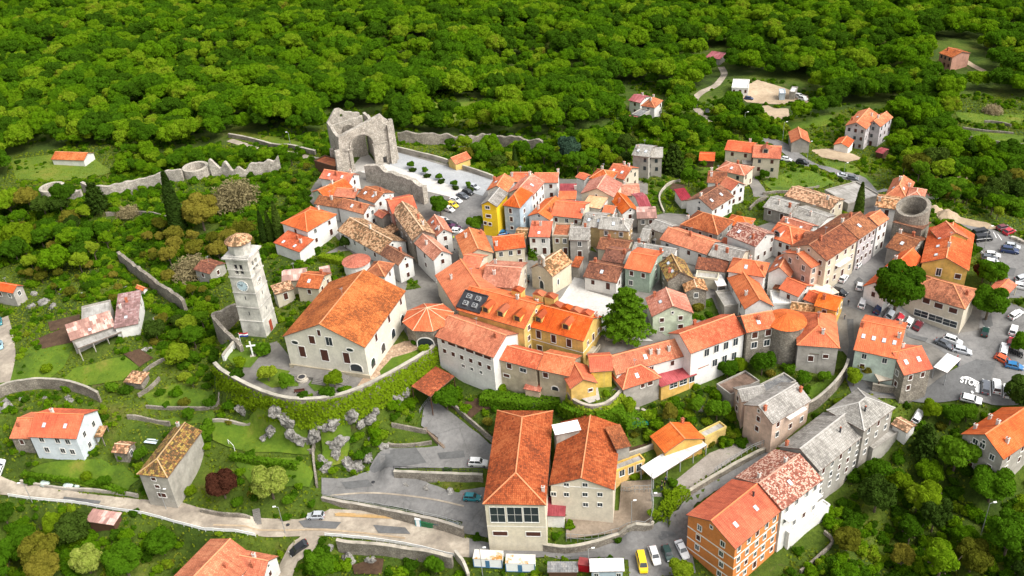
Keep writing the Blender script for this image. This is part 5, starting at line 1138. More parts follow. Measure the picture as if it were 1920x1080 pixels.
H('yellow ground floor room under a wide dark red sheet roof',(1239,726),(1307,702),(1285,673),3.8,'s','red','yellow',.9,win=[('f',1263,722,2.0,1.5,'g'),('f',1281,716,2.0,1.5,'g'),('f',1297,711,1.4,1.5,'g')],auto=False)
H('small white porch house with an orange lean-to roof by the school',(1310,691),(1332,682),(1320,663),4.4,'s','new','white',.8,fw=1)
r = H('long yellow palace with dormers, white gable and small balcony',(982,610),(1094,640),(1134,594),8.2,'g','new','yellow',3,dorm=[(.2,.14),(.66,.14)],name='palace',cat='palace',
  win=[('f',1010,627,1.2,2.2,'s'),('f',1038,635,1.2,2.2,'s'),('f',1067,643,1.2,2.2,'s'),('f',1012,652,1.3,1.4,'s'),('f',1040,660,1.3,1.4,'s'),('r',1112,632,.9,1.9,'s'),('r',1122,620,.7,1.2,'s'),('r',1102,643,.7,1.2,'s')],auto=False,band=[(3.6,.2)],chim=[(.03,.55,'w'),(.97,.75,'w')])
r = H('long orange roofed palace wing with a dark sunken roof terrace',(856,581),(983,617),(1010,560),8,'g','new','yellow',3.2,dorm=[(.40,.1),(.62,.1),(.86,.1)],fw=0,chim=[(.72,.5,'w')])
H('wide bare orange roof facing the church square',(815,516),(856,582),(950,540),7.6,'g','new','cream',3,fw=0,sw=0,chim=[(.3,.2,'w')])
H('pinkish orange roofed house behind the chapel with white chimneys',(900,536),(969,541),(962,490),7.6,'g','pnk','cream',2.2,chim=[(.3,.3,'w'),(.2,.7,'w')],fw=0)
H('short orange cross roof joining the big square-side roofs',(862,498),(898,503),(915,478),8,'g','org','cream',1.4,fw=0)
r = H('cream house with orange roof and chimney by the upper car park lane',(927,471),(986,464),(983,436),6.4,'g','org','cream',2,fw=3,chim=[(.1,.2,'w')],ws='s')
H('',(870,484),(926,474),(914,432),6.4,'G','org','cream',2,par=r,fw=0,chim=[(.3,.7,'w'),(.85,.8,'b')])
H('tall bright yellow tower-like house with grey gable roof',(900,384),(932,388),(952,362),10,'G','gry','bright',1.5,win=[('f',914,389,1.3,.9,'g'),('f',916,405,1.5,.9,'s'),('f',910,418,.9,1.0,'s'),('f',919,420,.9,.9,'s')],auto=False)
H('tall pale blue house with pyramid orange roof beside the yellow one',(942,385),(975,390),(998,362),10,'h','new','blue',2.8,win=[('f',957,395,.9,1.5,'s'),('f',959,411,.9,1.5,'s'),('f',960,427,.9,1,'s'),('r',983,395,.9,1.3,'s'),('r',983,412,.9,1.6,'s')],auto=False)
H('white long house with patched orange roof behind the pale blue one',(998,368),(1022,341),(986,325),9.4,'g','pnk','white',2.2,st=3,fw=4,sw=0)
H('orange red roofed house behind the tall bright yellow one',(912,357),(952,360),(958,336),8,'G','org','white',1.8,fw=0)
H('white house with wide orange roof and chimney at the back edge of town',(1000,343),(1046,343),(1043,324),8,'g','org','white',1.6,fw=2,chim=[(.97,.6,'w')])
H('low orange roof beside a chimney behind the pale blue house',(955,341),(993,341),(990,322),7,'g','org','white',1.4,fw=0,chim=[(.1,.3,'w')])
H('white house under a steep single orange roof in front of the pale blue house',(989,405),(1031,413),(1039,376),6,'G','new','white',1.6,fw=2,sw=0)
H('cream house with broad orange roof and three small windows',(1032,404),(1090,410),(1098,378),7,'g','new','cream',2,fw=3,st=1,chim=[(.97,.2,'w')])
r = H('ochre building with hipped grey roof and cream end wall',(1121,429),(1180,434),(1196,412),7.4,'gr','gry','ochre',2,fw=2,sw=2)
H('',(1090,424),(1132,428),(1150,400),6.6,'g','gry','ochre',1.8,par=r,fw=0)
H('narrow white house with orange single-slope roof and a flower balcony',(990,444),(1031,445),(1031,420),6.4,'s','new','white',1,sk=1,fw=2)
H('beige house with red-tiled roof terrace full of furniture',(1035,443),(1066,444),(1067,421),6.6,'f','age','beige',fw=2)
H('weathered stone house with grey roof beside the roof terrace',(1066,450),(1104,451),(1119,424),7,'g','gry','grey',1.6,fw=1,sw=2,ws='g')
H('big cream gabled house with speckled pinkish roof at the back of town',(1088,364),(1151,371),(1154,343),7,'G','pnk','cream',2.4,win=[('f',1118,366,.6,.6,'g'),('f',1138,378,1,1.3,'s')],auto=False)
H('house with peach coloured flat-pitched roof between orange roofs',(1090,386),(1126,392),(1134,370),5.4,'s','pch','white',.8,fw=0)
H('dark red sheet roof with white chimneys at the back of town',(1048,360),(1080,360),(1081,348),6.4,'s','red','white',.6,fw=0,chim=[(.95,.3,'w')])
H('little orange roof below the dark red sheet roof',(1046,374),(1080,374),(1080,362),5.6,'s','new','white',.7,auto=False)
H('orange house with cream end wall and garden tables by the trees',(1134,328),(1170,337),(1193,313),5,'g','org','cream',2,sw=2,fw=0)
H('orange house with hipped roof next to the cream end wall',(1104,334),(1144,340),(1150,321),6,'h','org','grey',1.8,auto=False,chim=[(.4,.6,'w')])
H('tiny orange roof alone in the shrubs behind the town',(1078,332),(1096,338),(1100,325),5,'g','new','white',.8,auto=False)
H('white gabled house with bright orange roof below the red corrugated one',(1166,402),(1199,396),(1184,365),5.4,'G','new','white',1.7,fw=1,sw=0)
H('house with wavy red corrugated roof above the vegetable gardens',(1199,390),(1221,387),(1205,361),5.2,'g','mag','white',1.2,auto=False)
H('old pink tiled roof with chimney beside the vegetable gardens',(1162,368),(1201,366),(1190,344),4.6,'g','pnk','grey',1.6,auto=False,chim=[(.3,.6,'w')])
H('faded pink lean-to roof among the narrow lanes',(1194,410),(1232,409),(1218,387),5,'g','rst','grey',1,st=1,fw=2)
# back and right outskirts
r = H('pale grey double house with grey roofs standing apart by the conifer',(1184,291),(1217,295),(1221,272),8,'g','gry','grey',1.6,fw=2,ws='g')
H('',(1218,296),(1243,296),(1245,276),7.6,'g','gry','grey',1.4,par=r,fw=1,ws='g')
H('dark timber shed with clean orange roof on the upper grass',(1310,301),(1340,302),(1341,285),3,'g','new','wood',.9,auto=False,name='shed',cat='shed')
r = H('large cream farmhouse with two orange roofs and a dormer by the far road',(1358,281),(1411,287),(1415,267),8,'g','new','cream',1.6,fw=2,sw=0,chim=[(.75,.8,'w')])
H('',(1410,295),(1464,298),(1464,273),7.6,'g','org','cream',2,par=r,dorm=[(.45,.2)],fw=2)
H('',(1392,308),(1411,308),(1408,297),4.6,'s','gry','cream',.5,par=r,auto=False)
H('cream house with faded pink roof below the large farmhouse',(1342,318),(1396,330),(1396,309),5.4,'h','pnk','cream',1.5,fw=2)
r = H('white house with chocolate brown roof and a red lean-to beside the gardens',(1336,394),(1377,368),(1336,345),5.2,'g','brn','white',2.4,fw=3,sw=1,ws='s')
H('',(1277,376),(1298,373),(1302,352),3.4,'s','red','white',.5,par=r,auto=False)
H('orange roofed white house stepping up behind the chocolate brown one',(1348,347),(1371,358),(1391,343),5.6,'g','org','white',1.8,fw=0,sw=2)
H('brown and orange roofed house above the stepping white houses',(1325,343),(1362,345),(1380,323),5.6,'g','brn','white',1.8,fw=0)
r = H('forest edge villa with brick red roof and pale walls',(1178,182),(1201,187),(1213,173),5.6,'g','mag','white',1.4,fw=1)
H('',(1201,197),(1228,201),(1241,187),5.4,'h','age','white',2,par=r,fw=1,sw=2)
H('low red roofed shed below the forest villa',(1163,228),(1186,231),(1193,220),2.8,'s','mag','grey',.5,auto=False,name='shed',cat='shed')
H('dark flat garage between the villa and the red shed',(1184,215),(1201,219),(1209,206),2.8,'f','sla','grey',auto=False,name='garage',cat='garage')
H('pale flat roofed yard building at the builders yard',(1372,165),(1403,166),(1404,150),3.6,'f','wht','white',fw=3,name='yard_building',cat='building')
H('small blue and white site cabin at the builders yard',(1462,175),(1473,175),(1473,167),3,'f','wht','blue',auto=False,name='site_cabin',cat='cabin')
H('grey open site shed on the right of the builders yard',(1480,172),(1491,173),(1492,163),3.4,'f','wht','grey',auto=False,name='site_shed',cat='shed')
H('pink roofed barn at the head of the forest track',(1322,107),(1350,111),(1351,100),3.4,'s','mag','grey',.8,auto=False,name='barn',cat='barn')
H('grey cottage with orange gable where the far road bends',(1483,268),(1520,268),(1514,247),4,'G','org','grey',2,auto=False,name='cottage',cat='cottage')
r = H('three-storey lilac white villa with stepped orange roofs in the far greenery',(1584,235),(1625,242),(1641,213),9,'G','org','lilac',2,fw=3,ws='g')
H('',(1624,232),(1651,238),(1658,216),8.4,'G','org','lilac',1.8,par=r,fw=1,ws='g')
H('white bungalow with small orange roof below the lilac villa',(1562,270),(1592,275),(1601,261),3.2,'G','org','white',1.2,auto=False,name='bungalow',cat='bungalow')
H('pink roofed garden shed below the lilac villa',(1641,284),(1656,288),(1664,278),2.4,'g','mag','wood',.6,auto=False,name='shed',cat='shed')
H('unfinished brick house with rusty roof alone in the forest',(1760,99),(1786,108),(1811,96),6.4,'g','age','salmon',1.6,fw=3,sw=0,ws='g')
# upper left cluster
r = H('white villa with hipped orange roof and side lean-to above the church',(576,435),(632,402),(590,382),7,'h','new','white',2.6,fw=2,sw=1)
H('',(512,455),(561,473),(580,452),3.8,'s','org','white',1.2,par=r,fw=0)
H('orange roofed house at the foot of the big ruin',(598,334),(654,343),(676,327),5.4,'g','org','white',1.6,fw=0,sw=1)
H('diagonal orange roof house with pale yellow gable near the ruin',(583,360),(612,373),(645,343),5.4,'G','org','green',1.8,fw=1)
H('orange roof set back beside the diagonal one',(624,368),(665,372),(677,354),5,'g','org','grey',1.4,auto=False,chim=[(.9,.4,'w')])
H('rust brown roofed house under the long ruined wall',(667,368),(702,381),(730,357),5,'g','age','white',1.6,fw=0)
H('brown tiled low house left of the brown and white one',(588,382),(632,390),(642,371),4.8,'g','brn','white',1.4,auto=False,chim=[(.6,.4,'w')])
H('brown roofed white house above the old tile barn roof',(632,389),(682,402),(706,386),5,'g','age','white',1.7,fw=0,sw=2)
H('salmon walled house with fresh orange roof beneath the ruined wall',(735,401),(783,391),(756,366),7.4,'g','new','salmon',1.8,fw=2,sw=1)
r = H('long low house with sandy mottled roof tiles above the church',(632,432),(712,477),(757,449),4.6,'g','old','white',2.4,fw=4,chim=[(.5,.5,'w')])
H('',(712,477),(747,498),(779,485),5.2,'g','brn','white',2,par=r,fw=0,sw=1)
H('tall stone house with a long ridge of sandy old tiles',(734,395),(773,451),(813,433),8,'g','old','stone',2.2,fw=4,sw=0)
H('white gabled house with pink tiles at the end of the sandy roof',(776,456),(812,489),(847,475),7.4,'g','pnk','white',2,fw=1,sw=1,ws='s',chim=[(.4,.3,'w')])
H('small white house with dusty pink roof facing the parked cars',(800,416),(817,444),(846,431),6,'g','pnk','white',1.8,fw=0,sw=1,ws='g')
r = H('cottage with rust orange hip roof directly behind the church',(682,515),(722,519),(733,494),6.6,'h','age','white',2.2,fw=0,sw=1)
H('low house with brown orange tiles touching the church roof',(554,538),(598,542),(630,512),4.6,'g','age','cream',1.6,fw=1,st=1)
H('cottage with mottled pink roof tiles near the bell tower',(528,529),(574,524),(590,500),4.6,'g','rst','cream',1.5,auto=False)
H('porch cottage with white wall and tile eave next to the bell tower',(516,553),(553,541),(560,524),4.2,'s','old','cream',.8,fw=1,st=1)
H('orange gabled cottage hidden by bushes outside the parking wall',(838,301),(854,309),(875,293),3.4,'G','org','yellow',1.6,auto=False)
H('rusted steel pavilion leaning against the ruin',(589,303),(628,315),(637,301),3.4,'f','cor','wood',auto=False,name='pavilion',cat='pavilion')
H('orange tiled kiosk terrace roof beside the right car park',(1880,563),(1908,534),(1880,515),3.2,'g','new','cream',.8,pill=True,name='kiosk',cat='kiosk')
H('white market canopy on posts beside the stone inn',(1750,688),(1776,699),(1796,672),2.6,'s','wht','glassy',.25,pill=True,name='canopy',cat='canopy')
H('double cream canopy of the inn terrace with a dark frame',(1648,715),(1691,709),(1680,690),3.0,'s','cvs','wood',.6,pill=True,name='canopy',cat='canopy')
H('cream cloth awning over the street cafe tables',(1540,560),(1574,548),(1549,522),2.8,'s','cvs','glassy',.4,pill=True,name='awning',cat='awning')
H('large orange tiled carport in front of the arched openings house',(803,714),(849,676),(817,659),2.8,'s','age','wood',.7,pill=True,name='carport',cat='carport')

# small low buildings that fill the lanes
H('small white tin awning roof by the turquoise shutters house',(1345,537),(1363,535),(1358,515),3,'s','wht','glassy',.3,pill=True,name='awning',cat='awning')
H('grey terrace annex with parapet in front of the long bent orange roof',(1358,576),(1389,572),(1380,543),3.2,'f','con','grey',auto=False,name='annex',cat='annex')
H('low beige outbuilding under the dark brown strip roof',(1304,521),(1346,525),(1346,513),2.8,'f','con','cream',auto=False,name='outbuilding',cat='outbuilding')
H('patched brown roof squeezed behind the orange roof by the lane',(964,446),(987,447),(985,426),5,'g','old','grey',1,auto=False)
H('narrow stone house with grey roof in the lane beside the ochre building',(1197,451),(1214,453),(1214,422),5.4,'g','gry','stone',1.2,fw=1)
H('dark brown roof beneath the magenta sheet roof',(1502,459),(1530,463),(1556,438),6,'g','brn','cream',1.4,auto=False)
H('tiny brown roof between the orange gabled house and the cafe roof',(1448,541),(1463,545),(1471,523),3.6,'s','brn','cream',.5,auto=False)
H('small orange roof wedged between chapel lane and cream house',(1070,500),(1086,502),(1090,484),3.6,'s','age','grey',.5,auto=False)
H('low pinkish roof annex leaning on the broad rusty roof',(1265,437),(1281,440),(1286,424),4,'s','pnk','white',.5,auto=False)
H('orange lean-to between the terrace house and the two skylights roof',(1345,462),(1362,466),(1366,450),3.8,'s','org','white',.6,auto=False)
H('small hip-roofed orange annex above the white extension',(1410,560),(1430,566),(1444,546),3.6,'s','org','white',.6,auto=False) if False else None
H('little orange roof below the wide pink-tiled back house',(1128,398),(1150,401),(1156,386),5.2,'g','new','white',1,auto=False)
H('small faded roof between the mottled cottages and the church apse',(602,520),(622,516),(628,498),3.6,'s','rst','cream',.5,auto=False)
H('small orange roofed shed in the walled lot below the ruin wall',(700,402),(716,410),(728,396),3.6,'g','org','grey',.8,auto=False)
H('stone outhouse with old tiles below the salmon walled house',(716,430),(732,440),(742,424),3.4,'s','old','stone',.6,auto=False,name='outhouse',cat='outhouse')
# ------------------------------------------------------------------ cars
M_CARG = paint('car_glass', (0.02, 0.025, 0.03)); M_LAMP = plain('lamp_glass', (0.6, 0.6, 0.58), .3); M_RED = plain('tail_light', (0.3, 0.01, 0.01), .3)
CARP = {'white': (0.75,0.75,0.75), 'silver': (0.42,0.44,0.47), 'black': (0.012,0.013,0.016), 'grey': (0.10,0.11,0.13), 'blue': (0.03,0.16,0.36), 'navy': (0.012,0.03,0.10), 'red': (0.42,0.015,0.03), 'teal': (0.01,0.20,0.24), 'green': (0.012,0.045,0.035), 'yellow': (0.85,0.55,0.01), 'orange': (0.65,0.09,0.02), 'maroon': (0.13,0.01,0.02), 'ice': (0.3,0.5,0.6), 'purple': (0.09,0.02,0.07)}
CARM = {}
SH = {  # length, width, belt height, roof height, cabin (x front base, x front top, x rear top, x rear base), hood height
 'hatch': (4.0,1.72,.92,1.46,(.95,.35,-1.45,-1.85),.80), 'suv': (4.5,1.85,1.05,1.68,(1.0,.45,-1.75,-2.12),.98), 'sedan': (4.5,1.78,.90,1.43,(1.0,.35,-1.0,-1.6),.80),
 'estate': (4.6,1.8,.94,1.50,(1.05,.45,-1.75,-2.15),.82), 'van': (4.9,1.9,1.15,1.95,(1.75,1.15,-2.2,-2.35),1.05)}
def car_meshes(kind, col):
    k = (kind, col)
    if k in CARM: return CARM[k]
    L, W, zb, zr, (a, b, c, d), hd = SH[kind]; pm = paint('car_paint_' + col, CARP[col]); w2 = W/2
    mb = MB(); X = [L/2, L/2-.12, L/2-.7, a, 0, d, -L/2+.1, -L/2]; T = [.55, hd-.14, hd, zb, zb+.01, zb, zb-.03, .6]; Bq = [.3,.2,.2,.2,.2,.2,.22,.35]; Wd = [w2*.78, w2*.9, w2*.97, w2, w2, w2, w2*.95, w2*.88]
    rings = []
    for x, t, q, ww in zip(X, T, Bq, Wd): rings.append([(x,-ww*.94,q),(x,-ww,(q+t)/2),(x,-ww*.97,t-.08),(x,-ww*.86,t),(x,ww*.86,t),(x,ww*.97,t-.08),(x,ww,(q+t)/2),(x,ww*.94,q)])
    for i in range(len(rings)-1):
        for j in range(8):
            mb.face([rings[i][j], rings[i][(j+1)%8], rings[i+1][(j+1)%8], rings[i+1][j]])
    mb.face(rings[0][::-1]); mb.face(rings[-1])
    wt = w2*.74     # roof and pillars in body colour
    mb.box(c, b, -wt, wt, zr-.05, zr); 
    for s in (-1, 1):
        for (p, q) in ((a, b), (d, c), ((a+d)/2-.1, (b+c)/2-.1)): mb.bar((p, s*w2*.90, zb-.02), (q, s*wt*.97, zr-.03), .09, .09)
    body = mb.mesh('body', [pm])
    mb = MB(); wb = w2*.86; wq = wt*.96
    P = [(a-.02,-wb,zb-.02),(a-.02,wb,zb-.02),(d+.02,wb,zb-.02),(d+.02,-wb,zb-.02)]; Q = [(b,-wq,zr-.04),(b,wq,zr-.04),(c,wq,zr-.04),(c,-wq,zr-.04)]
    for i in range(4): mb.face([P[i], P[(i+1)%4], Q[(i+1)%4], Q[i]])
    glass = mb.mesh('window', [M_CARG])
    mb = MB(); n = 12
    for s in (-.09, .09): mb.face([(.32*math.cos(2*math.pi*i/n), s, .32*math.sin(2*math.pi*i/n)) for i in range(n)][::(1 if s < 0 else -1)])
    for i in range(n):
        p, q = 2*math.pi*i/n, 2*math.pi*(i+1)/n; mb.face([(.32*math.cos(p),-.09,.32*math.sin(p)),(.32*math.cos(p),.09,.32*math.sin(p)),(.32*math.cos(q),.09,.32*math.sin(q)),(.32*math.cos(q),-.09,.32*math.sin(q))])
    mb.box(-.13,.13,-.1,.1,-.13,.13,1)
    wheel = mb.mesh('wheel', [M_TYRE, M_METAL])
    mb = MB(); mb.box(L/2-.2, L/2-.06, -.2, .2, -.08, .08); lamp = mb.mesh('headlight', [M_LAMP]); mb = MB(); mb.box(-.05, .06, -.14, .14, -.12, .12); tail = mb.mesh('tail_light', [M_RED])
    CARM[k] = (body, glass, wheel, lamp, tail); return CARM[k]
ANG = []
def car(lbl, px, py, dx, dy, col, kind='hatch', lift=0.0):
    P = g(px, py); Q = g(px+dx*8, py+dy*8); a = math.atan2(Q.y-P.y, Q.x-P.x)
    body, glass, wheel, lamp, tail = car_meshes(kind, col); L, W = SH[kind][:2]
    z = float(hz(np.array(P.x), np.array(P.y)))
    def zz(t, s): X, Y = P.x+math.cos(a)*t-math.sin(a)*s, P.y+math.sin(a)*t+math.cos(a)*s; return float(hz(np.array(X), np.array(Y)))
    pitch = math.atan2(zz(-1.4,0)-zz(1.4,0), 2.8); roll = math.atan2(zz(0,.8)-zz(0,-.8), 1.6)
    root = bpy.data.objects.new('parked_car', None); COL.objects.link(root); root.location = (P.x, P.y, (zz(1.4,0)+zz(-1.4,0))/2+.16+lift)
    root.rotation_euler = (Matrix.Rotation(a, 4, 'Z') @ Matrix.Rotation(pitch, 4, 'Y') @ Matrix.Rotation(roll, 4, 'X')).to_euler()
    tag(root, lbl, 'van' if kind == 'van' else 'car', 'cars parked in and around the town')
    link('body', body, root); link('window', glass, root)
    for sx in (L*.31, -L*.31):
        for sy in (-W/2+.08, W/2-.08): link('wheel', wheel, root, loc=(sx, sy, .32))
    for sy in (-W*.32, W*.32): link('headlight', lamp, root, loc=(0, sy, .62)); link('tail_light', tail, root, loc=(-L/2, sy, .75))
    FOOT.append((P.x, P.y, 2.2))
CARS = [
 ('white off-roader on the upper level beside the big hall',897,872,1,.05,'white','suv'),('teal hatchback against the wall of the big hall',886,937,1,.06,'teal','hatch'),
 ('silver estate car parked alone on the dusty lower road',593,971,-1,.02,'silver','hatch'),('black estate on the side drive above the orange gabled house',562,1029,-.75,.6,'black','estate'),
 ('white car cut by the left picture edge on the lower road',2,878,.3,-1,'white','hatch'),('bright yellow van parked nose down by the roadside',1203,1060,.22,1,'yellow','van'),
 ('white estate beside the yellow van',1227,1046,.35,1,'white','estate'),('dark green hatchback between two white cars',1252,1042,.42,1,'green','hatch'),('white car with black roof at the end of the roadside row',1279,1034,.5,1,'white','sedan'),
 ('light blue car on the driveway at the left edge',2,652,.1,1,'ice','hatch'),('teal blue car further up the left driveway',0,608,.1,1,'teal','hatch'),
 ('white hatchback in the narrow street below the balcony',1581,526,.6,-.75,'white','hatch'),('white car parked against the long wedge building',1611,541,.2,-1,'white','hatch'),
 ('white car at the head of the row near the chestnut tree',1616,572,.35,-.9,'white','hatch'),('navy blue car second in the row near the chestnut tree',1644,582,.4,-.9,'navy','hatch'),
 ('silver off-roader third in the row near the chestnut tree',1666,591,.5,-.8,'silver','suv'),('red car fourth in the row, under the chestnut tree',1684,600,.5,-.8,'red','hatch'),
 ('small white car fifth in the row behind the inn',1702,607,.5,-.8,'white','hatch'),('dark maroon car last in the row behind the inn',1720,614,.5,-.7,'maroon','hatch'),
 ('white hatchback at the far end of the narrow street',1607,501,.6,-.7,'white','hatch'),('black car in front of the cafe awning',1574,552,1,.3,'black','hatch'),
 ('dark grey saloon beside the inn gable',1769,649,1,.5,'grey','sedan'),('long white off-roader behind the dark grey saloon',1785,643,1,.35,'white','suv'),('silver estate in front of the white market canopy',1802,661,1,.25,'silver','estate'),
 ('dark green car in the junction by the flower island',1846,626,.25,-1,'green','hatch'),('white hatchback in the kerbside row, nearest the kiosk',1899,623,.35,-1,'white','hatch'),
 ('red hatchback in the kerbside row',1894,646,.35,-1,'red','hatch'),('white off-roader in the kerbside row below the red car',1880,660,.25,-1,'white','suv'),('orange red hatchback on the kerb by the motorbikes',1880,678,1,.5,'orange','hatch'),
 ('blue pickup below the orange red hatchback',1900,690,1,.2,'blue','hatch'),('black estate beside the STOP lettering',1846,729,.05,-1,'grey','estate'),('white off-roader beside the black estate at the junction',1867,728,-.05,-1,'white','suv'),
 ('white hatchback near the bare tree trunk',1887,736,0,-1,'white','hatch'),('white off-roader below the STOP lettering',1820,751,1,.25,'white','suv'),('white car behind the mottled garage roof',1719,785,.5,-.9,'white','estate'),
 ('white car passing by the right car park kiosk',1904,593,1,-.6,'white','hatch'),('black van with roof boxes in the upper right car park',1838,441,1,-.2,'black','van'),('second black van just below the first one',1842,451,1,-.1,'black','van'),
 ('dark red car by the row of stone blocks',1880,431,1,-.2,'maroon','hatch'),('bright red car by the row of stone blocks',1891,438,1,-.4,'red','hatch'),
 ('dark blue off-roader in the middle of the upper right car park',1892,474,1,.15,'navy','suv'),('silver car behind the dark blue off-roader',1897,466,1,.15,'silver','hatch'),
 ('white car first in the stack above the dark tree',1860,482,1,.1,'white','hatch'),('grey car second in the stack above the dark tree',1854,488,1,.1,'grey','hatch'),('white car third in the stack above the dark tree',1860,496,1,.2,'white','hatch'),
 ('white car beside the orange tiled kiosk',1913,541,1,.2,'white','hatch'),('silver car at the right edge above the kiosk',1916,525,1,-.3,'silver','hatch'),
 ('white car hidden in the trees right of the round tower',1865,390,1,.1,'white','estate'),('pale blue car at the right edge among the trees',1915,393,.3,-1,'ice','hatch'),
 ('dark blue saloon at the ruin car park',868,371,1,.35,'grey','sedan'),('black hatchback just behind the dark blue saloon',878,364,1,.3,'black','hatch'),('silver car beneath the last forecourt tree',889,354,1,.3,'silver','hatch'),
 ('white saloon between the yellow and dark blue cars',855,379,1,.35,'white','sedan'),('small bright yellow car at the ruin car park',849,388,1,.35,'yellow','hatch'),('white car beside the round green tree and yellow car',842,396,1,.35,'white','hatch'),
 ('white car first in the lane row by the dusty pink roof',832,417,1,.2,'white','hatch'),('black car second in the lane row',844,423,1,.15,'black','sedan'),('purple car third in the lane row',852,430,1,.15,'purple','sedan'),('white and blue car last in the lane row',858,437,1,.1,'white','hatch'),
 ('bright blue car below the yellow tower-like house',943,441,1,-.2,'blue','hatch'),('dark green car beside the chapel front',987,526,.05,-1,'green','hatch'),
 ('white car beside the cream farmhouse on the far road',1474,302,1,.15,'white','hatch'),('black off-roader driving on the far road',1504,308,1,.2,'black','suv'),('silver saloon on the far road near the grey slab roof',1580,333,1,.15,'silver','sedan'),('grey green car following on the far road',1598,337,1,.15,'grey','hatch'),
 ('dark car in the builders yard',1404,187,1,.1,'navy','hatch'),('black car at the fork of the forest track',1326,212,.3,1,'black','hatch'),('white truck cab at the end of the builders yard',1506,189,1,.2,'white','van'),('second white lorry in the builders yard',1497,184,1,.2,'white','van'),
]
for c_ in CARS: car(*c_)
# ------------------------------------------------------------------ street furniture and small things
def lamp_post(lbl, px, py, h=6.0, ax=1.0, mat=None):
    P = g(px, py); mb = MB(); mb.cyl((0,0), .09, -.3, h, 8, r2=.06)
    root = link('street_lamp', None, loc=tuple(P)); tag(root, lbl, 'street lamp', 'street lamps')
    link('pole', mb.mesh('pole', [mat or M_METAL]), root); mb = MB(); mb.bar((0,0,h-.05), (ax,0,h+.25), .08); link('arm', mb.mesh('arm', [mat or M_METAL]), root)
    mb = MB(); mb.box(ax-.15, ax+.5, -.15, .15, h+.17, h+.32); link('lamp_head', mb.mesh('lamp_head', [M_WHITE]), root)
for a_ in [('street lamp at the left bend of the lower road',62,945,6.5,-1.2),('street lamp standing before the whitewashed barn end',312,955,6.0,1),('tall leaning street lamp by the silver estate car',535,1000,8,-1),
  ('lamp between the first container and the road',905,1079,8,.8),('lamp beside the white kiosk roof',1104,1068,6,.8),('lamp at the big hall corner',1018,1020,8,-.8),('first white lamp of the playground fence',1221,940,8,.5),
  ('second white lamp of the playground fence',1222,972,7,.5),('lamp in the middle of the playground',1184,985,7,.5),('green lamp above the shrubs before the far road',1467,267,8,.8),('lamp at the grassy corner of the far road',1513,300,7,.8),
  ('lamp in the bushes below the builders yard',1395,248,8,.8),('lamp beside the silver saloon on the far road',1580,342,7,.6),('green lamp at the woodland steps',1839,1003,9,.8),('lamp by the dirt path to the ruin',546,277,6,-.8),('lamp in the upper right car park',1843,475,8,.6)]: lamp_post(*a_)
def railing(lbl, pts, h=1.0, mat=None, zt=None, solid=False, step=2.0, lift=0.0, name='railing', two=True):
    P = [Vector(at(x, y, zt)) if zt is not None else Vector(g(x, y)) for x, y in pts]; Q = arc_pts(P, 4); L = []
    for i in range(len(Q)-1):
        k = max(1, int((Q[i+1]-Q[i]).length/step))
        for j in range(k): L.append(Q[i].lerp(Q[i+1], j/k))
    L.append(Q[-1])
    L = [Vector((q.x, q.y, (zt if zt is not None else float(hz(np.array(q.x), np.array(q.y)))+lift))) for q in L]
    root = link(name, None, loc=tuple(L[0])); tag(root, lbl, name); o0 = L[0]
    mb = MB()
    for i in range(len(L)-1):
        for hh in ((h, h*.5) if two else (h,)): mb.bar(L[i]-o0+Vector((0,0,hh)), L[i+1]-o0+Vector((0,0,hh)), .07 if not solid else .1, .09 if not solid else .3)
    link('rail', mb.mesh('rail', [mat or M_METAL]), root)
    pm = MB(); pm.box(-.05,.05,-.05,.05,-.4,h); pme = pm.mesh('post', [mat or M_METAL])
    for q in L[:100]: link('post', pme, root, loc=tuple(q-o0))
railing('white metal guard rail along the outer edge of the lower road', [(17,932),(92,941),(150,947),(212,958),(264,965),(345,986),(400,997),(480,1007)], 1.0, M_WHITE, solid=True, step=3)
railing('second white guard rail, from the side drive to the containers', [(610,1006),(680,1012),(730,1019),(775,1027),(852,1045)], 1.0, M_WHITE, solid=True, step=3)
railing('dark railing on the wall between the two parking levels', [(738,880),(800,883),(860,885),(905,887)], 1.0, M_DARK, zt=6.0)
railing('thin railing on the rubble wall of the car yard', [(606,931),(700,948),(820,972),(865,987)], 1.0, M_METAL, zt=3.0, step=3)
railing('mesh fence around the playground yard', [(1062,1015),(1110,1018),(1160,1005),(1220,986),(1222,930),(1222,905)], 2.4, M_METAL, step=3)
railing('mesh fence across the upper playground', [(1165,925),(1190,924),(1222,922)], 2.0, M_METAL, step=2)
railing('fence on top of the alley wall', [(1340,885),(1370,866),(1410,842),(1436,832)], 1.2, M_METAL, zt=9.2, step=2)
railing('pale stone balustrade below the cedar', [(1132,630),(1160,632),(1185,634),(1204,628)], 1.0, M_COPE, step=.8, name='balustrade')
railing('lower pale stone balustrade by the palace gable', [(1135,640),(1160,643),(1187,645)], 1.0, M_COPE, step=.8, name='balustrade')
railing('metal handrail beside the ramp steps', [(787,775),(797,760),(808,748)], 1.0, M_METAL)
def steps(lbl, a, b, w_, n, mat=None):
    A = g(*a); B = g(*b); d = Vector((B.x-A.x, B.y-A.y)); L = d.length; d.normalize(); s = Vector((-d.y, d.x))*w_/2; mb = MB()
    for i in range(n):
        t0, t1 = L*i/n, L*(i+1)/n; z1 = A.z+(B.z-A.z)*(i+1)/n+.15; p, q = d*t0, d*(t1+.02)
        mb.obox(((p.x+q.x)/2, (p.y+q.y)/2, z1-A.z-.5), Vector((d.x, d.y, 0))*(t1-t0)/2, Vector((s.x, s.y, 0)), Vector((0,0,.5)))
    tag(link('stone_steps', mb.mesh('stone_steps', [mat or M_TOWN]), loc=tuple(A)), lbl, 'steps'); FOOT.append(((A.x+B.x)/2, (A.y+B.y)/2, 3))
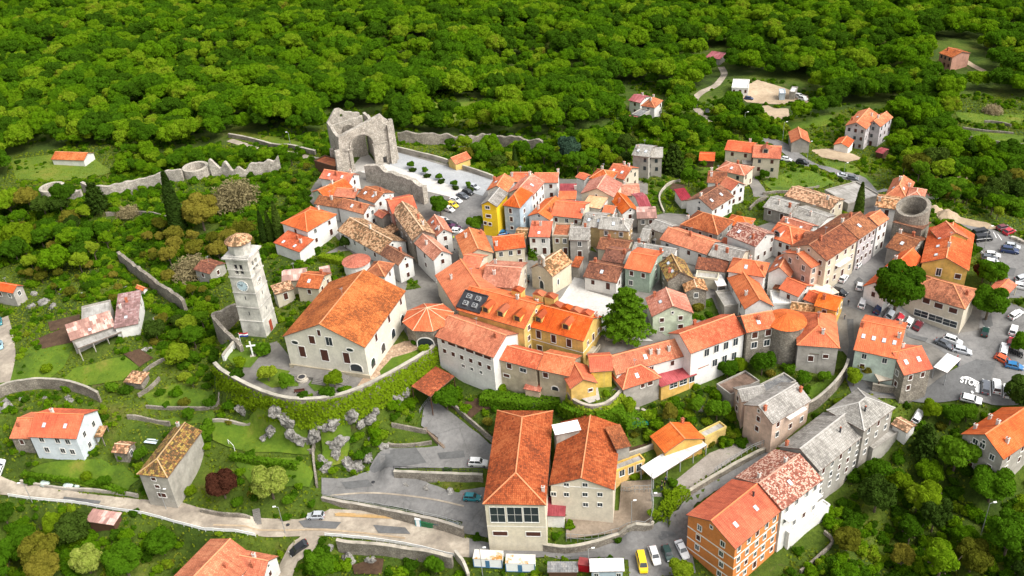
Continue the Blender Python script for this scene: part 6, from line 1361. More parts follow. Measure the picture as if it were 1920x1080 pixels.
steps('long concrete steps climbing through the wood', (1802,1028),(1842,972),2.6,26,M_PALE)
steps('stairs beside the ivy at the playground corner', (1232,965),(1230,925),2.4,16)
steps('wooden stairs between the grass strips and the ramp', (838,838),(800,800),2.0,14,plain('weathered_wood',(0.2,0.15,0.11)))
steps('stone steps at the side of the roadside garden', (484,985),(480,955),1.6,8)
# bins, toilet, containers
def prop(name, lbl, cat, px, py, dx, dy, parts, group=None, lift=0.0):
    P = g(px, py); Q = g(px+dx*10, py+dy*10); a = math.atan2(Q.y-P.y, Q.x-P.x)
    root = link(name, None, loc=(P.x, P.y, P.z+lift), rz=a); tag(root, lbl, cat, group)
    for pn, mb, mt in parts: link(pn, mb.mesh(pn, mt), root)
    FOOT.append((P.x, P.y, 2)); return root
def B_(*bx):
    mb = MB()
    for q in bx: mb.box(*q)
    return mb
M_BIN = plain('green_bin', (0.02,0.13,0.05), .5); M_BINL = plain('grey_bin_lid', (0.06,0.10,0.12), .5); M_TEAL = plain('toilet_teal', (0.1,0.38,0.42), .5)
def wheelbin(lbl, px, py, lid, dx=1, dy=.1): prop('waste_bin', lbl, 'bin', px, py, dx, dy, [('body', B_((-.8,.8,-.65,.65,.15,1.35),(-.9,.9,-.72,.72,1.3,1.4)), [M_BIN]), ('lid', B_((-.88,.88,-.78,.75,1.4,1.65)), [lid]), ('wheel', B_((-.6,-.45,-.5,-.4,0,.2),(.45,.6,-.5,-.4,0,.2),(-.6,-.45,.4,.5,0,.2),(.45,.6,.4,.5,0,.2)), [M_TYRE])], 'waste bins')
wheelbin('green bin next to the portable toilet',799,985,M_BIN); wheelbin('second green bin, touching the dark lidded ones',809,987,M_BIN)
for i, wd in enumerate(('first','second','third','last')): wheelbin(wd+' of the dark lidded bins counting from the green ones',819+i*11,988+i*1.8,M_BINL,1,.15)
wheelbin('lone green bin behind the barrier at the big hall corner',1003,1026,M_BIN)
prop('portable_toilet','white and teal portable toilet by the bins','toilet',786,984,1,.1,[('cabin',B_((-.6,.6,-.6,.6,0,2.1)),[M_TEAL]),('roof',B_((-.65,.65,-.65,.65,2.1,2.35)),[M_WHITE]),('door',B_((-.4,.4,-.64,-.6,.1,2)),[M_WHITE])])
M_RUSTY = ground_cover('rust_streaked_white', [(0.35,(0.7,0.68,0.64)),(0.55,(0.66,0.6,0.52)),(0.62,(0.45,0.22,0.05))], 0.35, 2)
M_CBLUE = plain('container_blue', (0.06,0.16,0.28), .5)
for lb, px, py, mt in (('white site container with rusty yellow stains on its roof',917,1056,M_RUSTY),('white site container with brown rust streaks, beside the stained one',977,1064,M_RUSTY)):
    prop('site_container', lb, 'container', px, py, 1, .06, [('body', B_((-3,3,-1.2,1.2,.1,2.5)), [M_WHITE]), ('roof', B_((-3.05,3.05,-1.25,1.25,2.5,2.62)), [mt]), ('frame', B_((-3.06,-2.9,-1.26,-1.1,0,2.5),(2.9,3.06,-1.26,-1.1,0,2.5),(-3.06,3.06,-1.26,-1.2,0,.2)), [M_CBLUE]), ('door', B_((-.5,.4,-1.23,-1.2,.15,2.1)), [M_CBLUE])])
H('wooden shed with corrugated grey brown roof between the containers',(1026,1073),(1084,1073),(1088,1055),2.4,'s','sla','wood',.4,name='shed',cat='shed',auto=False)
H('white roofed site kiosk next to the red cabinet',(1106,1072),(1171,1071),(1168,1048),2.6,'s','wht','blue',.3,name='site_kiosk',cat='kiosk',auto=False,win=[('f',1118,1078,.8,.9,'g'),('f',1160,1078,.8,.9,'g')])
prop('red_cabinet','bright red cabinet between shed and kiosk','cabinet',1096,1066,1,0,[('body',B_((-1.1,1.1,-.9,.9,0,2.0)),[plain('signal_red',(0.42,0.01,0.02),.5)]),('lid',B_((-1.2,1.2,-1,1,2.0,2.12)),[RM['red']])])
# white cross, flag, well, benches on the terrace
P = Vector(at(475,668,20.0)); root = link('memorial_cross', None, loc=tuple(P), rz=.1); tag(root, 'white stone cross on the lawn beside the church', 'cross')
mb = MB(); mb.box(-.16,.16,-.13,.13,.3,4.4); link('shaft', mb.mesh('shaft', [M_WHITE]), root); mb = MB(); mb.box(-1.1,-.165,-.13,.13,3.0,3.3); mb.box(.165,1.1,-.13,.13,3.0,3.3); link('crossbar', mb.mesh('crossbar', [M_WHITE]), root); mb = MB(); mb.box(-.7,.7,-.5,.5,-.2,.3); link('base', mb.mesh('base', [M_COPE]), root)
P = Vector(at(452,643,20.2)); root = link('flagpole', None, loc=tuple(P)); tag(root, 'flagpole with a red, white and blue flag at the tower foot', 'flag')
mb = MB(); mb.cyl((0,0),.05,-.3,3.0,8); link('pole', mb.mesh('pole', [M_WHITE]), root)
for nm_, z_, c_ in (('flag_stripe',2.6,(0.45,0.01,0.02)),('flag_stripe',2.2,(0.75,0.75,0.75)),('flag_stripe',1.8,(0.01,0.03,0.28))):
    mb = MB()
    for i in range(8):
        x0, x1 = i*.28, (i+1)*.28; y0, y1 = .12*math.sin(i*.9), .12*math.sin((i+1)*.9); mb.face([(x0,y0,z_),(x1,y1,z_),(x1,y1,z_+.4),(x0,y0,z_+.4)])
    link(nm_, mb.mesh(nm_, [plain('flag_%d' % int(z_*10), c_, .8)]), root)
P = Vector(at(567,712,20.1)); mb = MB(); mb.cyl((0,0),1.5,0,.5,24); mb.cyl((0,0),1.1,.5,.9,24); mb.cyl((0,0),.8,.9,.92,24,1); tag(link('stone_well', mb.mesh('stone_well', [M_COPE, M_DARK]), loc=tuple(P)), 'round stone well on the church terrace', 'well')
for lb, px, py in (('bench facing the round well',562,736),('bench beside the terrace tree',607,737)):
    P = Vector(at(px,py,20.1)); root = link('park_bench', None, loc=tuple(P), rz=.05); tag(root, lb, 'bench', 'benches on the church terrace')
    mb = MB(); mb.box(-1.2,1.2,-.25,.25,.42,.48); link('seat', mb.mesh('seat',[M_SHUT]), root); mb = MB(); mb.box(-1.2,1.2,.22,.28,.5,.9); link('backrest', mb.mesh('backrest',[M_SHUT]), root)
    for sx in (-.9,.9): mb = MB(); mb.box(sx-.06,sx+.06,-.22,.22,0,.42); link('leg', mb.mesh('leg',[M_COPE]), root)
# round stone garden table, teal tarp, parasol, blocks
prop('stone_seat_ring','ring of pale stone seats in the yard of the hipped grey house','seat ring',1196,778,1,0,[('seat', (lambda mb: [mb.obox((1.9*math.cos(a),1.9*math.sin(a),.25), Vector((math.cos(a),math.sin(a),0))*.35, Vector((-math.sin(a),math.cos(a),0))*.5, Vector((0,0,.25))) for a in [i*math.pi/4 for i in range(8)]] and mb)(MB()), [M_COPE])])
for i, (px, py) in enumerate([(1899,449),(1905,451),(1911,454),(1917,457)]):
    prop('stone_block','pale concrete block in the row behind the red cars','block',px,py,1,.3,[('block',B_((-.55,.55,-.45,.45,0,.9)),[M_COPE])],'concrete blocks at the car park edge')
for i, (px, py, s_) in enumerate([(1752,393,2.2),(1775,405,3.2)]):
    P = g(px,py); mb = MB(); n = 20; r0 = s_
    pts = [[(r0*(1-k/5)*math.cos(2*math.pi*i/n)*(1+.15*math.sin(i*1.7+k)), r0*(1-k/5)*math.sin(2*math.pi*i/n), r0*.75*(k/5)) for i in range(n)] for k in range(5)]
    for k in range(4):
        for i in range(n): mb.face([pts[k][i],pts[k][(i+1)%n],pts[k+1][(i+1)%n],pts[k+1][i]])
    mb.face(pts[4]); tag(link('sand_pile', mb.mesh('sand_pile',[M_SAND],True), loc=tuple(P)), ['smaller sand heap next to the round tower','larger sand heap on the building site'][[(1752,393),(1775,405)].index((px, py))], 'sand heap')
mb = MB()
for i in range(14): mb.bar((-7+random.uniform(-.6,.6), i*.12-.8, .12+.12*(i%3)), (7+random.uniform(-1.5,1.5), i*.14-.9, .12+.12*(i%3)), .16,.1)
prop('plank_pile','long pile of pale planks under the car yard wall','planks',690,965,1,.04,[('plank_stack', mb, [plain('fresh_wood',(0.5,0.33,0.15),.8)])])
prop('toy_pile','colourful inflatable toys outside the big hall','toys',935,1019,1,.05,[('toy',B_((-1.4,-.5,-.4,.4,0,.9)),[plain('toy_red',(0.6,0.02,0.04),.4)]),('toy',B_((-.4,.4,-.4,.4,0,1.1)),[plain('toy_blue',(0.05,0.12,0.5),.4)]),('toy',B_((.5,1.4,-.4,.4,0,.8)),[plain('toy_yellow',(0.75,0.5,0.03),.4)])])
mb = MB(); mb.bar((-.9,0,.3),(.9,0,.3),.5,.4); mb.cyl((0,0),.25,0,.5,10)
prop('safety_netting','bundle of orange safety netting beside the orange block','netting',1298,1003,.3,1,[('net',B_((-2,-.8,-.5,.5,0,1.0),(-.7,.6,-.35,.5,0,.7),(.7,1.9,-.6,.3,0,1.1)),[plain('net_orange',(0.65,0.10,0.02),.8)])])
prop('green_tarp','sagging teal green tarp on the ivy edge','tarp',1200,797,1,-.15,[('sheet',B_((-1.8,1.8,-.9,.9,.5,.6)),[plain('tarp_teal',(0.01,0.20,0.15),.6)]),('pole',B_((-1.7,-1.6,-.8,-.7,0,.5),(1.6,1.7,.7,.8,0,.5)),[M_METAL])])
prop('sun_loungers','pair of pale blue plastic sun loungers on the lawn','loungers',285,828,1,.1,[('lounger',B_((-1.6,1.6,-.9,-.2,.2,.35)),[plain('pale_plastic',(0.6,0.68,0.75),.5)]),('lounger',B_((-1.5,1.5,.2,.9,.2,.35)),[plain('pale_plastic',(0.6,0.68,0.75),.5)])])
for i,(px,py) in enumerate([(85,905),(128,910),(145,911),(198,917)]):
    mb = MB(); mb.cyl((0,0),1.4 if i<2 else .8,0,.35,12,r2=1.0 if i<2 else .5); tag(link('covered_heap', mb.mesh('covered_heap',[plain('pale_sheet',(0.5,0.6,0.55),.7)],True), loc=tuple(g(px,py))), ['pale sheet over a heap above the roadside wall, first from the car','widest pale covered heap above the roadside wall','small covered heap beside the widest one','lone covered heap nearer the barn'][i], 'covered heap')
for lb, pts in (('small white football goal at the edge of the lawn',(430,835)),):
    prop('football_goal', lb, 'goal', *pts, 1, .1, [('frame', (lambda mb: (mb.bar((0,0,0),(0,0,1.8),.1), mb.bar((0,0,1.8),(2.4,-1.6,1.8),.1), mb.bar((2.4,-1.6,0),(2.4,-1.6,1.8),.1), mb)[-1])(MB()), [M_WHITE])])
# ------------------------------------------------------------------ people: one skinned body each, simple clothes by region
def person_mesh(top, legs):
    me = bpy.data.meshes.new('body')
    V = [(0,0,.98),(0,0,1.2),(0,0,1.42),(0,0,1.54),(0,0,1.68),(-.18,0,1.40),(-.27,.03,1.14),(-.25,.12,.90),(.18,0,1.40),(.27,.0,1.14),(.27,.10,.90),(-.10,0,.92),(-.11,.06,.50),(-.11,-.02,.08),(-.11,.12,.04),(.10,0,.92),(.13,.0,.50),(.12,-.12,.10),(.12,.02,.04)]
    E = [(0,1),(1,2),(2,3),(3,4),(2,5),(5,6),(6,7),(2,8),(8,9),(9,10),(0,11),(11,12),(12,13),(13,14),(0,15),(15,16),(16,17),(17,18)]
    Rd = [.15,.14,.15,.055,.105,.07,.05,.035,.07,.05,.035,.10,.065,.045,.04,.10,.065,.045,.04]
    me.from_pydata(V, E, []); o = bpy.data.objects.new('tmp', me); COL.objects.link(o)
    o.modifiers.new('s', 'SKIN'); 
    for i, r_ in enumerate(Rd): me.skin_vertices[0].data[i].radius = (r_, r_*.8)
    me.skin_vertices[0].data[0].use_root = True
    s = o.modifiers.new('u', 'SUBSURF'); s.levels = 1; s.render_levels = 1
    bpy.context.view_layer.update(); dg = bpy.context.evaluated_depsgraph_get(); m2 = bpy.data.meshes.new_from_object(o.evaluated_get(dg)); bpy.data.objects.remove(o)
    for m in (plain('cloth_'+top, PCOL[top], .9), plain('cloth_'+legs, PCOL[legs], .9), plain('skin', (0.5,0.28,0.19), .7), plain('hair', (0.04,0.025,0.015), .8)): m2.materials.append(m)
    for p in m2.polygons:
        c = p.center; p.material_index = 3 if c.z > 1.66 or (c.z > 1.56 and c.y < -.03) else 2 if c.z > 1.47 or (c.z < .97 and c.z > .8 and abs(c.x) > .2) else 0 if c.z > .96 else 1
    m2.polygons.foreach_set('use_smooth', [True]*len(m2.polygons)); return m2
PCOL = {'black': (0.015,0.015,0.02), 'navy': (0.02,0.03,0.08), 'red': (0.4,0.02,0.03), 'white': (0.65,0.65,0.65), 'denim': (0.05,0.08,0.16), 'lime': (0.45,0.6,0.05), 'beige': (0.4,0.33,0.25)}
for lb, px, py, t_, l_, az in [('person in dark clothes standing first in the playground group',1240,921,'black','navy',.4),('person in a black top beside the gate of the playground group',1246,914,'black','black',2.0),('person in dark blue stooping nearest the shrub of the group',1248,905,'navy','black',3.2),('person in black closest to the ochre yard edge',1241,912,'black','denim',5),
   ('person in a red top at the white market canopy',1794,676,'red','black',1),('person in blue beside the white market canopy',1795,686,'navy','denim',2),('person walking between the ruin slab and the arch',708,318,'black','navy',1),('second person walking close behind under the arch',711,316,'navy','black',1.2),
   ('person in a yellow vest at the car park lane',851,452,'lime','navy',.5),('person in dark clothes in the street by the yellow house',1590,573,'black','black',2.6),('person standing by the lane steps in black',1583,600,'black','navy',1.2),('person on the square by the arcade of the chapel',853,475,'navy','white',1.3)]:
    P = g(px, py); root = link('person', person_mesh(t_, l_), loc=(P.x, P.y, float(hz(np.array(P.x), np.array(P.y)))+.12), rz=az); tag(root, lb, 'person')
# ------------------------------------------------------------------ things on the palace roofs
def by_label(t): return next(o for o in scene.objects if o.get('label') and t in o['label'])
def on_roof(root, px, py, z=None):
    bv = BVHTree.FromPolygons(BV_V, BV_F); h_ = bv.ray_cast(CAM, ray(px, py).normalized()); return h_[0]
wing = by_label('long orange roofed palace wing'); pal = by_label('long yellow palace'); Mw = ROOTS[wing['_i']][1]; wi = INFO[wing.name][0]
inv = Mw.inverted(); P = inv @ on_roof(wing, 886, 566); sl_ = wi['rh']/(wi['D']/2); tilt = Matrix.Rotation(math.atan(sl_), 4, 'X')
mb = MB(); mb.box(-3.2,3.2,-2.4,2.4,-.2,.12); mb.box(-3.4,-3.2,-2.6,2.6,-.2,.4); mb.box(3.2,3.4,-2.6,2.6,-.2,.4); mb.box(-3.4,3.4,2.4,2.6,-.2,.4); mb.box(-3.4,3.4,-2.6,-2.4,-.2,.4)
rw = link('roof_well', mb.mesh('roof_well', [M_DARK]), wing); rw.matrix_local = Matrix.Translation(P) @ tilt
for ix in (-1.3, 1.3):
    for iy in (-1.0, 1.0):
        mb = MB(); mb.box(ix-.65, ix+.65, iy-.6, iy+.6, .13, .7); mb.cyl((ix, iy), .5, .7, .74, 14, 1); mb.cyl((ix, iy), .2, .74, .8, 10, 0); link('fan_unit', mb.mesh('fan_unit', [M_METAL, M_DARK]), rw)
for root, pts in ((wing, [(972,541),(1012,548),(1034,553)]), (pal, [(1045,569),(1064,575),(1080,580),(1100,586)])):
    Mr = ROOTS[root['_i']][1]; inf = INFO[root.name][0]; inv = Mr.inverted()
    for px, py in pts:
        Q = inv @ at(px, py, inf['zz']+inf['h']+inf['rh']+.1); x, y = Q.x, min(max(Q.y, inf['D']*.66), inf['D']-1.2); z0 = inf['h']-.2; mb = MB(); a_, b_, zt = 1.3, 1.2, inf['h']+inf['rh']-.1
        mb.box(x-a_, x+a_, y-b_, y+.9, z0, zt, 0); c0 = [(x-a_-.2,y-b_,zt),(x+a_+.2,y-b_,zt),(x+a_+.2,y+1.1,zt),(x-a_-.2,y+1.1,zt)]; r0, r1 = (x,y-b_,zt+.9), (x,y+.3,zt+.9)
        mb.face([c0[0],r0,r1,c0[3]][::-1],1); mb.face([c0[1],c0[2],r1,r0],1); mb.face([c0[2],c0[3],r1],1); mb.face([c0[0],c0[1],r0],1)
        link('dormer', mb.mesh('dormer', [wm('yellow'), RM['new']]), root)
# balcony on the palace gable
Mr = ROOTS[pal['_i']][1]; inf = INFO[pal.name][0]; W_, D_, h_ = inf['W'], inf['D'], inf['h']; mb = MB(); mb.box(W_-.3, W_+1.6, D_*.15, D_*.5, h_-5.3, h_-5.1)
for k in range(9): y = D_*.15+(D_*.35)*k/8; mb.box(W_+1.45, W_+1.58, y-.06, y+.06, h_-5.1, h_-4.2)
mb.box(W_+1.42, W_+1.62, D_*.15, D_*.5, h_-4.2, h_-4.08); link('balcony', mb.mesh('balcony', [M_COPE]), pal)
for lb, fr, zt in (('white terraced house with speckled', (.1,.95), 6.2), ('long pale street house', (.35,.75), 6.3), ('peach house with pale grey', (.35,.8), 3.2)):
    ro = by_label(lb); Mr = ROOTS[ro['_i']][1]; inf = INFO[ro.name][0]; W_, h_ = inf['W'], inf['h']; mb = MB(); x0, x1 = W_*fr[0], W_*fr[1]; z0 = h_-zt+2.6
    mb.box(x0, x1, -.9, .5, z0, z0+.15); mb.box(x0, x1, -.9, -.82, z0+.95, z0+1.03)
    k = int((x1-x0)/.35)
    for j in range(k+1): xx = x0+(x1-x0)*j/k; mb.box(xx-.02, xx+.02, -.88, -.84, z0+.15, z0+.95)
    b_ = link('balcony', mb.mesh('balcony', [M_FRAME]), ro)
# motorbikes
mbb = MB(); mbb.box(-.5,.45,-.14,.14,.45,.8); mbb.box(-.75,-.1,-.12,.12,.75,.88); mbb.bar((.35,0,.8),(.62,0,.35),.1); bodym = mbb.mesh('body', [paint('car_paint_black', CARP['black'])])
mbb = MB(); mbb.box(.25,.32,-.36,.36,.98,1.04); mbb.bar((.3,0,.8),(.28,0,1.0),.06); barm = mbb.mesh('handlebar', [M_METAL])
mbb = MB()
for i in range(12):
    p, q = 2*math.pi*i/12, 2*math.pi*(i+1)/12; mbb.bar((.27*math.cos(p),0,.27*math.sin(p)),(.27*math.cos(q),0,.27*math.sin(q)),.12,.1)
wh = mbb.mesh('wheel', [M_TYRE]); P0 = g(1897,660)
for i in range(6):
    P = g(1894+i*4.2, 661+i*1.6); root = link('motorcycle', None, loc=tuple(P), rz=1.2); root.location.z += .2; tag(root, 'dark motorcycle in the row by the kerbside cars', 'motorcycle', 'motorcycles parked in a row by the kerbside cars')
    link('body', bodym, root); link('handlebar', barm, root); link('wheel', wh, root, loc=(.65,0,.3)); link('wheel', wh, root, loc=(-.65,0,.3))

# television aerials on some of the roofs
for i, (root, Mx) in enumerate(ROOTS):
    inf = INFO.get(root.name, [None])[0]
    if not inf or i % 3 or inf['rh'] < 1.2 or inf['zz'] < 8: continue
    W_, D_, zt = inf['W'], inf['D'], inf['h']+inf['rh']; x, y = W_*.5, D_*.5; mb = MB(); mb.cyl((x, y), .04, zt-.3, zt+2.2, 6)
    for k in range(4): mb.box(x-.5+.08*k, x+.5-.08*k, y-.02+.2*k-.3, y+.02+.2*k-.3, zt+2.0, zt+2.04)
    mb.box(x-.02, x+.02, y-.4, y+.5, zt+2.0, zt+2.04); link('aerial', mb.mesh('aerial', [M_METAL]), root)
# ------------------------------------------------------------------ vegetation
rng = np.random.default_rng(11)
def leaf_mat(name, stops, trans=0.34, nscale=0.35):
    m = bpy.data.materials.new(name); m.use_nodes = True; n = m.node_tree; n.nodes.remove(n.nodes['Principled BSDF'])
    oi = n.nodes.new('ShaderNodeObjectInfo'); t = tex(n, 'Noise', nscale, wpos(n), 3, .6)
    a = n.nodes.new('ShaderNodeMath'); a.operation = 'MULTIPLY_ADD'; n.links.new(oi.outputs['Random'], a.inputs[0]); a.inputs[1].default_value = .80; a.inputs[2].default_value = -.06
    b = n.nodes.new('ShaderNodeMath'); b.operation = 'MULTIPLY_ADD'; n.links.new(t.outputs[0], b.inputs[0]); b.inputs[1].default_value = .38; n.links.new(a.outputs[0], b.inputs[2])
    r = ramp(n, stops); n.links.new(b.outputs[0], r.inputs[0])
    d = n.nodes.new('ShaderNodeBsdfDiffuse'); tr = n.nodes.new('ShaderNodeBsdfTranslucent'); mx = n.nodes.new('ShaderNodeMixShader'); mx.inputs[0].default_value = trans
    hs = n.nodes.new('ShaderNodeHueSaturation'); hs.inputs['Value'].default_value = 1.3; hs.inputs['Hue'].default_value = .49
    n.links.new(r.outputs[0], hs.inputs['Color']); n.links.new(r.outputs[0], d.inputs[0]); n.links.new(hs.outputs[0], tr.inputs[0]); n.links.new(d.outputs[0], mx.inputs[1]); n.links.new(tr.outputs[0], mx.inputs[2])
    n.links.new(mx.outputs[0], n.nodes['Material Output'].inputs[0]); return m
LM = {
 'mix': leaf_mat('woodland_leaves', [(0,(0.034,0.078,0.005)),(.22,(0.046,0.108,0.006)),(.45,(0.062,0.150,0.006)),(.62,(0.095,0.200,0.005)),(.80,(0.135,0.240,0.008)),(.93,(0.19,0.28,0.014)),(1,(0.17,0.16,0.02))]),
 'mid': leaf_mat('green_leaves', [(0,(0.038,0.095,0.005)),(.5,(0.070,0.160,0.007)),(1,(0.12,0.23,0.012))]),
 'lime': leaf_mat('lime_leaves', [(0,(0.11,0.18,0.006)),(.5,(0.17,0.26,0.010)),(1,(0.27,0.33,0.03))]),
 'dark': leaf_mat('dark_leaves', [(0,(0.018,0.036,0.006)),(.5,(0.032,0.060,0.008)),(1,(0.055,0.090,0.012))], .1),
 'olive': leaf_mat('olive_leaves', [(0,(0.08,0.095,0.010)),(.5,(0.14,0.145,0.015)),(1,(0.23,0.20,0.03))]),
 'brown': leaf_mat('bronze_leaves', [(0,(0.09,0.05,0.012)),(.5,(0.15,0.09,0.02)),(1,(0.20,0.14,0.04))]),
 'maroon': leaf_mat('maroon_leaves', [(0,(0.030,0.010,0.008)),(.5,(0.055,0.020,0.012)),(1,(0.09,0.035,0.02))], .1),
 'twig': leaf_mat('pinkish_twigs', [(0,(0.20,0.17,0.08)),(.5,(0.29,0.24,0.13)),(1,(0.38,0.31,0.19))], .1),
 'grass': leaf_mat('grass_blades', [(0.1,(0.035,0.06,0.005)),(.3,(0.07,0.11,0.007)),(.5,(0.12,0.17,0.010)),(.65,(0.19,0.20,0.03))], .2, .22),
 'bloom': leaf_mat('pale_blossom', [(0,(0.09,0.16,0.01)),(.40,(0.15,0.23,0.02)),(.62,(0.26,0.30,0.06)),(.8,(0.45,0.45,0.2))], .2, 1.2),
 'blue': leaf_mat('bluish_needles', [(0,(0.025,0.05,0.03)),(.5,(0.04,0.075,0.045)),(1,(0.07,0.11,0.07))], .1),
}
M_BARK = plain('bark', (0.11,0.085,0.06), .95, var=.3)
def quads(P, N, size, stretch=.75):
    n = len(P); rv = rng.normal(size=(n, 3)); t1 = np.cross(N, rv); t1 /= np.linalg.norm(t1, axis=1, keepdims=True)+1e-9; t2 = np.cross(N, t1)
    s = size[:, None]; V = np.stack([P-t1*s-t2*s*stretch, P+t1*s-t2*s*stretch, P+t1*s+t2*s*stretch, P-t1*s+t2*s*stretch], 1).reshape(-1, 3)
    return V
def leaf_mesh(name, V, mats, tris=None):
    me = bpy.data.meshes.new(name); n = len(V)//4; me.vertices.add(len(V)); me.vertices.foreach_set('co', V.ravel().astype(np.float32)); me.loops.add(4*n); me.loops.foreach_set('vertex_index', np.arange(4*n))
    me.polygons.add(n); me.polygons.foreach_set('loop_start', np.arange(0, 4*n, 4)); me.polygons.foreach_set('loop_total', np.full(n, 4)); me.update(); me.validate()
    for m in mats: me.materials.append(m)
    return me
def lobes_cloud(lobes, n, leaf, thick=.30, up=.0, jit=.55):
    L = np.array(lobes); A = (L[:, 3]*L[:, 4]); idx = rng.choice(len(L), n, p=A/A.sum()); d = rng.normal(size=(n, 3)); d /= np.linalg.norm(d, axis=1, keepdims=True)
    d[:, 2] = np.where(d[:, 2] < -.35, -d[:, 2], d[:, 2]); rr = 1-thick*rng.random(n)**1.5
    R3 = np.stack([L[idx, 3], L[idx, 3], L[idx, 4]], 1); P = L[idx, :3]+d*R3*rr[:, None]
    keep = np.ones(n, bool)
    for k in range(len(L)):
        q = (P-L[k, :3])/np.array([L[k, 3], L[k, 3], L[k, 4]]); keep &= ~((np.linalg.norm(q, axis=1) < .72) & (idx != k))
    P, d = P[keep], d[keep]; N = d+jit*rng.normal(size=P.shape); N /= np.linalg.norm(N, axis=1, keepdims=True)
    return quads(P, N, leaf*(.6+.8*rng.random(len(P))))
def trunk_mesh(h, r, limbs=5, spread=2.5):
    mb = MB(); mb.cyl((0, 0), r, -.8, h*.55, 8, r2=r*.6)
    for i in range(limbs):
        a = 2*math.pi*i/limbs+.4; mb.bar((0, 0, h*(.35+.04*i)), (spread*math.cos(a), spread*math.sin(a), h*(.62+.05*(i % 3))), r*.55, r*.55)
        mb.bar((spread*math.cos(a)*.6, spread*math.sin(a)*.6, h*.55), (spread*1.2*math.cos(a+.5), spread*1.2*math.sin(a+.5), h*.75), r*.3, r*.3)
    return mb.mesh('trunk', [M_BARK])
def broad(seed, R0=4.5, Hh=9.0, nl=15, n=8200, leaf=.25):
    rs = np.random.default_rng(seed); lb = [(0, 0, Hh*.60, R0*.62, R0*.60)]
    for i in range(nl):
        a = rs.uniform(0, 6.28); e = rs.uniform(-.25, 1.2); rr = R0*rs.uniform(.50, .72); r_ = R0*rs.uniform(.20, .38)
        lb.append((rr*math.cos(a)*math.cos(e*.8), rr*math.sin(a)*math.cos(e*.8), Hh*.58+rr*math.sin(e)*.95, r_, r_*.85))
    return leaf_mesh('crown', lobes_cloud(lb, n, leaf), [LM['mix']])
TM_ = {}
for i in range(5): TM_['broad%d' % i] = (broad(20+i, [4.5,3.5,5.2,3.1,4.6][i], [9,10.5,8.5,9,11][i], [22,16,28,14,20][i]), trunk_mesh(8, .28))
TM_['big'] = (broad(40, 6.4, 11.5, 38, 20000, .28), trunk_mesh(10, .45, 6, 3.5))
TM_['round'] = (broad(41, 3.0, 6.0, 18, 7500, .20), trunk_mesh(5.5, .2, 5, 1.4))
def cypress(n=2600):
    t = rng.random(n); z = .6+t*11.4; r_ = 1.15*np.minimum(1, (t*6+.3))*(1-t**2.2)+.06; a = rng.random(n)*6.283
    P = np.stack([r_*np.cos(a), r_*np.sin(a), z], 1); N = np.stack([np.cos(a), np.sin(a), .35*np.ones(n)], 1)+.45*rng.normal(size=(n, 3)); N /= np.linalg.norm(N, axis=1, keepdims=True)
    return leaf_mesh('crown', quads(P, N, .16+.12*rng.random(n), 1.3), [LM['dark']])
TM_['cypress'] = (cypress(), trunk_mesh(3, .16, 0))
def tiers(nt, R0, Hh, n, leaf=.3):
    P = []; 
    for k in range(nt):
        z = Hh*(.16+.80*k/nt); rr = R0*(1-.86*(k/nt)**1.7)+.3; m_ = 7 if k < nt*.6 else 5
        for j in range(m_):
            a = 2*math.pi*(j+.5*(k % 2))/m_+rng.uniform(-.2, .2); L_ = rr*rng.uniform(.75, 1.1); q = int(n/nt/m_); t = rng.random(q)**.7
            w_ = .19*L_*np.sin(np.pi*np.clip(t, .08, .95)); s = rng.normal(size=q)*w_; drop = -.10*L_*t**2+rng.normal(size=q)*.14
            P.append(np.stack([L_*t*math.cos(a)-s*math.sin(a), L_*t*math.sin(a)+s*math.cos(a), z+drop], 1))
    P = np.concatenate(P); N = np.tile([0, 0, 1.0], (len(P), 1))+.6*rng.normal(size=P.shape)+P*[.12, .12, 0]; N /= np.linalg.norm(N, axis=1, keepdims=True)
    return leaf_mesh('crown', quads(P, N, leaf*(.6+.7*rng.random(len(P)))), [LM['mid']])
TM_['cedar'] = (tiers(10, 7.6, 16.5, 15000, .27), trunk_mesh(20, .45, 0)); TM_['conifer'] = (tiers(12, 3.2, 10, 5200, .24), trunk_mesh(14, .22, 0))
def bush(seed, R0=1.6, n=1500, leaf=.2):
    rs = np.random.default_rng(seed); lb = [(0, 0, R0*.45, R0*.7, R0*.6)]
    for i in range(8): a = rs.uniform(0, 6.28); rr = R0*rs.uniform(.35, .7); lb.append((rr*math.cos(a), rr*math.sin(a), R0*rs.uniform(.2, .75), R0*rs.uniform(.28, .42), R0*rs.uniform(.25, .4)))
    return leaf_mesh('crown', lobes_cloud(lb, n, leaf), [LM['mix']])
for i in range(3): TM_['bush%d' % i] = (bush(60+i), None)
def sparse(R0=3.6, n=5200):
    d = rng.normal(size=(n, 3)); d /= np.linalg.norm(d, axis=1, keepdims=True); d[:, 2] = np.abs(d[:, 2])*.8+.05; rr = R0*rng.random(n)**.45*(1+.22*np.sin(d[:, 0]*9)*np.cos(d[:, 1]*8))
    P = d*rr[:, None]; N = rng.normal(size=(n, 3)); N /= np.linalg.norm(N, axis=1, keepdims=True)
    return leaf_mesh('crown', quads(P, N, .10+.14*rng.random(n), .35), [LM['twig']])
TM_['sparse'] = (sparse(), trunk_mesh(2.5, .15, 6, 1.5))
PROTO = {}
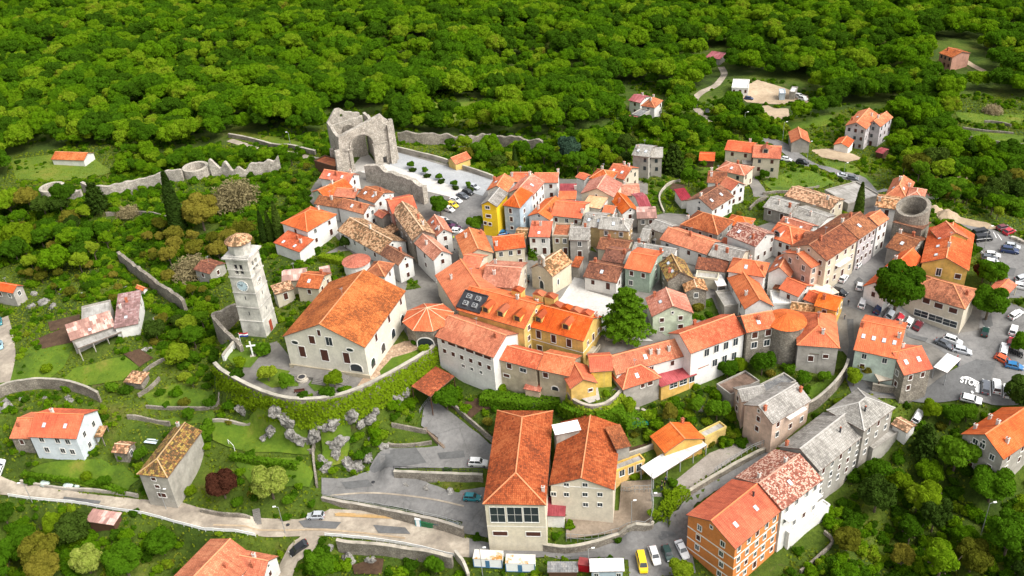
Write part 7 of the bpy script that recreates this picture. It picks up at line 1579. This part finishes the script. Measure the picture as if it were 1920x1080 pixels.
def tree(kind, x, y, s, mat, name, label, cat, group=None, z=None, rot=None, sz=None):
    if kind not in PROTO:
        cm, tm = TM_[kind]; PROTO[kind] = (cm, tm)
    cm, tm = PROTO[kind]; zz = float(hz(np.array(x), np.array(y))) if z is None else z
    root = bpy.data.objects.new(name, None); COL.objects.link(root); root.location = (x, y, zz-.1); root.rotation_euler = (0, 0, random.uniform(0, 6.28) if rot is None else rot); root.scale = (s, s, sz or s*random.uniform(.9, 1.1))
    c = link('crown', cm, root)
    if mat and mat != 'mix': c.material_slots[0].link = 'OBJECT'; c.material_slots[0].material = LM[mat]
    if tm: link('trunk', tm, root)
    tag(root, label, cat, group); return root
def tpx(kind, px, py, rpx, mat, label, name='tree', cat='tree', group=None, hc=None, zt=None):
    """px, py: where the middle of the crown shows; rpx its half width"""
    R0 = {'big': 6.4, 'round': 3.0, 'cypress': 1.2, 'cedar': 7.6, 'conifer': 3.2, 'bush0': 1.6, 'bush1': 1.6, 'bush2': 1.6, 'sparse': 3.6}.get(kind, 4.5)
    HC = {'big': 7.0, 'round': 3.7, 'cypress': 6.0, 'cedar': 7.5, 'conifer': 4.5, 'bush0': .8, 'bush1': .8, 'bush2': .8, 'sparse': 1.4}.get(kind, 5.2)
    P = g(px, py) if zt is None else at(px, py, zt); d = px_of(P)[2]; s = rpx*d/FPX/R0*.95
    for _ in range(3):
        P = g(px, py, HC*s) if zt is None else at(px, py, zt+HC*s)
        s = rpx*px_of(P)[2]/FPX/R0*.95
    t = tree(kind, P.x, P.y, s, mat, name, label, cat, group, z=zt)
    FOOT.append((P.x, P.y, R0*s*.7)); return t
NAMED = [
 ('cedar',1174,590,54,'mid','great spreading cedar rising from the square by the palace'),('big',1684,545,53,'mid','huge round chestnut tree beside the parked cars'),('big',1862,512,30,'mid','round full tree behind the corner shop, upper of the pair'),
 ('big',1856,568,38,'mid','broad green tree at the corner shop gable, lower of the pair'),('round',1846,508,22,'maroon','small dark bronze leaved tree at the car park corner'),('round',824,384,23,'mid','round green tree at the ruin car park'),('round',890,417,18,'mid','round dense tree on the lane below the car park'),
 ('big',1921,735,40,'dark','dark tree crowding the right edge by the junction'),('round',1914,640,24,'mid','green tree at the right edge above the kerbside cars'),('cypress',321,378,15,'dark','tall lone cypress on the ridge'),
 ('cypress',491,428,7,'dark','first small cypress beside the hipped villa'),('cypress',504,425,7,'dark','middle small cypress beside the hipped villa'),('cypress',519,416,9,'dark','tallest of the three cypresses by the hipped villa'),('cypress',1612,383,9,'dark','single cypress before the grey slab roof'),('cypress',965,297,5,'dark','thin dark cypress at the back wall of the town'),
 ('big',374,396,40,'olive','large olive green tree beside the lone cypress'),('big',505,905,40,'bloom','lime tree sprinkled with pale blossom above the lower road'),('big',415,908,34,'maroon','dark maroon leaved shrub tree above the road'),
 ('round',1068,275,30,'blue','bluish dark tree behind the town wall'),('conifer',1262,300,24,'dark','dark conifer beside the double grey house'),('conifer',178,372,22,'dark','dark pine on the ridge between the ring towers'),('conifer',1410,208,10,'dark','small dark spruce below the builders yard'),('conifer',1735,830,26,'dark','dark drooping conifer behind the garage'),
 ('sparse',240,395,24,'twig','bare branched tree in front of the old wall'),('sparse',440,365,48,'twig','wide pinkish grey thicket on the ridge slope'),('sparse',360,500,40,'twig','pale twiggy shrub behind the bell tower'),('sparse',1800,345,24,'twig','bare pinkish tree right of the round tower'),('sparse',1862,205,18,'twig','bare tree on the far meadow'),('sparse',455,430,34,'olive','olive thicket above the bell tower cap'),
 ('round',450,677,16,'lime','leafy small tree at the left end of the terrace'),('round',500,697,20,'lime','spreading low tree on the church terrace'),('round',534,712,20,'mid','bushy low tree beside the well'),('round',625,709,20,'lime','terrace tree nearest the church arch'),('bush1',492,655,20,'mid','rounded bush behind the white cross'),
 ('round',646,450,16,'dark','dark ivy covered tree beside the hipped villa'),('round',836,745,28,'mid','leafy tree above the fenced vegetable beds'),('round',1180,760,20,'lime','yellowish vine tree at the hipped grey house'),('round',1255,772,20,'olive','olive tinted tree on the red roof yard slope'),('round',1430,678,27,'mid','dense green tree below the rubble bastion'),
 ('round',1365,690,22,'mid','vine clad trees under the white school, first'),('round',1390,682,18,'lime','vine clad trees under the white school, second'),('round',1508,707,18,'mid','round tree in the palm garden'),('round',1545,703,14,'mid','small tree in the palm garden near the green awning'),('round',1603,707,20,'lime','bright bush tree in front of the inn courtyard'),('round',1621,690,18,'olive','yellow green tree against the inn wall'),
 ('round',1345,765,26,'mid','dense tree on the slope below the red roof yard'),('round',1305,755,20,'mid','leafy tree left of the dense slope tree'),('round',1745,765,22,'lime','light green tree beside the resurfaced road'),('round',1785,775,24,'mid','mid green tree next to the light green one'),('round',1815,772,20,'mid','leafy tree below the white off-roader at the junction'),
 ('round',940,803,14,'mid','bushy tree beside the hall roof'),('big',1863,905,46,'mid','big fresh green tree under the half-timbered house'),('big',1825,1045,38,'olive','yellowish tree at the bottom of the woodland steps'),('big',1645,930,40,'dark','dark green tree at the edge of the row house yard'),
 ('big',1590,1010,30,'olive','olive tree on the slope right of the orange block'),('round',1275,1065,26,'lime','bright bush tree at the bottom beside the parked row'),('big',600,1060,32,'mid','leafy tree beside the white gabled end below the road'),('round',815,1058,22,'mid','tree below the guard rail near the containers'),
 ('big',230,1050,42,'mid','large green tree below the guard rail'),('big',160,1050,34,'bloom','yellow blossoming tree at the bottom left'),('big',300,1015,34,'mid','green tree reaching over the guard rail'),('big',40,1020,40,'mid','big green tree at the bottom left corner'),('big',105,985,30,'lime','bright green tree by the left guard rail'),('big',80,1065,36,'olive','olive green tree at the very bottom left'),
 ('round',353,858,20,'mid','round bush tree touching the long barn'),('round',262,850,16,'mid','bushy green tree beside the tiny tile shed'),('round',195,900,14,'mid','garden tree below the white house porch'),('round',1245,650,6,'dark','small dark clipped tree at the balustrade end'),
 ('round',1210,310,16,'olive','rounded tree before the double grey house'),('round',1292,330,18,'mid','tree above the vegetable gardens'),('round',1432,325,12,'mid','small tree in front of the large farmhouse balcony'),('round',760,298,0.1,'mid','')][:-1]
for k_, px, py, rp, mt, lb in NAMED:
    nm_ = {'cedar': 'cedar_tree', 'cypress': 'cypress_tree', 'conifer': 'conifer_tree', 'sparse': 'bare_tree'}.get(k_, 'bush' if 'bush' in k_ else 'tree')
    tpx(k_, px, py, rp, mt, lb, name=nm_, cat='bush' if 'bush' in k_ else 'tree', zt=20.0 if 'terrace' in lb or 'well' in lb or 'cross' in lb else None)
for i, (px, py) in enumerate([(770,308),(797,319),(823,330),(851,342),(879,345)]):
    tpx('round',px,py,8,'mid','young tree in the planted row of the ruin forecourt',name='young_tree',group='young trees on the ruin forecourt'); tpx('bush0',px+4,py+10,8,'dark','low planted bed in the row of the ruin forecourt',name='planted_shrub',cat='shrub',group='planted beds on the ruin forecourt')
# woods: trees by area; the nearest are things of their own, the far ones one wood
WOODS = [
 ('mix','tree in the dense wood at the bottom right corner',[(1600,885),(1680,835),(1790,855),(1830,885),(1930,905),(1960,1100),(1480,1100),(1560,990),(1570,930)],6.2,.95),
 ('mix','tree in the wood below the guard rail',[(-60,960),(150,985),(330,1000),(345,1035),(300,1110),(-60,1110)],6.0,.95),
 ('mix','tree in the wood left of the ridge wall',[(-80,372),(60,375),(120,392),(190,400),(228,480),(225,515),(120,520),(60,515),(-80,500)],5.6,.85),
 ('olive','shrubby tree on the slope between old wall and bell tower',[(235,440),(330,420),(430,440),(480,470),(440,480),(400,560),(410,590),(350,575),(290,525),(245,490)],5.2,.62),
 ('mix','tree on the bank below the tower enclosure wall',[(310,595),(400,585),(398,640),(345,690),(290,660)],5.0,.62),
 ('mix','tree in the green belt behind the back wall of the town',[(825,268),(1030,280),(1180,235),(1182,320),(1060,332),(1050,320),(925,325),(850,295)],5.2,.7),
 ('mix','tree in the thicket between villa and farmhouse',[(1190,240),(1290,235),(1350,262),(1350,280),(1250,290),(1245,270),(1190,262)],5.2,.65),
 ('mix','tree in the thicket right of the pink garden shed',[(1670,255),(1780,262),(1800,290),(1930,312),(1960,410),(1880,420),(1780,392),(1690,345),(1660,300)],5.6,.85),
 ('mix','tree by the ridge meadow and the path',[(215,275),(300,290),(340,300),(420,300),(560,300),(600,330),(560,370),(530,330),(400,318),(300,335),(240,335),(205,300)],4.8,.55),
 ('mid','fruit tree in the stepped gardens below the farmhouse',[(265,690),(400,675),(405,800),(230,800),(230,760)],7.5,.36),
 ('mid','fruit tree in the plots above the hall',[(840,715),(1000,722),(1000,765),(870,790)],7,.34),
 ('mid','garden tree on the slope beneath the red sheet roof',[(1160,810),(1240,760),(1350,730),(1420,780),(1430,838),(1360,790),(1240,830)],6.5,.42),
 ('olive','small tree on the rocky slope left of the farmhouse',[(30,500),(240,495),(350,590),(270,600),(200,575),(60,545)],6.5,.42),
 ('mix','tree beside the vegetable gardens',[(1245,310),(1330,300),(1330,335),(1290,360),(1240,345)],5,.5),
 ('mix','tree between the far road and the lilac villa',[(1350,235),(1480,235),(1480,260),(1420,262),(1360,270)],5,.6),
]
FOREST = [(-900,-700),(2900,-700),(2900,170),(1925,190),(1860,178),(1800,165),(1790,205),(1780,255),(1670,250),(1655,215),(1590,200),(1560,225),(1490,240),(1350,238),(1290,232),(1180,232),(1020,262),(740,250),(715,215),(610,215),(590,262),(430,250),(425,272),(300,285),(215,272),(180,275),(90,282),(30,290),(0,345),(-900,345)]
CLEAR = [[(1790,188),(1960,188),(1960,300),(1870,292),(1795,275)],[(15,300),(95,280),(180,278),(220,320),(150,340),(20,340)],[(803,200),(835,190),(905,190),(918,232),(840,238),(805,222)],[(1285,240),(1290,190),(1310,165),(1335,150),(1345,125),(1365,125),(1368,150),(1345,180),(1340,235)],[(1335,150),(1400,140),(1520,155),(1535,215),(1470,238),(1400,222),(1340,200)],[(1162,165),(1215,160),(1260,185),(1250,240),(1155,240)],[(1740,80),(1835,75),(1870,150),(1800,172),(1735,150)],[(1310,90),(1360,90),(1360,120),(1310,120)],[(1575,195),(1675,195),(1675,250),(1560,280)]]
foot = np.array([(a, b, c) for a, b, c in FOOT])
def free(X, Y, pad=2.0):
    ok = np.ones(X.shape, bool)
    for a, b, c in foot: ok &= (X-a)**2+(Y-b)**2 > (c+pad)**2
    return ok
NG = len(GARD); GW = SHEETS_G
sheetok = lambda X, Y: (~np.logical_or.reduce([in_poly(X, Y, p) for p in SHEETS])) | np.logical_or.reduce([in_poly(X, Y, p) for p in GW])
cand = []
def sprinkle(poly, sp, lab, mt, sc, clear=False):
    m = 1
    gx, gy = np.meshgrid(np.arange(-720, 720, sp), np.arange(90, 980, sp)); gx = gx+rng.uniform(-.42, .42, gx.shape)*sp; gy = gy+rng.uniform(-.42, .42, gx.shape)*sp; gx, gy = gx.ravel(), gy.ravel()
    z = hz(gx, gy); x, y, d = px_np(gx, gy, z); ok = in_poly(x, y, poly)
    if clear:
        for c in CLEAR: ok &= ~in_poly(x, y, c)
        for (_, _, p, _, _) in WOODS: ok &= ~in_poly(x, y, p)
    gx, gy, z, x, y, d = [q[ok] for q in (gx, gy, z, x, y, d)]; ok = free(gx, gy) & sheetok(gx, gy); 
    for q in zip(gx[ok], gy[ok], z[ok], x[ok], y[ok], d[ok]): cand.append((*q, lab, mt, sc))
for mt, lab, poly, sp, sc in WOODS: sprinkle(poly, sp, lab, mt, sc)
sprinkle(FOREST, 5.6, 'tree standing at the near edge of the great forest', 'mix', 1.0, True)
cand.sort(key=lambda c: c[5]); inside = [c for c in cand if -40 < c[3] < 1960 and -40 < c[4] < 1130]
NEAR = set(id(c) for c in inside[:255]); farpts = []
for c in cand:
    X, Y, Z, x, y, d, lab, mt, sc = c; s = sc*random.uniform(.60, 1.30)*(1+.35*noise.noise(Vector((X*.03, Y*.03, 5))))
    if id(c) in NEAR:
        m_ = mt if mt != 'mix' else random.choice(['mid','mix','mix','mid','lime','dark','olive']); cn = {'mid':'green','mix':'green','lime':'light green','dark':'dark green','olive':'olive tinted'}[m_]
        tree('broad%d' % random.randrange(5), X, Y, s*.95, m_, 'tree', cn+' '+lab, 'tree', cn+' trees, '+lab.split(' ', 1)[1], z=Z)
    else: farpts.append((X, Y, Z, s))
print('near', len(NEAR), 'far', len(farpts))
def scatter(name, label, pts, protos, kindlab='stuff'):
    """one object: every point carries a crown shape shared with the trees that stand on their own"""
    me = bpy.data.meshes.new(name); P = np.array(pts); n = len(P); me.vertices.add(n); me.vertices.foreach_set('co', P[:, :3].astype(np.float32).ravel())
    for nm_, typ, data in (('scl', 'FLOAT', P[:, 3]), ('rot', 'FLOAT', rng.random(n)*6.283), ('idx', 'INT', rng.integers(0, len(protos), n))):
        a = me.attributes.new(nm_, typ, 'POINT'); a.data.foreach_set('value', data.astype(np.int32 if typ == 'INT' else np.float32))
    me.update(); o = link(name, me); ng = bpy.data.node_groups.new(name, 'GeometryNodeTree')
    ng.interface.new_socket('Geometry', in_out='INPUT', socket_type='NodeSocketGeometry'); ng.interface.new_socket('Geometry', in_out='OUTPUT', socket_type='NodeSocketGeometry')
    N, Lk = ng.nodes, ng.links; gi = N.new('NodeGroupInput'); go = N.new('NodeGroupOutput'); iop = N.new('GeometryNodeInstanceOnPoints'); iop.inputs['Pick Instance'].default_value = True
    jn = N.new('GeometryNodeJoinGeometry')
    for p in reversed(protos):
        oi = N.new('GeometryNodeObjectInfo'); oi.transform_space = 'ORIGINAL'; oi.inputs['Object'].default_value = p; oi.inputs['As Instance'].default_value = True; Lk.new(oi.outputs['Geometry'], jn.inputs[0])
    def attr(nm_, typ):
        a = N.new('GeometryNodeInputNamedAttribute'); a.data_type = typ; a.inputs['Name'].default_value = nm_; return a.outputs[0]
    cx = N.new('ShaderNodeCombineXYZ'); Lk.new(attr('rot', 'FLOAT'), cx.inputs[2]); e2r = N.new('FunctionNodeEulerToRotation'); Lk.new(cx.outputs[0], e2r.inputs[0])
    Lk.new(gi.outputs[0], iop.inputs['Points']); Lk.new(jn.outputs[0], iop.inputs['Instance']); Lk.new(attr('idx', 'INT'), iop.inputs['Instance Index']); Lk.new(e2r.outputs[0], iop.inputs['Rotation']); Lk.new(attr('scl', 'FLOAT'), iop.inputs['Scale']); Lk.new(iop.outputs[0], go.inputs[0])
    md = o.modifiers.new('scatter', 'NODES'); md.node_group = ng; tag(o, label, 'wood' if 'forest' in name else 'undergrowth', kind=kindlab); return o
crowns = {}
for o in list(scene.objects):
    if o.name.startswith('crown') and o.data.name not in crowns and o.material_slots[0].link == 'DATA': crowns[o.data.name] = o
bro = [o for nme, o in crowns.items() if any(TM_['broad%d' % i][0].name == nme for i in range(5))]
scatter('far_forest', 'dense mixed green forest covering the hills behind the town', farpts, bro)
# named bushes give the undergrowth its shapes
BUSH = [(300,650),(322,640),(345,705),(330,735),(375,700),(290,640),(210,725),(236,730),(88,690),(125,727),(300,735),(345,755),(310,760),(230,850),(165,890),(60,900),(445,940),(470,925),(540,935),(330,905),(355,920),(395,755),(350,680),(430,790),(470,850),(780,640),(795,655),(870,765),(905,745),(915,790),(930,765),(985,760),(1000,742),(1050,765),(1160,790),(1190,815),(1270,760),(1290,775),(1325,790),(1370,800),(1390,830),(1445,700),(1480,690),(1510,730),(1575,755),(1700,760),(1730,800),(1765,800),(1790,810),(1165,495),(1085,470),(1015,470),(1000,478),(1310,575),(1330,590),(1395,600),(1250,925),(1225,960),(1262,905),(1330,830),(1068,960),(1068,985),(1190,893),(1160,1010),(890,300),(810,290),(1480,330),(1560,390),(1585,400),(1350,400),(1370,405),(1385,400),(1240,345),(1225,385),(720,340)]
bl = ['mid','mix','lime','mix','mid','olive']
for i, (px, py) in enumerate(BUSH):
    m_ = bl[i % 6]; cn = {'mid':'green','mix':'green','lime':'light green','olive':'olive tinted'}[m_]
    zone = 'in the gardens left of the church' if px < 480 else 'on the slope below the church terrace' if px < 800 and py > 600 else 'below the ring of old wall houses' if py > 640 and px < 1340 else 'in the walled gardens by the inn' if py > 640 else 'between the houses of the town'
    tpx('bush%d' % (i % 3), px, py, random.uniform(8, 15) if py > 500 else random.uniform(5, 9), m_, cn+' bush '+zone, name='bush', cat='bush', group=cn+' bushes '+zone)
bush_objs = [o for o in scene.objects if o.name.startswith('crown') and o.data.name in [TM_['bush%d' % i][0].name for i in range(3)] and o.material_slots[0].link == 'DATA']
seen = {}; 
for o in bush_objs: seen.setdefault(o.data.name, o)
ub = list(seen.values())
foot = np.array([(a, b, c) for a, b, c in FOOT])
gx, gy = np.meshgrid(np.arange(-235, 240, 2.0), np.arange(108, 470, 2.0)); gx = (gx+rng.uniform(-1, 1, gx.shape)).ravel(); gy = (gy+rng.uniform(-1, 1, gy.shape)).ravel()
z = hz(gx, gy); x, y, d = px_np(gx, gy, z)
dens = np.array([noise.noise(Vector((a*.05, b*.05, 1.3)))*.5+noise.noise(Vector((a*.16, b*.16, 4)))*.5 for a, b in zip(gx, gy)])
thick = np.zeros(gx.shape, bool)
for p in [[(640,330),(1180,235),(1182,330),(900,335)],[(1560,880),(1680,830),(1930,880),(1930,1100),(1450,1100)],[(-60,950),(340,1000),(345,1100),(-60,1100)],[(225,300),(620,250),(640,330),(560,480),(420,500),(400,640),(300,660),(230,520),(-50,520),(-50,372),(200,372)],[(1660,240),(1960,260),(1960,420),(1690,350)],[(380,700),(830,700),(830,760),(700,850),(600,880),(400,800)],[(840,720),(1000,720),(1000,765),(860,770)],[(560,1020),(860,1060),(860,1100),(560,1100)],[(1150,800),(1400,700),(1440,830),(1300,850)],[(1180,230),(1560,220),(1360,300),(1250,330)],[(30,500),(240,495),(360,600),(260,605),(200,570),(60,560)],[(270,600),(405,600),(405,700),(330,700)],[(1200,760),(1300,740),(1300,850)]]: thick |= in_poly(x, y, p)
ok = (x > -30) & (x < 1950) & (y > 150) & (y < 1110) & (dens > np.where(thick, -.22, .05)); 
lawns = np.zeros(gx.shape, bool)
gx, gy, z = gx[ok], gy[ok], z[ok]; thick = thick[ok]; lw = np.logical_or.reduce([in_poly(gx, gy, p) for p in GREEN]) & (rng.random(len(gx)) < .88); ok = free(gx, gy, .2) & sheetok(gx, gy) & ~lw; gx, gy, z, thick = gx[ok], gy[ok], z[ok], thick[ok]
up = [(a, b, c-.15, random.uniform(.35, 1.0)*(1.25 if t else .8)) for a, b, c, t in zip(gx, gy, z, thick)]
print('undergrowth', len(up)); scatter('undergrowth', 'low tangled bushes and weeds covering the slopes between the gardens', up, ub)
# grass, one object: short tufts over the open ground and lawns
gx, gy = np.meshgrid(np.arange(-235, 240, 0.85), np.arange(108, 440, 0.85)); gx = (gx+rng.uniform(-.5, .5, gx.shape)).ravel(); gy = (gy+rng.uniform(-.5, .5, gy.shape)).ravel()
z = hz(gx, gy); x, y, d = px_np(gx, gy, z); ok = (x > -20) & (x < 1940) & (y > 180) & (y < 1100) & ~in_poly(x, y, FOREST); gx, gy, z = gx[ok], gy[ok], z[ok]
ok = sheetok(gx, gy) & free(gx, gy, -.6); gx, gy, z = gx[ok], gy[ok], z[ok]; lawnm = np.logical_or.reduce([in_poly(gx, gy, p) for p in GREEN]); keep = rng.random(len(gx)) < np.where(lawnm, .85, .9); gx, gy, z, lawnm = gx[keep], gy[keep], z[keep], lawnm[keep]
nn_ = len(gx); print('grass', nn_); A = []; N = []; S = []
for q in range(2):
    a = rng.random(nn_)*6.283; A.append(np.stack([gx+rng.normal(size=nn_)*.3, gy+rng.normal(size=nn_)*.3, z+.12+.12*rng.random(nn_)], 1)); N.append(np.stack([np.cos(a)*.8, np.sin(a)*.8, .35+rng.random(nn_)], 1)); S.append(np.where(lawnm, .12, .2)*(.5+rng.random(nn_)))
A = np.concatenate(A); N = np.concatenate(N); N /= np.linalg.norm(N, axis=1, keepdims=True); S = np.concatenate(S)
tag(link('rough_grass', leaf_mesh('rough_grass', quads(A, N, S, .8), [LM['grass']])), 'rough green and yellowish grass on the open slopes and lawns', 'grass', kind='stuff')
# ivy on the terrace walls
def ivy(wallinfo, dens=17, tmax=.3, mat='lime', side=-1, drop=9.5, below=.4):
    o, Q, top, gz = wallinfo; P = []; N = []
    for i in range(len(Q)-1):
        d = Q[i+1]-Q[i]; d2 = Vector((d.x, d.y)); L = d2.length; d2.normalize(); nn = Vector((-d2.y, d2.x))*side; n = int(L*drop*dens)
        t = rng.random(n); h_ = rng.random(n)**.9*drop; out = .45+rng.random(n)*tmax+.09*h_*rng.random(n)+.25*np.sin(h_*1.3+i)
        P.append(np.stack([Q[i].x+d.x*t+nn.x*out, Q[i].y+d.y*t+nn.y*out, top[i]-below-h_], 1)); N.append(np.tile([nn.x, nn.y, .45], (n, 1)))
    P = np.concatenate(P); N = np.concatenate(N)+.45*rng.normal(size=P.shape); N /= np.linalg.norm(N, axis=1, keepdims=True)
    link('ivy', leaf_mesh('ivy', quads(P, N, .16+.14*rng.random(len(P))), [LM[mat]]), o)
ivy(TWALL, mat='lime', side=-1, drop=7.5); ivy(ow2, mat='lime', side=-1, drop=6)
def hedge(lbl, pts, h, w_, mat='mid', n=26, group=None):
    P = [Vector(g(x, y)) for x, y in pts]; Q = arc_pts(P, 4); A = []; N = []
    for i in range(len(Q)-1):
        d = Q[i+1]-Q[i]; L = math.hypot(d.x, d.y); nn = Vector((-d.y, d.x, 0)).normalized(); m_ = int(L*(2*h+w_)*n)
        t = rng.random(m_); s = rng.uniform(-1, 1, m_)*(w_/2+h); ss = np.clip(s, -w_/2, w_/2); hh = h-np.clip(np.abs(s)-w_/2, 0, h); gz_ = Q[i].z+(Q[i+1].z-Q[i].z)*t
        A.append(np.stack([Q[i].x+d.x*t+nn.x*ss, Q[i].y+d.y*t+nn.y*ss, gz_+hh], 1)+rng.normal(size=(m_, 3))*.08)
        N.append(np.stack([nn.x*np.sign(s)*(np.abs(s) > w_/2), nn.y*np.sign(s)*(np.abs(s) > w_/2), (np.abs(s) <= w_/2)*1.0], 1))
    A = np.concatenate(A); N = np.concatenate(N)+.4*rng.normal(size=A.shape); N /= np.linalg.norm(N, axis=1, keepdims=True)
    tag(link('hedge', leaf_mesh('hedge', quads(A, N, .13+.1*rng.random(len(A))), [LM[mat]])), lbl, 'hedge')
hedge('bright clipped hedge before the long sandy roofed house',[(602,486),(625,492),(650,496)],1.6,2.2,'lime'); hedge('long clipped hedge on the upper ridge meadow',[(203,268),(235,278),(270,288),(292,297)],1.8,1.6,'mid')
hedge('thick dark hedge at the corner of the football lawn',[(400,800),(385,815),(375,828)],2,2.4,'mid'); hedge('clipped hedge below the white house garden',[(45,890),(100,897),(160,905),(240,925)],1.0,1.6,'mid'); hedge('hedge along the bottom of the football lawn',[(435,860),(480,868),(560,878)],1.4,1.5,'mid')
hedge('ivy hedge rolling down beside the playground stairs',[(1242,990),(1246,965),(1265,940),(1285,925)],1.8,2.6,'lime'); hedge('tall hedge next to the chapel yard',[(992,478),(1015,476)],2.4,2.5,'mid'); hedge('ivy bank under the ring of houses beside the hall',[(905,752),(950,758),(1000,762),(1050,758)],2.2,3.5,'mid'); hedge('ivy bank below the round yellow terrace',[(1060,770),(1100,785),(1150,780),(1185,800),(1195,822)],3.0,4.5,'mid')
# ------------------------------------------------------------------ limestone outcrops
def _rockmat():
    m, n, b = nm('limestone_rock'); p = wpos(n); t = tex(n, 'Noise', .55, p, 10, .75); t2 = tex(n, 'Noise', 2.6, p, 6, .8)
    r = ramp(n, [(.36, (0.05,0.048,0.04)), (.45, (0.17,0.16,0.145)), (.58, (0.32,0.305,0.28)), (.70, (0.46,0.44,0.41))]); a = n.nodes.new('ShaderNodeMath'); a.operation = 'MULTIPLY_ADD'; n.links.new(t2.outputs[0], a.inputs[0]); a.inputs[1].default_value = .5; 
    s = n.nodes.new('ShaderNodeMath'); s.operation = 'SUBTRACT'; n.links.new(t.outputs[0], s.inputs[0]); s.inputs[1].default_value = .25; n.links.new(s.outputs[0], a.inputs[2]); n.links.new(a.outputs[0], r.inputs[0]); n.links.new(r.outputs[0], b.inputs['Base Color']); bump(n, b, t2.outputs[0], .9, .3); return m
M_ROCK = _rockmat()
RK = [(455,762,2.4),(520,757,3.4),(535,775,3.6),(512,800,2.6),(548,808,3.2),(570,818,2.8),(590,805,3.0),(598,790,2.2),(622,785,3.2),(655,770,3.0),(634,822,3.6),(632,842,3.0),(690,778,2.4),(675,790,1.8),(695,822,1.2),(612,872,2.6),(650,862,2.6),(668,870,2.6),(690,852,2.4),(715,835,2.0),(500,815,2.2),(605,858,2.4),
      (105,536,2.4),(120,545,3.0),(85,566,3.2),(100,575,2.6),(65,552,2.2),(165,530,2.0),(152,552,1.6),(60,575,2.6),(45,562,1.8),(212,512,2.6),(235,540,1.2),(296,598,2.4),(275,655,1.8),(12,758,3.6),(40,748,1.6),(90,742,1.8),(130,748,2.2),(610,1028,2.2),(655,1042,3.0),(700,1050,2.4),(1000,758,2.6),(980,755,2.2),(1120,795,3.0),(1140,800,2.6),(1310,765,1.8),(290,372,2.4),(300,350,2.0),(250,362,2.2),(760,905,1.6),(800,915,2.0),(845,922,2.2),(740,745,2.4),(760,730,2.0),(700,765,1.8)]
for i, (px, py, r_) in enumerate(RK):
    P = g(px, py); bm = bmesh.new(); bmesh.ops.create_icosphere(bm, subdivisions=4, radius=1)
    for v in bm.verts:
        q = v.co*1.2+Vector((i*7.3, 0, 0)); k = 1+.42*noise.noise(q)+.24*noise.noise(q*2.7)+.12*abs(noise.noise(q*6)); v.co = v.co*k; v.co.z = v.co.z*.85 if v.co.z > 0 else v.co.z
    me = bpy.data.meshes.new('rock_outcrop'); bm.to_mesh(me); bm.free(); me.materials.append(M_ROCK); o = link('rock_outcrop', me, loc=(P.x, P.y, P.z-.32*r_), rz=i*1.3); o.scale = (r_*.74, r_*.5, r_*.68)
    zone = 'on the slope under the church terrace' if 440 < px < 740 and py > 720 and py < 900 else 'among the shrubs left of the bell tower' if py < 680 and px < 320 and py > 500 else 'below the curved garden wall' if px < 200 else 'on the ridge by the old wall' if py < 400 else 'beside the parking levels and gardens'
    tag(o, ('large' if r_ > 2.5 else 'smaller')+' grey limestone outcrop '+zone, 'rock', ('large' if r_ > 2.5 else 'smaller')+' limestone outcrops '+zone)
finish_windows()
